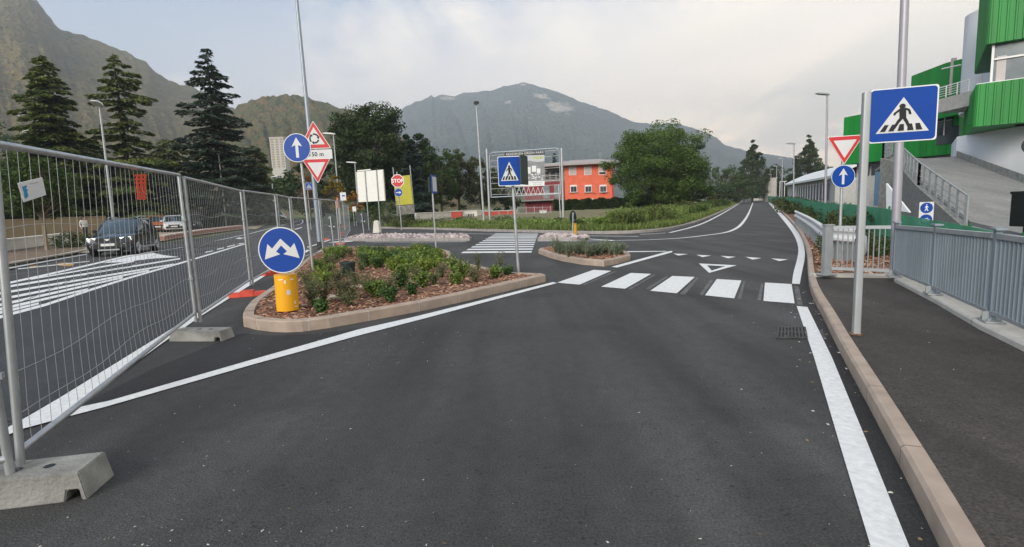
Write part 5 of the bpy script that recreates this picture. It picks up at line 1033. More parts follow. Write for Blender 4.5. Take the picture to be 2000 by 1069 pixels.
c0, c1 = at(812, 424, 61), at(960, 414, 68); root = thing('site_wall', 'long low pale wall with a raised coping beyond the weeds', 'wall', c0); mb = MB(); a_ = Vector((c0.x, c0.y, 0)); b_ = Vector((c1.x, c1.y, 0)); rail_bar(mb, a_ + Vector((0, 0, .55)), b_ + Vector((0, 0, .55)), .3, 1.3); mb.build('body', M['site_wall'], root); mb = MB(); rail_bar(mb, a_ + Vector((0, 0, 1.24)), b_ + Vector((0, 0, 1.24)), .4, .08); mb.build('coping', M['white_wall'], root)
c0, c1 = at(1012, 418, 63), at(1076, 416, 63); root = thing('wire_fence', 'grey wire fence with thin posts at the foot of the red wing', 'fence', c0); mb = MB(); rail_bar(mb, c0 + Vector((0, 0, .7)), c1 + Vector((0, 0, .7)), .04, .04); rail_bar(mb, c0, c1, .03, .03)
for k in range(24): p = c0.lerp(c1, k / 23); mb.cyl(p - Vector((0, 0, .6)), p + Vector((0, 0, .7)), .012, n=5)
mb.build('wire_mesh', M['galv'], root)
for k in range(5): p = c0.lerp(c1, k / 4); MB().cyl(p - Vector((0, 0, .8)), p + Vector((0, 0, .85)), .04, n=8).build('post', M['galv_dull'], root)
# ================================================================== left side: walls, towers
def wall_run(name, pts, z0, z1, th, m, label, cap=None, cat='wall'):
    root = thing(name, label, cat, Vector((pts[0].x, pts[0].y, 0))); mb = MB(); cb_ = MB()
    for a_, b_ in zip(pts[:-1], pts[1:]):
        ga_, gb_ = gz(a_.x, a_.y), gz(b_.x, b_.y); x = (b_ - a_); x.z = 0; x.normalize(); y = Vector((-x.y, x.x, 0)) * th / 2
        for bb_, s0, s1, k in ((mb, z0, z1, 1), (cb_, z1 + .001, z1 + .09, 1.25)):
            v = [a_ - y * k, b_ - y * k, b_ + y * k, a_ + y * k]; g_ = [ga_, gb_, gb_, ga_]; bb_.add([Vector((p.x, p.y, g + s0)) for p, g in zip(v, g_)] + [Vector((p.x, p.y, g + s1)) for p, g in zip(v, g_)], [(3, 2, 1, 0), (4, 5, 6, 7), (0, 1, 5, 4), (1, 2, 6, 5), (2, 3, 7, 6), (3, 0, 4, 7)])
    mb.build('body', M[m], root)
    if cap: cb_.build('coping', M[cap], root)
    return root
def gp_(px, D): p = at(px, 440, D); return Vector((p.x, p.y, 0))
wall_run('garden_wall', [gp_(-90, 31), gp_(30, 37), gp_(205, 47)], -.3, 1.62, .3, 'tan_wall', 'tan rendered garden wall under the cedars at the left edge', 'tan_wall')
wall_run('low_wall', [gp_(-60, 26.5), gp_(20, 30), gp_(125, 36)], -.3, .62, .35, 'white_wall', 'low whitish wall in front of the tan garden wall', 'white_wall')
bw = [G(314, 471), G(395, 457), G(470, 447.5)]; wall_run('brick_wall', [Vector((p.x, p.y, 0)) for p in bw], -.3, .30, .5, 'brick_red', 'low red brick wall edging the car park on the avenue', 'pink_coping')
fpts = [gp_(372, 52), gp_(420, 60), gp_(467, 68)]; root = thing('iron_fence', 'dark iron fence below the third cedar', 'fence', fpts[0]); mb = MB()
for a_, b_ in zip(fpts[:-1], fpts[1:]):
    n = int((b_ - a_).length / .16)
    for k in range(n): p = a_.lerp(b_, k / n); g = gz(p.x, p.y); mb.box((p.x, p.y, g + 1.0), (.035, .035, 2.0))
    for z in (.2, 1.9): rail_bar(mb, a_ + Vector((0, 0, z + gz(a_.x, a_.y))), b_ + Vector((0, 0, z + gz(b_.x, b_.y))), .04, .05)
mb.build('bars', M['iron'], root)
for p in fpts: MB().box((p.x, p.y, gz(p.x, p.y) + 1.1), (.3, .3, 2.3)).build('pillar', M['iron'], root)
sheet('pavement', [[tuple(p[:2]) for p in pxs([(500, 449), (470, 449), (395, 459), (314, 473), (175, 497)])] + [(p.x, p.y) for p in (gp_(60, 30), gp_(205, 46), gp_(372, 51), gp_(467, 67), gp_(530, 72))]], .06, M['dirt'])
sheet('verge_soil', [[tuple(p[:2]) for p in pxs([(175, 491), (18, 520), (-60, 534)])] + [(p.x, p.y) for p in (gp_(-60, 26), gp_(20, 29.6), gp_(125, 35.5))]], .07, M['soil'])
kl = pxs([(-60, 533), (18, 519), (175, 490)]); kerb('road_kerb', kl, [p + Vector((-.2, .15, 0)) for p in kl], -.02, .12, False, 1.0, 'concrete_light')
sheet('lawn', [[(p.x, p.y) for p in (gp_(455, 75), gp_(640, 88), gp_(640, 125), gp_(420, 125))]], .08, M['grass_far'])
# apartment tower and white houses on the slope
def block(px, py0, py1, wpx, D, m, name, label, floors, cols, dep=.8):
    a_ = at(px, py1, D); w = px2m(wpx, a_); z1 = at(px, py0, D).z; zb = at(px, py1, D).z - 12; root = thing(name, label, 'building', Vector((a_.x, a_.y, zb)))
    MB().box((a_.x, a_.y + w * dep / 2, (zb + z1) / 2), (w, w * dep, z1 - zb)).build('wall', M[m], root); MB().box((a_.x, a_.y + w * dep / 2, z1 + .4), (w + .6, w * dep + .6, .8)).build('roof', M['shutter'], root)
    hz = (z1 - a_.z) / floors
    for f in range(floors):
        for c in range(cols): MB().box((a_.x - w / 2 + w * (c + .5) / cols, a_.y - .1, z1 - hz * (f + .55)), (w / cols * .5, .3, hz * .45)).build('window', M['shed_dark'] if cols > 3 else M['tan_wall'], root)
    return root
block(545, 270, 328, 27, 380, 'tower', 'apartment_tower', 'pale apartment tower behind the blue straight-arrow disc', 12, 3)
block(50, 226, 248, 22, 520, 'white_wall', 'terraced_house', 'upper of two white buildings on the slope left of the first cedar', 4, 3); block(62, 248, 266, 34, 480, 'white_wall', 'terraced_house', 'lower of two white buildings on the slope left of the first cedar', 3, 5)
# ================================================================== cars
def loft(rings, close=True):
    mb = MB(); n = len(rings[0]); vs = [p for r in rings for p in r]
    fs = [(i * n + j, i * n + (j + 1) % n, (i + 1) * n + (j + 1) % n, (i + 1) * n + j) for i in range(len(rings) - 1) for j in range(n)]
    return mb.add(vs, fs + [tuple(range(n - 1, -1, -1)), tuple(range((len(rings) - 1) * n, len(rings) * n))])
def car(label, paint, suv, loc, yaw, group=None, emblem=False):
    root = thing('parked_car' if not suv else 'suv_car', label, 'car', (0, 0, 0), group); L, W_, Hc = (4.3, 1.82, 1.66) if suv else (4.0, 1.72, 1.46); h = W_ / 2; zc = .24 if suv else .18; zs = 1.02 if suv else .9
    def ring(x, w, z0, z1, crown=.03): return [(x, -w * .86, z0), (x, -w * .99, z0 + .12), (x, -w, (z0 + z1) * .55), (x, -w * .95, z1 - .05), (x, -w * .86, z1), (x, 0, z1 + crown), (x, w * .86, z1), (x, w * .95, z1 - .05), (x, w, (z0 + z1) * .55), (x, w * .99, z0 + .12), (x, w * .86, z0)]
    hl = L / 2; hood = zs - (.06 if suv else .12)
    st = [ring(hl, h * .80, zc + .12, hood - .26), ring(hl - .07, h * .93, zc + .04, hood - .12), ring(hl - .3, h * .985, zc, hood - .04), ring(hl - 1.0, h, zc, zs - .01, .05), ring(hl - 1.3, h, zc, zs), ring(0, h, zc, zs + .02), ring(-hl + .7, h, zc, zs + .05), ring(-hl + .2, h * .97, zc + .03, zs + .04), ring(-hl, h * .86, zc + .14, zs - .1)]
    body = loft(st).build('body', M[paint], root, True)
    def gr(x, w, z): return [(x, -w, zs - .02), (x, -w * .985, zs + .12), (x, -w * .86, z - .1), (x, -w * .74, z - .02), (x, 0, z), (x, w * .74, z - .02), (x, w * .86, z - .1), (x, w * .985, zs + .12), (x, w, zs - .02)]
    loft([[(hl - 1.12, y * .0 + y_, z) for y_, z in ((-h * .86, zs - .0), (-h * .86, zs + .01), (-h * .8, zs + .02), (-h * .7, zs + .03), (0, zs + .04), (h * .7, zs + .03), (h * .8, zs + .02), (h * .86, zs + .01), (h * .86, zs))] for y in (0,)] + [gr(hl - 1.85, h * .93, Hc - .02), gr(hl - 2.6, h * .94, Hc + .02), gr(-hl + (.75 if suv else .95), h * .93, Hc - .02), gr(-hl + .22, h * .86, zs + .2 if not suv else Hc - .35)]).build('window', M['carglass'], root, True)
    x0, x1 = hl - 1.95, -hl + .5; w = h * .93; rf = MB(); rings = []
    for x, dz in ((x0, -.015), (x0 - .2, .022), (-.3, .05), (x1 + .5, .02), (x1 + .25, -.02)): rings.append([(x, -w * .80, Hc - .07 + dz), (x, -w * .76, Hc + dz - .005), (x, 0, Hc + .025 + dz), (x, w * .76, Hc + dz - .005), (x, w * .80, Hc - .07 + dz), (x, 0, Hc - .05 + dz)])
    loft(rings).build('roof', M[paint], root, True)
    for s in (-1, 1):
        mb = MB()
        for xa, xb in ((hl - 1.15, hl - 1.92), (-.12, -.06), (-1.22, -1.12)): mb.tube([(xa, s * h * (.9 if xa > .5 else .965), zs), (xb, s * w * .84, Hc - .06)], .035 if xa > .5 else .045, 6)
        mb.build('pillar', M[paint], root)
        MB().box((hl - 1.5, s * (h + .1), zs + .1), (.12, .2, .15)).build('mirror', M[paint], root, bevel=.03)
        if suv: MB().tube([(x0 - .1, s * w * .72, Hc + .06), (x0 - .4, s * w * .72, Hc + .11), (x1 + .6, s * w * .72, Hc + .10), (x1 + .4, s * w * .72, Hc + .04)], .025, 6).build('roof_rail', M['galv_dull'], root)
        hdl = [(hl - .1, s * h * .55, hood - .29), (hl - .02, s * h * .50, hood - .12), (hl - .2, s * h * .9, hood - .1), (hl - .22, s * h * .93, hood - .27)]; ins = [Vector(p) + Vector((.03, s * .015, 0)) for p in hdl]; MB().add(ins + [Vector(p) - Vector((.12, 0, 0)) for p in hdl], [(0, 1, 2, 3), (7, 6, 5, 4), (0, 4, 5, 1), (1, 5, 6, 2), (2, 6, 7, 3), (3, 7, 4, 0)]).build('headlight', M['headlamp_lit' if emblem else 'headlamp'], root)
        MB().cyl((hl - .12, s * h * .68, zc + .25), (hl + .005, s * h * .68, zc + .25), .075).build('fog_lamp', M['headlamp'], root)
        MB().box((-.2, s * h * 1.0, zc + .08), (2.2, .05, .09)).build('side_sill', M['galv_dull'] if suv else M['plastic'], root)
        for xh in (.35, -.75): MB().box((xh, s * (h + .012), zs - .14), (.2, .03, .03)).build('door_handle', M['plastic'], root)
    MB().box((hl - .015, 0, hood - .22), (.05, h * 1.0, .16)).build('grille', M['plastic'], root); MB().box((hl - .02, 0, zc + .22), (.09, h * 1.5, .2), 0).build('bumper', M['plastic'], root, bevel=.02); MB().box((hl + .03, 0, zc + .29), (.03, .52, .11)).build('number_plate', M['paper'], root)
    if suv:
        MB().box((hl - .02, 0, zc + .06), (.08, h * .9, .07)).build('skid_plate', M['galv_dull'], root)
    if emblem:
        q = [(hl + .02, y, hood - .21 + z) for y, z in ((-.09, .045), (.09, .045), (.075, -.015), (0, -.05), (-.075, -.015))]; MB().add(q + [(x + .02, y, z) for x, y, z in q], [(4, 3, 2, 1, 0), (5, 6, 7, 8, 9)] + [(i, (i + 1) % 5, 5 + (i + 1) % 5, 5 + i) for i in range(5)]).build('emblem', M['frame_white'], root)
    rw = .345 if suv else .31; wb_ = 1.33 if suv else 1.22
    for sx in (1, -1):
        for s in (-1, 1):
            c = Vector((sx * wb_ + .05, s * (h - .10), rw)); MB().tube([c - Vector((0, s * .12, 0)), c + Vector((0, s * .05, 0))], rw * 1.17, 24).build('wheel_arch', M['plastic'], root)
            wl_ = MB().tube([c - Vector((0, s * .1, 0)), c + Vector((0, s * .1, 0)), c + Vector((0, s * .115, 0))], [rw, rw, rw * .9], 24).build('wheel', M['rubber'], root, True); mb = MB(); mb.tube([c + Vector((0, s * .09, 0)), c + Vector((0, s * .122, 0))], rw * .2, 12)
            for k in range(5): t = R(72 * k + 20); mb.tube([c + Vector((0, s * .12, 0)), c + Vector((math.cos(t) * rw * .66, s * .122, math.sin(t) * rw * .66))], [.035, .05], 6)
            mb.tube([c + Vector((math.cos(R(20 * k)) * rw * .66, s * .121, math.sin(R(20 * k)) * rw * .66)) for k in range(19)], .022, 6); mb.build('rim', M['alloy'], wl_)
    root.location = loc; root.rotation_euler = (0, 0, yaw); return root
w0, w1 = G(268, 497), G(308, 489); dv = (w0 - w1); yaw = math.atan2(dv.y, dv.x); mid = (w0 + w1) / 2; pr = Vector((dv.y, -dv.x, 0)).normalized(); pr = pr if pr.x < 0 else -pr
car('dark blue-black SUV with roof rails and lit headlights, driving on the avenue', 'car_dark', True, (mid.x + pr.x * .86, mid.y + pr.y * .86, gz(mid.x, mid.y) + .006), yaw, None, True)
for px, D, m_, l in ((309, 50, 'car_orange', 'orange-red parked car right behind the SUV'), (340, 50, 'car_white', 'silver-white parked hatchback between the orange and the dark parked cars'), (374, 54, 'car_grey', 'dark grey parked car, farthest right in the car park row')):
    p = gp_(px, D); car(l, m_, False, (p.x, p.y, gz(p.x, p.y) + .07), yaw + .25, 'cars parked behind the brick wall')
p = gp_(543, 78); car('white hatchback approaching far away on the avenue, left of the tall pole', 'car_white', False, (p.x, p.y, gz(p.x, p.y) + .01), yaw + .35)
# ================================================================== pedestrian behind the hedge
def person(loc, label):
    root = thing('person', label, 'person', loc); me = bpy.data.meshes.new('body'); J = {'pel': (0, 0, .95, .13), 'wai': (0, 0, 1.12, .12), 'che': (0, -.01, 1.33, .145), 'nec': (0, 0, 1.48, .06), 'hea': (0, -.02, 1.58, .088), 'top': (0, -.01, 1.67, .075),
        'sl': (-.17, 0, 1.42, .06), 'el': (-.23, .03, 1.14, .043), 'wl': (-.2, -.1, .92, .032), 'hl': (-.19, -.14, .84, .035), 'sr': (.17, 0, 1.42, .06), 'er': (.22, .06, 1.14, .043), 'wr': (.22, .02, .9, .032), 'hr': (.215, .0, .82, .035),
        'hipl': (-.09, 0, .9, .1), 'kl': (-.1, -.12, .5, .066), 'al': (-.1, -.08, .09, .045), 'tl': (-.1, -.24, .04, .04), 'hipr': (.09, 0, .9, .1), 'kr': (.1, .04, .49, .066), 'ar': (.1, .26, .13, .045), 'tr': (.1, .14, .05, .04)}
    K = list(J); E_ = [('pel', 'wai'), ('wai', 'che'), ('che', 'nec'), ('nec', 'hea'), ('hea', 'top'), ('che', 'sl'), ('sl', 'el'), ('el', 'wl'), ('wl', 'hl'), ('che', 'sr'), ('sr', 'er'), ('er', 'wr'), ('wr', 'hr'), ('pel', 'hipl'), ('hipl', 'kl'), ('kl', 'al'), ('al', 'tl'), ('pel', 'hipr'), ('hipr', 'kr'), ('kr', 'ar'), ('ar', 'tr')]
    me.from_pydata([J[k][:3] for k in K], [(K.index(a), K.index(b)) for a, b in E_], []); o = link('body', me); sk = o.modifiers.new('skin', 'SKIN')
    for v, k in zip(me.skin_vertices[0].data, K): v.radius = (J[k][3], J[k][3])
    me.skin_vertices[0].data[0].use_root = True; o.modifiers.new('sub', 'SUBSURF').levels = 1; o.modifiers['sub'].render_levels = 1; bpy.context.view_layer.update()
    m2 = bpy.data.meshes.new_from_object(o.evaluated_get(bpy.context.evaluated_depsgraph_get())); bpy.data.objects.remove(o); m2.name = 'body'
    for k in ('skin', 'cloth_white', 'cloth_dark'): m2.materials.append(M[k])
    for p_ in m2.polygons: z = p_.center.z; p_.material_index = 0 if z > 1.46 or (abs(p_.center.x) > .16 and z < .95) else (1 if z > .98 else 2); p_.use_smooth = True
    b = link('body', m2, None); b.parent = root; mb = MB(); mb.lathe([(.02, .12), (.075, .105), (.105, .03), (.105, -.05), (.09, -.16), (.07, -.24)], (0, .025, 1.6), 16); hr_ = mb.build('hair', M['hair'], None, True); hr_.parent = root
    return root
p = gp_(164, 36); o = person((p.x, p.y, gz(p.x, p.y) + .08), 'dark-haired person in a white top walking behind the hedge bush left of the SUV'); o.rotation_euler = (0, 0, 1.1)
# ================================================================== vegetation
def leaf_mesh(name, Cn, A, B, m, parent=None):
    n = len(Cn); V = np.empty((n, 4, 3)); V[:, 0] = Cn - A; V[:, 1] = Cn + B; V[:, 2] = Cn + A; V[:, 3] = Cn - B
    me = bpy.data.meshes.new(name); me.vertices.add(n * 4); me.vertices.foreach_set('co', V.ravel().astype(np.float32)); me.loops.add(n * 4); me.loops.foreach_set('vertex_index', np.arange(n * 4, dtype=np.int32))
    me.polygons.add(n); me.polygons.foreach_set('loop_start', np.arange(0, n * 4, 4, dtype=np.int32)); me.materials.append(m); me.update(calc_edges=True); me.validate(); return link(name, me, parent)
def unit(n): v = RNG.normal(size=(n, 3)); return v / np.linalg.norm(v, axis=1)[:, None]
def rand_leaves(Cn, size, asp=.55, up=.4):
    n = len(Cn); s = size * RNG.uniform(.6, 1.3, n)[:, None]; nr = unit(n); nr[:, 2] = np.abs(nr[:, 2]) + up; nr /= np.linalg.norm(nr, axis=1)[:, None]
    t = np.cross(nr, unit(n)); t /= np.linalg.norm(t, axis=1)[:, None] + 1e-9; b = np.cross(nr, t); return t * s * .5, b * s * .5 * asp
def deciduous(name, label, base, height, rx, leaf, size, nclump, per, trunk_h=.25, lean=0, group=None, ry=None, shape=.0, bark='bark', zlow=.18, clump_r=.24):
    """tapered trunk, limbs to the clumps, and a crown of leaf clumps on an uneven ellipsoid"""
    root = thing(name, label, 'tree', base, group); b = np.array(base); ry = ry or rx; cl = []
    k = 0; ph = RNG.uniform(0, 6.28, 6); ww = []
    while len(cl) < nclump and k < 90000:
        k += 1; d = unit(1)[0]; rr_ = RNG.uniform(.25, 1) ** .5
        t = math.atan2(d[1], d[0]); lump = 1 + .09 * math.sin(3 * t + ph[0] + 3 * d[2]) + .07 * math.sin(5 * t + ph[1] - 4 * d[2]) + .05 * math.sin(9 * d[2] + ph[2])
        h = zlow + (1 - zlow) * (.5 + .5 * d[2] * rr_ * lump); w = 1.0
        if shape: w = min(1, max(.12, (1.04 - h) / shape)) ** .8
        p = np.array([d[0] * rx * rr_ * lump * w, d[1] * ry * rr_ * lump * w, min(h, 1.02) * height]); p[0] += lean * p[2]
        cl.append(p); ww.append((.35 + .65 * w) * (1 - .4 * rr_ ** 4))
    cl = np.array(cl); cr = (rx * ry * height / 2) ** (1 / 3) * clump_r * RNG.uniform(.65, 1.35, len(cl)) * np.array(ww)
    idx = np.repeat(np.arange(len(cl)), per); off_ = RNG.normal(size=(len(idx), 3)) * .5; off_ /= np.maximum(1, np.linalg.norm(off_, axis=1) / .95)[:, None]; off_[:, 2] *= .7; off_[:, 2] += .08
    Cn = cl[idx] + off_ * cr[idx][:, None]; Cn[:, 2] = np.maximum(Cn[:, 2], .25); A, B = rand_leaves(Cn, size); leaf_mesh('crown', Cn + b, A, B, M[leaf], root)
    mb = MB(); r0 = max(.06, height * .018); top = Vector((lean * height * .75, 0, height * .8)); B0 = Vector(base)
    tr = [B0 + Vector((0, 0, -.2)), B0 + Vector((lean * height * .15, 0, height * trunk_h * .6)), B0 + Vector((lean * height * .4, .02 * height, height * .5)), B0 + top]; mb.tube(tr, [r0 * 1.25, r0, r0 * .62, r0 * .15], 8)
    for c in cl[:: max(1, len(cl) // 40)]:
        s = RNG.uniform(trunk_h, .6); p0 = B0 + Vector((lean * height * s, 0, height * s * .85)); p1 = B0 + Vector(c)
        if p1.z > p0.z: mb.tube([p0, p0.lerp(p1, .5) + Vector((0, 0, -.02 * height)), p1], [r0 * .38, r0 * .22, r0 * .06], 5)
    mb.build('trunk', M[bark], root, True, fix=False); return root
def conifer(name, label, base, height, rmax, leaf, nb, group=None, droop=.25, dens=1.0, power=.75, gap=.12, nl=.42, zmin=.06, lean=0.0, upturn=.1, asym=None):
    """straight trunk with tiers of flat, drooping sprays"""
    root = thing(name, label, 'tree', base, group); b = np.array(base); CC = []; AA = []; BB = []; mb = MB(); B0 = Vector(base); r0 = height * .016
    tier = [zmin + (1 - zmin) * (i / nb) ** .92 for i in range(nb)]
    for i, h in enumerate(tier):
        h += RNG.uniform(-.006, .006); az = i * 2.4 + RNG.uniform(-.5, .5); mod = 1 + (asym * math.cos(az) if asym else 0)
        L = rmax * max(.02, 1 - h) ** power * RNG.uniform(.55, 1.12) * mod + .25
        if RNG.uniform() < gap: L *= .5
        z0 = h * height; p0 = np.array([lean * z0, 0, z0]); d = np.array([math.cos(az), math.sin(az), 0]); s_ = np.array([-d[1], d[0], 0]); m_ = max(4, int(L * 3.4)); pts = []
        for k in range(m_ + 1):
            t = k / m_; pts.append(p0 + d * L * t + np.array([0, 0, L * (upturn * t - droop * t * t)]))
        if L > .9: mb.tube([Vector(q + b) for q in pts[:: max(1, m_ // 3)]], [max(.012, L * .012 * (1 - .8 * j / max(1, len(pts[:: max(1, m_ // 3)]) - 1))) for j in range(len(pts[:: max(1, m_ // 3)]))], 4, caps=False)
        n = int(L * L * 20 * dens + L * 34 * dens)
        t = RNG.uniform(.08, 1, n) ** .8; q = np.array([np.interp(t, np.linspace(0, 1, m_ + 1), [p[a] for p in pts]) for a in range(3)]).T
        wd = L * .34 * np.sin(np.clip(t, .12, 1) * math.pi * .93 + .05) + .08; lat = RNG.uniform(-1, 1, n); ln = nl * RNG.uniform(.7, 1.5, n)
        c = q + s_ * (lat * wd)[:, None] + np.array([0, 0, 1]) * (-np.abs(lat) * wd * .32 + RNG.normal(0, .06, n) - .03 * L * t)[:, None]
        ax = d * .75 + s_ * (np.sign(lat) * .65)[:, None] + np.stack([RNG.normal(0, .25, n), RNG.normal(0, .25, n), RNG.normal(-.28, .2, n)], 1); ax /= np.linalg.norm(ax, axis=1)[:, None]
        si = np.cross(ax, np.array([0, 0, 1.]) + RNG.normal(0, .45, (n, 3))); si /= np.linalg.norm(si, axis=1)[:, None]
        CC.append(c); AA.append(ax * (ln * .5)[:, None]); BB.append(si * (ln * .19)[:, None])
    CC = np.concatenate(CC); AA = np.concatenate(AA); BB = np.concatenate(BB); leaf_mesh('crown', CC + b, AA, BB, M[leaf], root)
    mb.tube([B0 + Vector((0, 0, -.3)), B0 + Vector((lean * height * .5, 0, height * .5)), B0 + Vector((lean * height, 0, height * 1.0))], [r0 * 1.3, r0 * .75, .02], 8); mb.build('trunk', M['bark'], root, True, fix=False); return root
def gb(px, D): p = at(px, 440, D); return Vector((p.x, p.y, gz(p.x, p.y)))
def tree_px(fn, name, label, px, ptop, wpx, D, leaf, *a, **k):
    b = gb(px, D); h = at(px, ptop, D).z - b.z
    # plumb crown axis: the picture leans left/right of centre, so the base is shifted to put the top at px
    for _ in range(6):
        q = np.array([b.x, b.y, b.z + h * .75]) - _c; qx = 1000 + F * q.dot(_r) / q.dot(_f); b.x += (px - qx) * D / F; b.z = gz(b.x, b.y)
    h = Zof(b, ptop) - b.z; return fn(name, label, b, h, px2m(wpx, b) / 2, leaf, *a, **k)
GC = 'tall cedars along the left of the avenue'
tree_px(conifer, 'cedar_tree', 'leftmost tall cedar, yellow-green with a narrow blunt top', 92, 108, 200, 52, 'lf_cedar', 150, group=GC, power=.6, droop=.26, dens=1.0)
tree_px(conifer, 'cedar_tree', 'middle tall cedar with ragged open branches and a leaning tip', 232, 104, 230, 55, 'lf_cedar', 96, group=GC, gap=.32, power=.62, droop=.2, dens=1.0, asym=.22)
tree_px(conifer, 'cedar_tree', 'third and darkest cedar, its pointed spire against the sky', 412, 94, 235, 60, 'lf_cedar_shaded', 125, group=GC, gap=.22, power=.68, droop=.14, upturn=.12, dens=.8)
tree_px(conifer, 'cedar_tree', 'low spreading cedar between the first and second tall cedars', 165, 265, 200, 58, 'lf_cedar', 60, group=GC, power=.35, droop=.3, dens=.8)
tree_px(conifer, 'cedar_tree', 'low cedar filling the gap under the third cedar spire', 330, 270, 190, 64, 'lf_cedar', 60, group=GC, power=.35, droop=.3, dens=.8)
tree_px(conifer, 'cedar_tree', 'small green cedar between the third cedar and the blue arrow disc', 500, 285, 110, 66, 'lf_cedar', 70, group=GC, power=.5, droop=.3)
GT = 'background trees'
tree_px(deciduous, 'broadleaf_tree', 'dark rounded tree at the far left edge behind the tan wall', 0, 300, 170, 46, 'lf_dark', .34, 60, 110, group=GT, zlow=.05)
tree_px(deciduous, 'broadleaf_tree', 'dark tree standing behind the blue straight-arrow disc', 592, 318, 125, 88, 'lf_dark', .5, 60, 110, group=GT, zlow=.04)
tree_px(deciduous, 'broadleaf_tree', 'dark bushy tree between the small cedar and the blue arrow disc', 535, 345, 90, 95, 'lf_dark', .5, 45, 90, group=GT, zlow=.03)
tree_px(deciduous, 'broadleaf_tree', 'largest dark broadleaf tree, left of the mountain', 722, 200, 155, 82, 'lf_dark', .40, 210, 220, group=GT, zlow=.03)
tree_px(deciduous, 'broadleaf_tree', 'dark broadleaf tree at the right shoulder of the largest one', 800, 262, 100, 88, 'lf_dark', .42, 110, 180, group=GT, zlow=.05)
tree_px(conifer, 'spruce_tree', 'blue-green spruce behind the yellow banner', 805, 270, 88, 74, 'lf_spruce', 110, group=GT, power=.6, droop=.25, zmin=.02)
tree_px(deciduous, 'broadleaf_tree', 'olive-green tree right of the blue-green spruce', 858, 285, 84, 84, 'lf_mid', .36, 80, 110, group=GT, zlow=.08)
tree_px(deciduous, 'birch_tree', 'pale drooping birch left of the middle lamp', 893, 292, 72, 90, 'lf_birch', .34, 80, 110, group=GT, zlow=.1)
tree_px(deciduous, 'birch_tree', 'pale birch between the middle lamp and the billboard post', 938, 305, 76, 95, 'lf_birch', .34, 80, 100, group=GT, zlow=.05)
tree_px(deciduous, 'broadleaf_tree', 'dark low tree behind the lower left part of the billboard', 985, 345, 90, 100, 'lf_dark', .4, 60, 90, group=GT, zlow=.02)
tree_px(conifer, 'spruce_tree', 'small dark spruce rising behind the left end of the orange house roof', 1083, 298, 38, 115, 'lf_spruce', 60, group=GT, power=.7, droop=.1, upturn=.2)
tree_px(deciduous, 'broadleaf_tree', 'big round lime-green tree right of the orange house', 1288, 246, 188, 76, 'lf_lime', .28, 300, 250, group=GT, zlow=.03, trunk_h=.2)
tree_px(deciduous, 'broadleaf_tree', 'low bush-like tree at the right foot of the lime-green tree', 1352, 330, 80, 84, 'lf_lime', .36, 60, 100, group=GT, zlow=.0)
tree_px(deciduous, 'broadleaf_tree', 'rounded tree left of the straight road end', 1412, 318, 84, 150, 'lf_mid', .5, 70, 90, group=GT, zlow=.0)
tree_px(deciduous, 'poplar_tree', 'tall pointed tree above the end of the straight road', 1471, 276, 78, 165, 'lf_far', .4, 260, 90, group=GT, zlow=.0, shape=.75, clump_r=.19)
tree_px(deciduous, 'broadleaf_tree', 'low tree just right of the pointed tree, behind the far lamps', 1512, 322, 62, 185, 'lf_far', .6, 60, 90, group=GT, zlow=.0)
tree_px(deciduous, 'poplar_tree', 'dark upright tree behind the second lamp of the right row', 1580, 268, 62, 150, 'lf_far', .4, 240, 90, group=GT, zlow=.0, shape=.5, clump_r=.2)
tree_px(deciduous, 'broadleaf_tree', 'low dark tree between the pointed tree and the dark upright tree', 1548, 335, 60, 160, 'lf_dark', .5, 50, 90, group=GT, zlow=.0)
tree_px(deciduous, 'broadleaf_tree', 'low tree behind the glazed shed roof', 1625, 322, 70, 155, 'lf_far', .5, 60, 90, group=GT, zlow=.0)
tree_px(deciduous, 'broadleaf_tree', 'small round tree in the middle of the road-end tree line', 1442, 340, 55, 140, 'lf_far', .45, 50, 80, group=GT, zlow=.0)
tree_px(deciduous, 'young_tree', 'young yellow-leaved tree behind the far mesh fence', 655, 336, 50, 50, 'lf_yellow', .17, 50, 55, group='autumn trees', zlow=.32, trunk_h=.4, shape=.5)
tree_px(deciduous, 'young_tree', 'orange autumn tree left of the white sign back', 694, 372, 36, 60, 'lf_orange', .2, 36, 55, group='autumn trees', zlow=.2)
tree_px(deciduous, 'young_tree', 'orange-brown young tree glimpsed behind the blue arrow disc', 600, 325, 26, 66, 'lf_orange', .2, 36, 50, group='autumn trees', zlow=.3)
tree_px(deciduous, 'street_tree', 'small street tree with a pale leaning trunk before the tan wall', 72, 308, 130, 29, 'lf_mid', .2, 90, 80, zlow=.36, trunk_h=.4, bark='bark_pale')
# hillside wood at the far left
tree_px(deciduous, 'broadleaf_tree', 'tree on the slope above the left fence rail', 20, 232, 130, 150, 'lf_mid', .8, 70, 90, group=GT, zlow=.0)
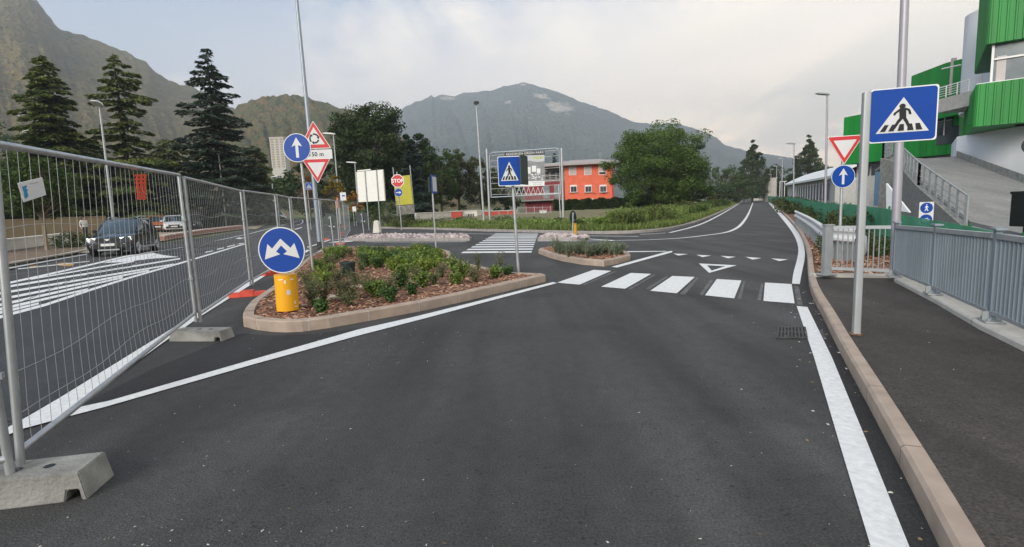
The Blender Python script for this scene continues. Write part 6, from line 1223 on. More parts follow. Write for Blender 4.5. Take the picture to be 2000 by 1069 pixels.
# hedges and bushes
def bush(name, label, base, w, h, leaf, n, size, group=None, d=None, cat='bush', stems=True):
    root = thing(name, label, cat, base, group); d = d or w; k = int(n); c = unit(k); r_ = RNG.uniform(.3, 1, k) ** .5; ph = RNG.uniform(0, 6, 3); t = np.arctan2(c[:, 1], c[:, 0]); lump = 1 + .18 * np.sin(3 * t + ph[0]) + .15 * np.sin(5 * t + ph[1] + 3 * c[:, 2])
    Cn = np.stack([c[:, 0] * r_ * lump * w / 2, c[:, 1] * r_ * lump * d / 2, (.46 + .5 * c[:, 2] * r_ * lump) * h], 1); A, B = rand_leaves(Cn, size); leaf_mesh('foliage', Cn + np.array(base), A, B, M[leaf], root)
    if stems:
        mb = MB(); B0 = Vector(base)
        for i in range(5): a = RNG.uniform(0, 6.28); mb.tube([B0 + Vector((0, 0, -.03)), B0 + Vector((math.cos(a) * w * .15, math.sin(a) * d * .15, h * .4)), B0 + Vector((math.cos(a) * w * .3, math.sin(a) * d * .3, h * .8))], [.02 * max(.4, h), .014 * max(.4, h), .004], 5, caps=False)
        mb.build('stem', M['bark'], root, fix=False)
    return root
def bush_px(px, pb, pt, wpx, D, leaf, n, size, label, group='roadside bushes'):
    b = at(px, pb, D); w = px2m(wpx, b); return bush('bush', label, b, w, px2m(pb - pt, b), leaf, n, size, group)
bush_px(142, 489, 452, 74, 31, 'lf_dark', 1900, .12, 'clipped dark bush beside the low white wall, in front of the walking person')
for px, pb, pt, w, D, lf, l in ((722, 440, 396, 66, 50, 'lf_mid', 'green bush right under the white sign back'), (757, 440, 388, 50, 52, 'lf_mid', 'taller green bush between the white sign back and the stop sign'), (700, 436, 408, 30, 56, 'lf_mid', 'small bush left of the posts of the white sign back'), (790, 444, 420, 60, 46, 'lf_birch', 'pale weedy bush at the foot of the stop sign'), (850, 446, 424, 70, 48, 'lf_birch', 'pale weedy bush in front of the red tank'), (905, 446, 422, 50, 47, 'lf_mid', 'bush left of the foot of the middle lamp'), (985, 446, 420, 70, 44, 'lf_mid', 'bush at the foot of the middle crossing sign, on the far verge'), (1040, 446, 424, 60, 44, 'lf_birch', 'pale bush under the billboard lattice'), (1170, 440, 420, 70, 46, 'lf_birch', 'weedy bush right of the yellow marker bollard'), (1395, 392, 379, 24, 110, 'lf_verge', 'brownish bush at the right foot of the lime-green tree'), (640, 428, 404, 40, 100, 'lf_dark', 'far dark bush behind the orange marker')):
    bush_px(px, pb, pt, w, D, lf, 1400, .13 if D < 70 else .4, l)
for px, pb, pt, w, D, l in ((1405, 392, 358, 62, 125, 'leafy thicket left of the road end'), (1440, 391, 352, 60, 150, 'leafy thicket behind the small far lamp'), (1478, 390, 348, 46, 215, 'thicket closing the view beyond the white barrier'), (1500, 389, 352, 40, 190, 'thicket behind the farthest lamps'), (1534, 386, 350, 50, 170, 'thicket between the far lamps and the glazed shed'), (1580, 384, 345, 60, 160, 'thicket under the dark upright tree')):
    bush_px(px, pb, pt, w, D, 'lf_far', 2600, .5, l, 'thickets at the end of the straight road')
# clipped hedge before the orange house
h0, h1 = at(1082, 412, 76), at(1345, 400, 80); root = thing('hedge', 'long dark clipped hedge in front of the orange house', 'hedge', Vector((h0.x, h0.y, .6))); zt = at(1200, 388, 78).z; n = 26000; t = RNG.uniform(0, 1, n); s = RNG.uniform(-1, 1, n); z = RNG.uniform(0, 1, n); fc = RNG.integers(0, 3, n)
s = np.where(fc == 0, -1 + RNG.exponential(.12, n), s); z = np.where(fc == 1, 1 - RNG.exponential(.05, n), z); wob = .12 * np.sin(t * 60) + .08 * np.sin(t * 133)
X = np.stack([h0.x + (h1.x - h0.x) * t + RNG.normal(0, .1, n), h0.y + (h1.y - h0.y) * t + s * .8, .3 + (zt - .3 + wob) * z], 1); A, B = rand_leaves(X, .3); leaf_mesh('foliage', X, A, B, M['lf_hedge'], root)
mb = MB(); rail_bar(mb, Vector((h0.x, h0.y, (zt - .2) / 2)), Vector((h1.x, h1.y, (zt - .2) / 2)), 1.2, zt - .4); mb.build('core', M['lf_hedge'], root)
# shrub row along the right road
GS = 'shrubs in the planted strip on the right'
sx = dense([p + Vector((1.15, -.3, 0)) for p in strip if p.y > gl.y + .5], 1.5, False); k = 0; y = 10.6
for i, p in enumerate(sx):
    D = p.y
    if D < 14.0 or D > 130: continue
    if D > 40 and i % 2: continue
    if D > 80 and i % 4: continue
    w = random.uniform(1.3, 1.9) * (1 if D < 40 else 2.2); h = random.uniform(.55, .95) + min(.5, D * .006)
    bush('shrub', 'leafy brown-green shrub in the planted strip between the right kerb and the green netting', (p.x + random.uniform(.1, .5), p.y, .08), w, h, random.choice(('lf_verge', 'lf_verge', 'lf_dark')), 1100 if D < 40 else 600, .10 if D < 40 else .3, GS, cat='shrub')
for px, py, s in ((1634, 470, .5), (1655, 480, .6), (1700, 478, .55), (1722, 486, .5), (1668, 455, .7), (1630, 440, .7)):
    D = 11.2 + random.uniform(0, .8); p = at(px, py, D); bush('shrub', 'low shrub behind the open railing at the end of the footway', (p.x, p.y, .08), s * 1.3, s, random.choice(('lf_verge', 'lf_shrub_dark')), 700, .06, 'shrubs behind the open railing', cat='shrub')
# ---- island planting
GI = 'young plants on the kerbed island'
def plant(px, py, kind, s, label, z=.11, grp=GI):
    p = G(px, py, z); h = s * .88; root = thing('shrub', label, 'shrub', p, grp); B0 = np.array(p); CC = []; st = MB()
    lf, nst, per, size, spread, asp = {'dark': ('lf_shrub_dark', 18, 36, .032, .8, .6), 'light': ('lf_shrub', 20, 32, .038, 1.0, .6), 'bright': ('lf_bright', 20, 30, .042, 1.0, .6), 'twig': ('lf_twig', 20, 20, .026, .95, .5), 'lav': ('lf_lav', 36, 16, .034, .75, .22), 'tall': ('lf_twig', 7, 30, .026, .3, .5)}[kind]
    nst = int(nst * (1 + s)); CC = []; AX = []
    for i in range(nst):
        a = RNG.uniform(0, 6.28); r_ = RNG.uniform(.1, 1) ** .6 * spread * h * .6; hh = h * RNG.uniform(.6, 1.08) * (1 - .25 * (r_ / (spread * h * .6)) ** 2); e = np.array([math.cos(a) * r_, math.sin(a) * r_, hh]); m_ = np.array([e[0] * .35, e[1] * .35, hh * .55])
        st.tube([Vector(B0 + (0, 0, -.03)), Vector(B0 + m_), Vector(B0 + e)], [.006, .004, .0015], 4, caps=False)
        t = RNG.uniform(.25 if kind != 'tall' else .15, 1.03, per); q = np.where(t[:, None] < .55, m_ * (t / .55)[:, None], m_ + (e - m_) * ((t - .55) / .45)[:, None]); CC.append(q + RNG.normal(0, .024 if kind != 'lav' else .008, (per, 3))); AX.append(np.tile(e / np.linalg.norm(e), (per, 1)))
    CC = np.concatenate(CC); CC[:, 2] = np.maximum(CC[:, 2], .01)
    if kind == 'lav': ax = np.concatenate(AX) + RNG.normal(0, .25, CC.shape); ax /= np.linalg.norm(ax, axis=1)[:, None]; sd = np.cross(ax, unit(len(CC))); sd /= np.linalg.norm(sd, axis=1)[:, None]; A, B = ax * size * 1.2, sd * size * .16
    else: A, B = rand_leaves(CC, size * 1.5, asp)
    leaf_mesh('foliage', CC + B0, A, B, M[lf], root); st.build('stem', M['bark'], root, fix=False); return root
LB = {'dark': 'small dark green bush growing in the island mulch', 'light': 'fresh green shrub growing in the island mulch', 'bright': 'bright yellow-green shrub growing in the island mulch', 'twig': 'thin grey-green twiggy shrub growing in the island mulch', 'tall': 'tall sparse grey-green stem plant growing in the island mulch'}
for px, py, kd, s in ((628, 613, 'dark', .24), (648, 528, 'twig', .5), (610, 585, 'twig', .5), (632, 592, 'twig', .52), (600, 560, 'twig', .48), (612, 600, 'twig', .4), (668, 592, 'twig', .5), (690, 588, 'twig', .42), (682, 600, 'twig', .35), (630, 566, 'bright', .42), (640, 548, 'light', .45), (737, 583, 'light', .36), (722, 574, 'twig', .4), (762, 591, 'dark', .32), (757, 575, 'twig', .42), (784, 565, 'dark', .36), (806, 579, 'dark', .28), (788, 548, 'light', .4), (826, 562, 'light', .36), (850, 560, 'twig', .36), (890, 558, 'light', .26), (862, 545, 'twig', .38), (905, 545, 'light', .42), (928, 554, 'twig', .42), (934, 535, 'tall', .62), (968, 544, 'light', .3), (992, 539, 'dark', .26), (978, 530, 'tall', .6), (888, 535, 'light', .5), (812, 552, 'twig', .4), (660, 560, 'twig', .5), (695, 560, 'twig', .4), (770, 530, 'bright', .36), (830, 535, 'bright', .4)):
    plant(px, py, kd, s, LB[kd])
for i in range(96):
    py = random.uniform(497, 531); lo = 600 + (531 - py) * .75; hi = 872 - (py - 495) * 0.2; px = random.uniform(lo + 20, hi - 8)
    if abs(px - 680) < 22 and 508 < py < 545: continue
    kd = random.choice(('light', 'light', 'bright', 'dark', 'light', 'twig')); plant(px, py, kd, random.uniform(.30, .48), {'light': 'fresh green shrub in the dense rear planting of the island', 'bright': 'bright yellow-green shrub in the dense rear planting of the island', 'dark': 'dark green shrub in the dense rear planting of the island', 'twig': 'grey-green twiggy shrub in the dense rear planting of the island'}[kd])
for i in range(17):
    px = 1088 + 7.6 * i + random.uniform(-3, 3); py = 502 - abs(i - 8) * .2 + random.uniform(-5, 5); plant(px, py, 'lav', random.uniform(.38, .55), 'grey-green lavender tuft on the small kerbed island', .11, 'lavender tufts on the small island')
# bark chips, stones, bucket
def chips(name, poly, n, z, sc, kind='stuff'):
    mb = MB()
    for x, y in rand_in(poly, n):
        l = random.uniform(.02, .055) * sc; w = l * random.uniform(.3, .6); A = Matrix.Rotation(random.uniform(0, 6.28), 3, 'Z') @ Matrix.Rotation(random.uniform(-.5, .5), 3, 'X') @ Matrix.Rotation(random.uniform(-.4, .4), 3, 'Y'); c = Vector((x, y, z + random.uniform(0, .045)))
        mb.add([c + A @ Vector(v) for v in ((-l, -w, 0), (l * .9, -w * .7, 0), (l, w, 0), (-l * .8, w * .8, 0), (-l * .8, -w * .6, .008), (l * .7, -w * .5, .008), (l * .8, w * .6, .008), (-l * .6, w * .6, .008))], [(4, 5, 6, 7), (0, 1, 5, 4), (1, 2, 6, 5), (2, 3, 7, 6), (3, 0, 4, 7)], random.choice((0, 0, 1, 1, 2)))
    return struct(mb.build(name, [M['chip_a'], M['chip_b'], M['chip_c']], fix=False), kind)
near = [p for p in in1]; chips('bark_chips', offset_in(in1, .02), 15000, H1 - .04, .8); chips('bark_chips', offset_in(in2, .02), 2500, H1 - .03, 1.0)
sp_ = [p for p in strip if p.y < 24]; chips('bark_chips', [Vector((gl.x, gl.y + .2, 0))] + [p + Vector((.05, 0, 0)) for p in sp_] + [p + Vector((1.6, -.7, 0)) for p in sp_[::-1]] + [Vector((gr.x, gr.y + .3, 0))], 5000, .09, 1.2)
for px, py, w, d_, l in ((714, 560, .55, .45, 'pale flat stone slab in the island mulch, behind the twiggy shrubs'), (640, 583, .7, .35, 'wide pale stone slab lying in the mulch right of the yellow bollard'), (597, 599, .16, .07, 'small pale broken stone beside the yellow bollard')):
    p = G(px, py, .12); mb = MB(); n = 9; ring_ = [(p.x + w / 2 * math.cos(6.283 * i / n) * random.uniform(.8, 1.1), p.y + d_ / 2 * math.sin(6.283 * i / n) * random.uniform(.8, 1.1)) for i in range(n)]; mb.prism(ring_, .09, .155); tag(mb.build('stone_slab', M['stone'], bevel=.008), l, 'stone')
p = G(681, 540, .12); root = thing('plastic_bucket', 'dark plastic plant bucket standing among the island shrubs', 'bucket', p); rr = px2m(14.5, p); hh = Zof(p, 512) - p.z
MB().lathe([(rr * .8, 0), (rr, hh), (rr * .95, hh), (rr * .76, .03)], p, 28, cap=False).build('body', M['bucket'], root, True); MB().lathe([(rr * .98, hh - .03), (rr * 1.07, hh - .025), (rr * 1.07, hh), (rr * .98, hh + .005)], p, 28, cap=False).build('rim', M['bucket'], root, True)
MB().lathe([(.001, 0), (rr * .84, 0)], p + Vector((0, 0, hh * .55)), 24, cap=False).build('soil_fill', M['soil'], root)
# rough grass and weeds on the verge
def blades(name, pts, h, w, m, lean=.35):
    n = len(pts); pts = np.array(pts); a = RNG.uniform(0, 6.28, n); hh = h * RNG.uniform(.5, 1.35, n); d = np.stack([np.cos(a), np.sin(a), np.zeros(n)], 1); s = np.stack([-np.sin(a), np.cos(a), np.zeros(n)], 1) * (w * RNG.uniform(.6, 1.4, n))[:, None]
    ln = RNG.uniform(-lean, lean, n); c = pts + d * (hh * ln * .5)[:, None] + np.array([0, 0, 1]) * (hh * .5)[:, None]; A = d * (hh * ln * .5)[:, None] + np.array([0, 0, 1]) * (hh * .5)[:, None]; o = leaf_mesh(name, c, A, s, m); struct(o, 'stuff'); return o
pts = []; low = []
rows = [vrow(.2, .12), vrow(1.2, .16), vrow(2.5, .24), vrow(4.5, .34)]; ne = len(rows[0])
wts = np.array([1.0 / max(12, rows[0][i].y) for i in range(ne - 1)]); wts *= np.array([(rows[0][i + 1] - rows[0][i]).length for i in range(ne - 1)]); wts /= wts.sum()
for i in RNG.choice(ne - 1, 42000, p=wts):
    u, v = random.random(), random.choice((random.uniform(.9, 3), random.uniform(1.6, 3), random.uniform(0.1, 1.2))); j = min(2, int(v)); q = rows[j][i].lerp(rows[j + 1][i], v - j).lerp(rows[j][i + 1].lerp(rows[j + 1][i + 1], v - j), u); dens_ = math.sin(q.x * .9) * math.sin(q.y * .7 + q.x * .3)
    if v > 1.25: pts.append((q.x, q.y, q.z - .05))
    else: low.append((q.x, q.y, q.z - .02))
big = [p for i, p in enumerate(pts) if math.sin(p[0] * 1.3) + math.sin(p[1] * .9 + p[0]) > -.4]
big2 = [p for p in big if p[0] > 6]; big1 = [p for p in big if p[0] <= 6]; blades('weeds', big1, .34, .04, M['lf_grass'], .6); blades('weeds', big2, .75, .045, M['lf_grass'], .5); blades('grass', low + pts[::5], .28, .03, M['lf_grass'], .6)
# leafy weeds over it
idx = RNG.choice(len(big), 15000); Cn = np.array([big[i] for i in idx]); Cn[:, 2] += RNG.uniform(.05, .62, 15000) * np.where(Cn[:, 0] > 6, 1.2, .7); Cn[:, :2] += RNG.normal(0, .15, (15000, 2)); A, B = rand_leaves(Cn, .15); struct(leaf_mesh('weed_leaves', Cn, A, B, M['lf_shrub']), 'stuff')
for k in range(46):
    i = int(RNG.choice(ne - 1, p=wts)); v = random.uniform(1.35, 2.9); j = min(2, int(v)); q = rows[j][i].lerp(rows[j + 1][i], v - j)
    if q.y > 110 or q.x < -1: continue
    sz = random.uniform(.9, 1.9) * (1 if q.x > 6 else .6); bush('weed_clump', 'bushy green weed clump on the rough verge before the field', (q.x, q.y, q.z - .05), sz * 1.5, sz * .75, random.choice(('lf_mid', 'lf_shrub', 'lf_birch', 'lf_mid')), 900, .13 if q.y < 45 else .22, 'weed clumps on the verge', cat='weeds', stems=False)
# field behind the verge and its long white hose/tape
f0 = [Vector((p.x, p.y, p.z)) for p in rows[3]]; f1 = [Vector((p.x + (6 if p.y > 60 else 2), max(p.y + 14, 62), .62)) for p in rows[3]]; strip_mesh('field', [f0, f1, [p + Vector((0, 14, .1)) for p in f1]], M['dry'], .05)
tp = [at(1250, 417, 48), at(1290, 413, 55), at(1310, 407, 62), at(1345, 398, 75), at(1362, 395, 82)]; tag(MB().tube(smooth_line(tp, 2), .05, 6).build('white_tape', M['white_wall']), 'long pale tape line running over the weeds below the lime-green tree', 'tape')
# fallen bits on the asphalt
mb = MB()
def bit(x, y, l, w, z, mi): A = Matrix.Rotation(random.uniform(0, 6.28), 3, 'Z'); c = Vector((x, y, z)); mb.add([c + A @ Vector(v) for v in ((-l, -w, 0), (l, -w * .6, .001), (l * .8, w, .001), (-l * .7, w * .8, 0), (0, 0, w * .7))], [(0, 1, 4), (1, 2, 4), (2, 3, 4), (3, 0, 4)], mi)
for i in range(420):
    px, py = random.uniform(60, 1650), 1069 - 420 * random.random() ** 1.25; p = G(px, py); 
    if p.x < -3.4 or p.x > 6: continue
    if px > 700 and random.random() < .72: continue
    l = random.choice((.002, .003, .003, .004, .007)) * random.uniform(.7, 1.3); bit(p.x, p.y, l, l * random.uniform(.3, .7), .003, random.choice((0, 0, 1)))
for i in range(150):
    p = G(random.uniform(480, 900), random.uniform(640, 720)); l = random.uniform(.004, .012); bit(p.x, p.y, l, l * .3, .003, random.choice((0, 1, 1)))
for i in range(240):
    t = random.random(); a_ = kerbR[3].lerp(kerbR[8], t); p = G(1838 - 230 * t ** .5, 1069 - 450 * t ** .45); 
    kk = random.choice([q for q in kr if .5 < q.y < 9]); l = random.choice((.004, .005, .007, .018)) ; bit(kk.x - random.uniform(.01, .28), kk.y + random.uniform(-.6, .6), l * random.uniform(.6, 1.2), l * .5, .003, random.choice((0, 0, 1)))
for i in range(160):
    x, y = random.uniform(2.2, 5.2), random.uniform(2.2, 8.5); l = random.uniform(.003, .008); bit(x, y, l, l * .5, H2 - .002, random.choice((0, 1)))
struct(mb.build('fallen_debris', [M['litter'], M['litter_brown']], fix=False), 'stuff')
# ================================================================== hills and mountains (height fields in their real place)
def hnoise(u, v, seed, oct=5):
    r = np.random.default_rng(seed); out = np.zeros_like(u); amp = 1.; fr_ = 1.
    for o in range(oct):
        a = r.uniform(0, 6.28, 8); k = r.normal(size=(8, 2)); k /= np.linalg.norm(k, axis=1)[:, None]; s = np.zeros_like(u)
        for i in range(8): s += np.sin((u * k[i, 0] + v * k[i, 1]) * fr_ * 6.28 * (.7 + .08 * i) + a[i])
        out += amp * s / 8; amp *= .52; fr_ *= 2.03
    return out
def spot(px, py, D, rx_, ry_): p = at(px, py, D); return (p.x, p.y, p.z, rx_ * D / F, ry_ * D / F)
def hill(name, prof, D0, D1, D2, m, rough, seed, nu=420, nv=90, gul=.12, bumpy=0.0):
    """ridge line seen at the listed picture points, standing D1 metres away; slopes fall to D0 (front) and D2 (behind)"""
    px = np.array([p[0] for p in prof], float); py = np.array([p[1] for p in prof], float); u = np.linspace(px[0], px[-1], nu); ridge = np.interp(u, px, py); V = []
    d = np.array([ray(a, b) for a, b in zip(u, ridge)]); hx = d[:, 0] / np.hypot(d[:, 0], d[:, 1]); hy = d[:, 1] / np.hypot(d[:, 0], d[:, 1]); el = d[:, 2] / np.hypot(d[:, 0], d[:, 1]); zr = HC + el * D1
    vs = np.concatenate([np.linspace(0, 1, nv), 1 + np.linspace(0, 1, 14)[1:]]); U, VV = np.meshgrid(u, vs); Rg = np.where(VV <= 1, D0 + (D1 - D0) * VV, D1 + (D2 - D1) * (VV - 1)); prf = np.where(VV <= 1, VV ** 1.25, np.cos((VV - 1) * math.pi / 2))
    w = U / 2000 * 9; env = np.clip(np.sin(np.clip(VV, 0, 1) * math.pi), 0, 1); nz = hnoise(w, VV * 2.2, seed); gl_ = np.abs(hnoise(w * 1.7 + .35 * VV, VV * .5, seed + 5, 4)); fine = hnoise(w * 9, VV * 14, seed + 9, 4)
    Z = zr[None] * np.clip(prf + env * (rough * nz - gul * (.5 - gl_)), -.05, 1.4) + fine * bumpy * np.clip(VV * 3, 0, 1) * (1 - .0 * VV)
    Rg = Rg + (D1 - D0) * .06 * nz * env; X, Y = hx[None] * Rg, hy[None] * Rg; n1, n2 = Z.shape; P_ = np.stack([X, Y, Z - 2], -1).reshape(-1, 3); I = np.arange(n1 * n2).reshape(n1, n2); Q = np.stack([I[:-1, :-1], I[:-1, 1:], I[1:, 1:], I[1:, :-1]], -1).reshape(-1, 4)
    me = bpy.data.meshes.new(name); me.vertices.add(len(P_)); me.vertices.foreach_set('co', P_.ravel().astype(np.float32)); me.loops.add(Q.size); me.loops.foreach_set('vertex_index', Q.ravel().astype(np.int32)); me.polygons.add(len(Q)); me.polygons.foreach_set('loop_start', np.arange(0, Q.size, 4, dtype=np.int32)); me.polygons.foreach_set('use_smooth', [True] * len(Q)); me.materials.append(m); me.update(calc_edges=True); me.validate(); o = link(name, me); return struct(o)
def hillmat(name, forest, light, rock, rock_from, sc, rock_amt, zlo, zhi, autumn=None, cliffs=()):
    m = bpy.data.materials.new(name); m.use_nodes = True; nt = m.node_tree; L = nt.links; N = nt.nodes; b = N['Principled BSDF']; b.inputs['Roughness'].default_value = .95; b.inputs['Specular IOR Level'].default_value = .1; tc = N.new('ShaderNodeTexCoord'); ge = N.new('ShaderNodeNewGeometry')
    def noise(s, d=5, st=None):
        n = N.new('ShaderNodeTexNoise'); n.inputs['Scale'].default_value = s; n.inputs['Detail'].default_value = d
        if st: mp = N.new('ShaderNodeMapping'); mp.inputs['Scale'].default_value = st; L.new(tc.outputs['Object'], mp.inputs[0]); L.new(mp.outputs[0], n.inputs['Vector'])
        else: L.new(tc.outputs['Object'], n.inputs['Vector'])
        return n.outputs['Fac']
    def ramp(v, a, c, ca, cc):
        r = N.new('ShaderNodeValToRGB'); r.color_ramp.elements[0].position = a; r.color_ramp.elements[1].position = c; r.color_ramp.elements[0].color = (*ca, 1); r.color_ramp.elements[1].color = (*cc, 1); L.new(v, r.inputs[0]); return r.outputs[0]
    def mixc(f, a, c): x = N.new('ShaderNodeMix'); x.data_type = 'RGBA'; L.new(f, x.inputs[0]); L.new(a, x.inputs[6]); L.new(c, x.inputs[7]); return x.outputs[2]
    def math_(op, a, c):
        r = N.new('ShaderNodeMath'); r.operation = op; r.use_clamp = True
        for k, v in enumerate((a, c)):
            if isinstance(v, (int, float)): r.inputs[k].default_value = v
            else: L.new(v, r.inputs[k])
        return r.outputs[0]
    big_ = noise(sc, 6); fin = noise(sc * 14, 4); base = ramp(math_('ADD', math_('MULTIPLY', big_, .45), math_('MULTIPLY', fin, .55)), .36, .64, forest, light)
    if autumn: base = mixc(math_('MULTIPLY', ramp(noise(sc * 5, 4), .48, .62, (0, 0, 0), (1, 1, 1)), .75), base, ramp(fin, .3, .7, tuple(x * .6 for x in autumn), autumn))
    sx_ = N.new('ShaderNodeSeparateXYZ'); L.new(ge.outputs['Normal'], sx_.inputs[0]); steep = N.new('ShaderNodeMapRange'); steep.inputs[1].default_value = rock_from; steep.inputs[2].default_value = rock_from - .12; L.new(sx_.outputs[2], steep.inputs[0])
    sp = N.new('ShaderNodeSeparateXYZ'); L.new(tc.outputs['Object'], sp.inputs[0]); hz = N.new('ShaderNodeMapRange'); hz.inputs[1].default_value = zlo; hz.inputs[2].default_value = zhi; L.new(sp.outputs[2], hz.inputs[0])
    rk = ramp(noise(sc * 2.6, 6, (1, 1, .4)), .5, .6, (0, 0, 0), (1, 1, 1)); fac = math_('MULTIPLY', math_('MULTIPLY', rk, hz.outputs[0]), math_('ADD', math_('MULTIPLY', steep.outputs[0], 1.0), rock_amt)); rc = ramp(noise(sc * 9, 5, (1, 1, .35)), .35, .65, tuple(x * .62 for x in rock), rock); 
    for cx_, cy_, cz_, rh, rv in cliffs:     # pale rock bands of the mountain, each round its own place
        vm = N.new('ShaderNodeVectorMath'); vm.operation = 'SUBTRACT'; L.new(tc.outputs['Object'], vm.inputs[0]); vm.inputs[1].default_value = (cx_, cy_, cz_)
        vd = N.new('ShaderNodeVectorMath'); vd.operation = 'DIVIDE'; L.new(vm.outputs[0], vd.inputs[0]); vd.inputs[1].default_value = (rh, rh * 3, rv); vl = N.new('ShaderNodeVectorMath'); vl.operation = 'LENGTH'; L.new(vd.outputs[0], vl.inputs[0])
        fall = N.new('ShaderNodeMapRange'); fall.inputs[1].default_value = .25; fall.inputs[2].default_value = 1.; fall.inputs[3].default_value = .30; fall.inputs[4].default_value = -.2; L.new(vl.outputs['Value'], fall.inputs[0])
        sm = N.new('ShaderNodeMath'); sm.operation = 'ADD'; L.new(fall.outputs[0], sm.inputs[0]); L.new(noise(sc * 5, 5, (1.4, 1.4, .45)), sm.inputs[1]); cm = ramp(sm.outputs[0], .5, .74, (0, 0, 0), (.9, .9, .9)); fac = math_('MAXIMUM', fac, cm)
    L.new(mixc(fac, base, rc), b.inputs['Base Color'])
    bp_ = N.new('ShaderNodeBump'); bp_.inputs['Strength'].default_value = .8; bp_.inputs['Distance'].default_value = .25 / sc; L.new(fin, bp_.inputs['Height']); L.new(bp_.outputs[0], b.inputs['Normal']); return m
hill('mountain', [(700, 300), (750, 240), (778, 220), (790, 208), (806, 202), (812, 196), (822, 196), (836, 190), (842, 184), (848, 190), (858, 185), (872, 184), (886, 188), (905, 181), (940, 178), (955, 177), (975, 172), (985, 167), (1000, 166), (1012, 163), (1020, 160), (1034, 163), (1060, 170), (1085, 178), (1105, 184), (1130, 197), (1160, 206), (1200, 221), (1235, 238), (1262, 241), (1290, 243), (1305, 240), (1328, 241), (1350, 248), (1376, 257), (1398, 266), (1412, 280), (1428, 286), (1455, 292), (1480, 298), (1510, 302), (1545, 308), (1620, 325), (1750, 350), (1900, 362)], 1000, 2600, 3700, hillmat('hazed_mountain_slope', (.052, .072, .066), (.135, .145, .12), (.60, .54, .47), .62, .0045, .0, 260, 420, None, [spot(1092, 212, 2350, 44, 32), spot(1058, 190, 2450, 24, 16), spot(993, 202, 2350, 10, 16), spot(842, 186, 2500, 7, 9), spot(872, 190, 2500, 22, 10), spot(1012, 232, 2200, 5, 20), spot(1370, 262, 2400, 16, 7), spot(1022, 163, 2550, 12, 6)]), .11, 3, 700, 150, .07, 5)  # blue of the distant haze is mixed into the slope colours
hill('mountain', [(-900, -60), (-400, -60), (-120, -52), (0, -34), (40, -18), (72, 2), (90, 24), (110, 50), (125, 59), (150, 64), (180, 74), (212, 86), (240, 97), (265, 110), (285, 120), (305, 140), (330, 156), (350, 164), (380, 170), (420, 190), (480, 225), (560, 275), (660, 330), (800, 385)], 380, 1300, 2000, hillmat('wooded_slope', (.085, .070, .024), (.215, .165, .064), (.66, .6, .5), .40, .008, .0, 330, 460, None, [spot(20, 48, 1180, 13, 8), spot(12, 62, 1150, 9, 6), spot(58, 66, 1150, 10, 5), spot(92, 76, 1150, 7, 4), spot(168, 94, 1150, 9, 5)]), .05, 21, 620, 130, .02, 3.5)
hill('hill', [(300, 330), (380, 270), (440, 222), (470, 202), (490, 192), (520, 186), (545, 183), (570, 182), (590, 185), (615, 192), (640, 200), (660, 207), (690, 214), (720, 226), (760, 250), (820, 290), (900, 335), (1000, 372), (1100, 390)], 260, 800, 1200, hillmat('autumn_slope', (.05, .062, .02), (.14, .13, .045), (.4, .36, .3), .5, .014, 0, 900, 1000, (.24, .14, .055)), .05, 31, 520, 130, .10, 3.2)
# ================================================================== sky, sun, air, camera
SUN_AZ, SUN_EL = R(212), R(23)             # azimuth clockwise from the view direction (+Y)
w = bpy.data.worlds.new('World'); S.world = w; w.use_nodes = True; nt = w.node_tree; N = nt.nodes; L = nt.links; bg = N['Background']; bg.inputs['Strength'].default_value = .1
sk = N.new('ShaderNodeTexSky'); sk.sky_type = 'NISHITA'; sk.sun_disc = False; sk.sun_elevation = SUN_EL; sk.sun_rotation = SUN_AZ; sk.air_density = 1.0; sk.dust_density = 1.5; sk.altitude = 300
tc = N.new('ShaderNodeTexCoord'); sep = N.new('ShaderNodeSeparateXYZ'); L.new(tc.outputs['Generated'], sep.inputs[0])
def mr(v, a, b_, c, d): r = N.new('ShaderNodeMapRange'); r.inputs[1].default_value = a; r.inputs[2].default_value = b_; r.inputs[3].default_value = c; r.inputs[4].default_value = d; L.new(v, r.inputs[0]); return r.outputs[0]
def mo(op, a, b_):
    r = N.new('ShaderNodeMath'); r.operation = op; r.use_clamp = op != 'DIVIDE'
    for k, v in enumerate((a, b_)):
        if isinstance(v, (int, float)): r.inputs[k].default_value = v
        else: L.new(v, r.inputs[k])
    return r.outputs[0]
# cloud sheet on a flat layer high above: direction divided by its height
zz = mr(sep.outputs[2], 0, 1, .12, 1.12); cx_ = mo('DIVIDE', sep.outputs[0], zz); cy_ = mo('DIVIDE', sep.outputs[1], zz); cv = N.new('ShaderNodeCombineXYZ'); L.new(cx_, cv.inputs[0]); L.new(cy_, cv.inputs[1])
mp = N.new('ShaderNodeMapping'); mp.inputs['Rotation'].default_value = (0, 0, R(-35)); mp.inputs['Scale'].default_value = (1.3, .45, 1); L.new(cv.outputs[0], mp.inputs[0])
n1 = N.new('ShaderNodeTexNoise'); n1.inputs['Scale'].default_value = 1.1; n1.inputs['Detail'].default_value = 7; n1.inputs['Roughness'].default_value = .55; n1.inputs['Distortion'].default_value = .3; L.new(mp.outputs[0], n1.inputs['Vector'])
n2 = N.new('ShaderNodeTexNoise'); n2.inputs['Scale'].default_value = 3.2; n2.inputs['Detail'].default_value = 8; n2.inputs['Roughness'].default_value = .6; L.new(cv.outputs[0], n2.inputs['Vector'])
side = mr(sep.outputs[0], -.5, .6, -.45, .42)
cl = mo('ADD', mo('ADD', mr(n1.outputs['Fac'], .44, .62, 0, .8), mr(n2.outputs['Fac'], .45, .7, 0, .35)), side)
cl = mo('MULTIPLY', cl, .9)
low = mr(sep.outputs[2], .0, .42, .85, .0); hazef = mo('MULTIPLY', low, mr(sep.outputs[0], -.55, .5, .25, 1.0))
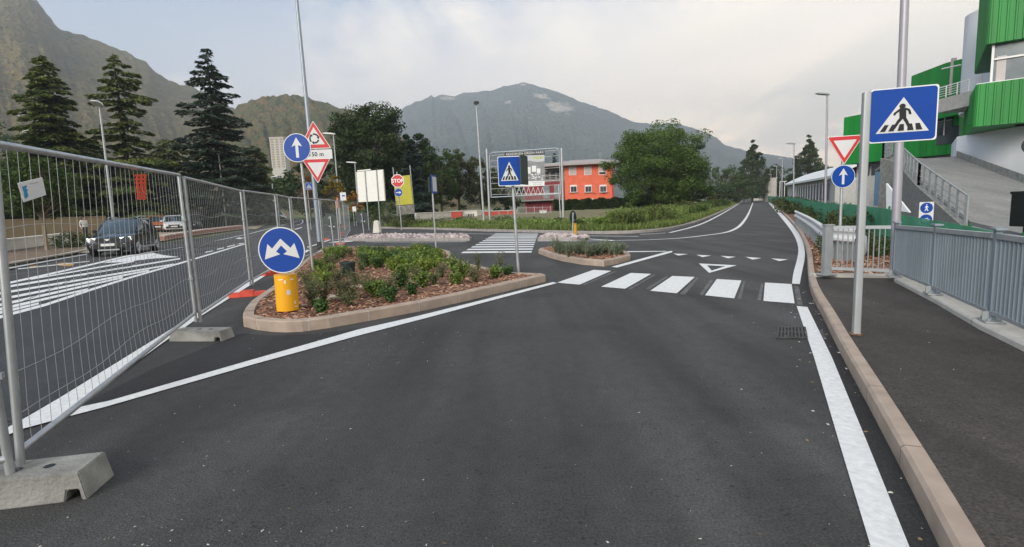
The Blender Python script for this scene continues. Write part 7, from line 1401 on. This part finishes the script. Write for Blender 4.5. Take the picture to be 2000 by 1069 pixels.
def rgb(c): r = N.new('ShaderNodeRGB'); r.outputs[0].default_value = (*c, 1); return r.outputs[0]
def mx(f, a, b_): x = N.new('ShaderNodeMix'); x.data_type = 'RGBA'; (L.new(f, x.inputs[0]) if not isinstance(f, (int, float)) else setattr(x.inputs[0], 'default_value', f)); L.new(a, x.inputs[6]); L.new(b_, x.inputs[7]); return x.outputs[2]
CLOUD = (12.9, 11.5, 9.7); HAZE = (38.0, 28.5, 18.6); VEIL = (2.5, 4.4, 7.2)
col = mx(.6, sk.outputs[0], rgb(VEIL)); col = mx(hazef, col, rgb(HAZE)); col = mx(cl, col, rgb(CLOUD)); L.new(col, bg.inputs['Color'])
sl = bpy.data.lights.new('sun', 'SUN'); sl.energy = 4.6; sl.angle = R(26); sl.color = (1, .93, .82); so = bpy.data.objects.new('sun', sl); C.objects.link(so)
sd = Vector((math.sin(SUN_AZ) * math.cos(SUN_EL), math.cos(SUN_AZ) * math.cos(SUN_EL), math.sin(SUN_EL))); so.rotation_euler = sd.to_track_quat('Z', 'Y').to_euler()
hm = bpy.data.materials.new('air'); hm.use_nodes = True; hn = hm.node_tree; hn.nodes.clear(); ho = hn.nodes.new('ShaderNodeOutputMaterial'); pv = hn.nodes.new('ShaderNodeVolumePrincipled'); pv.inputs['Color'].default_value = (.76, .88, 1, 1); pv.inputs['Density'].default_value = .00038; pv.inputs['Anisotropy'].default_value = .2; hn.links.new(pv.outputs[0], ho.inputs['Volume'])
hz = MB().box((0, 0, 385), (20000, 8400, 790)).build('haze', hm); hz['kind'] = 'stuff'
cam = bpy.data.cameras.new('camera'); co = bpy.data.objects.new('camera', cam); C.objects.link(co); cam.sensor_width = 36; cam.lens = 36 * F / 2000; cam.clip_start = .05; cam.clip_end = 30000
co.matrix_world = Matrix(((_r[0], _u[0], -_f[0], 0), (_r[1], _u[1], -_f[1], 0), (_r[2], _u[2], -_f[2], HC), (0, 0, 0, 1))); S.camera = co
S.view_settings.view_transform = 'Standard'; S.view_settings.look = 'None'; S.view_settings.exposure = 0.5; S.view_settings.gamma = 1
S.render.engine = 'CYCLES'; S.cycles.use_denoising = True; S.cycles.max_bounces = 6; S.cycles.diffuse_bounces = 3; S.cycles.glossy_bounces = 3; S.cycles.transmission_bounces = 3; S.cycles.transparent_max_bounces = 6; S.cycles.volume_bounces = 0; S.cycles.caustics_reflective = False; S.cycles.caustics_refractive = False
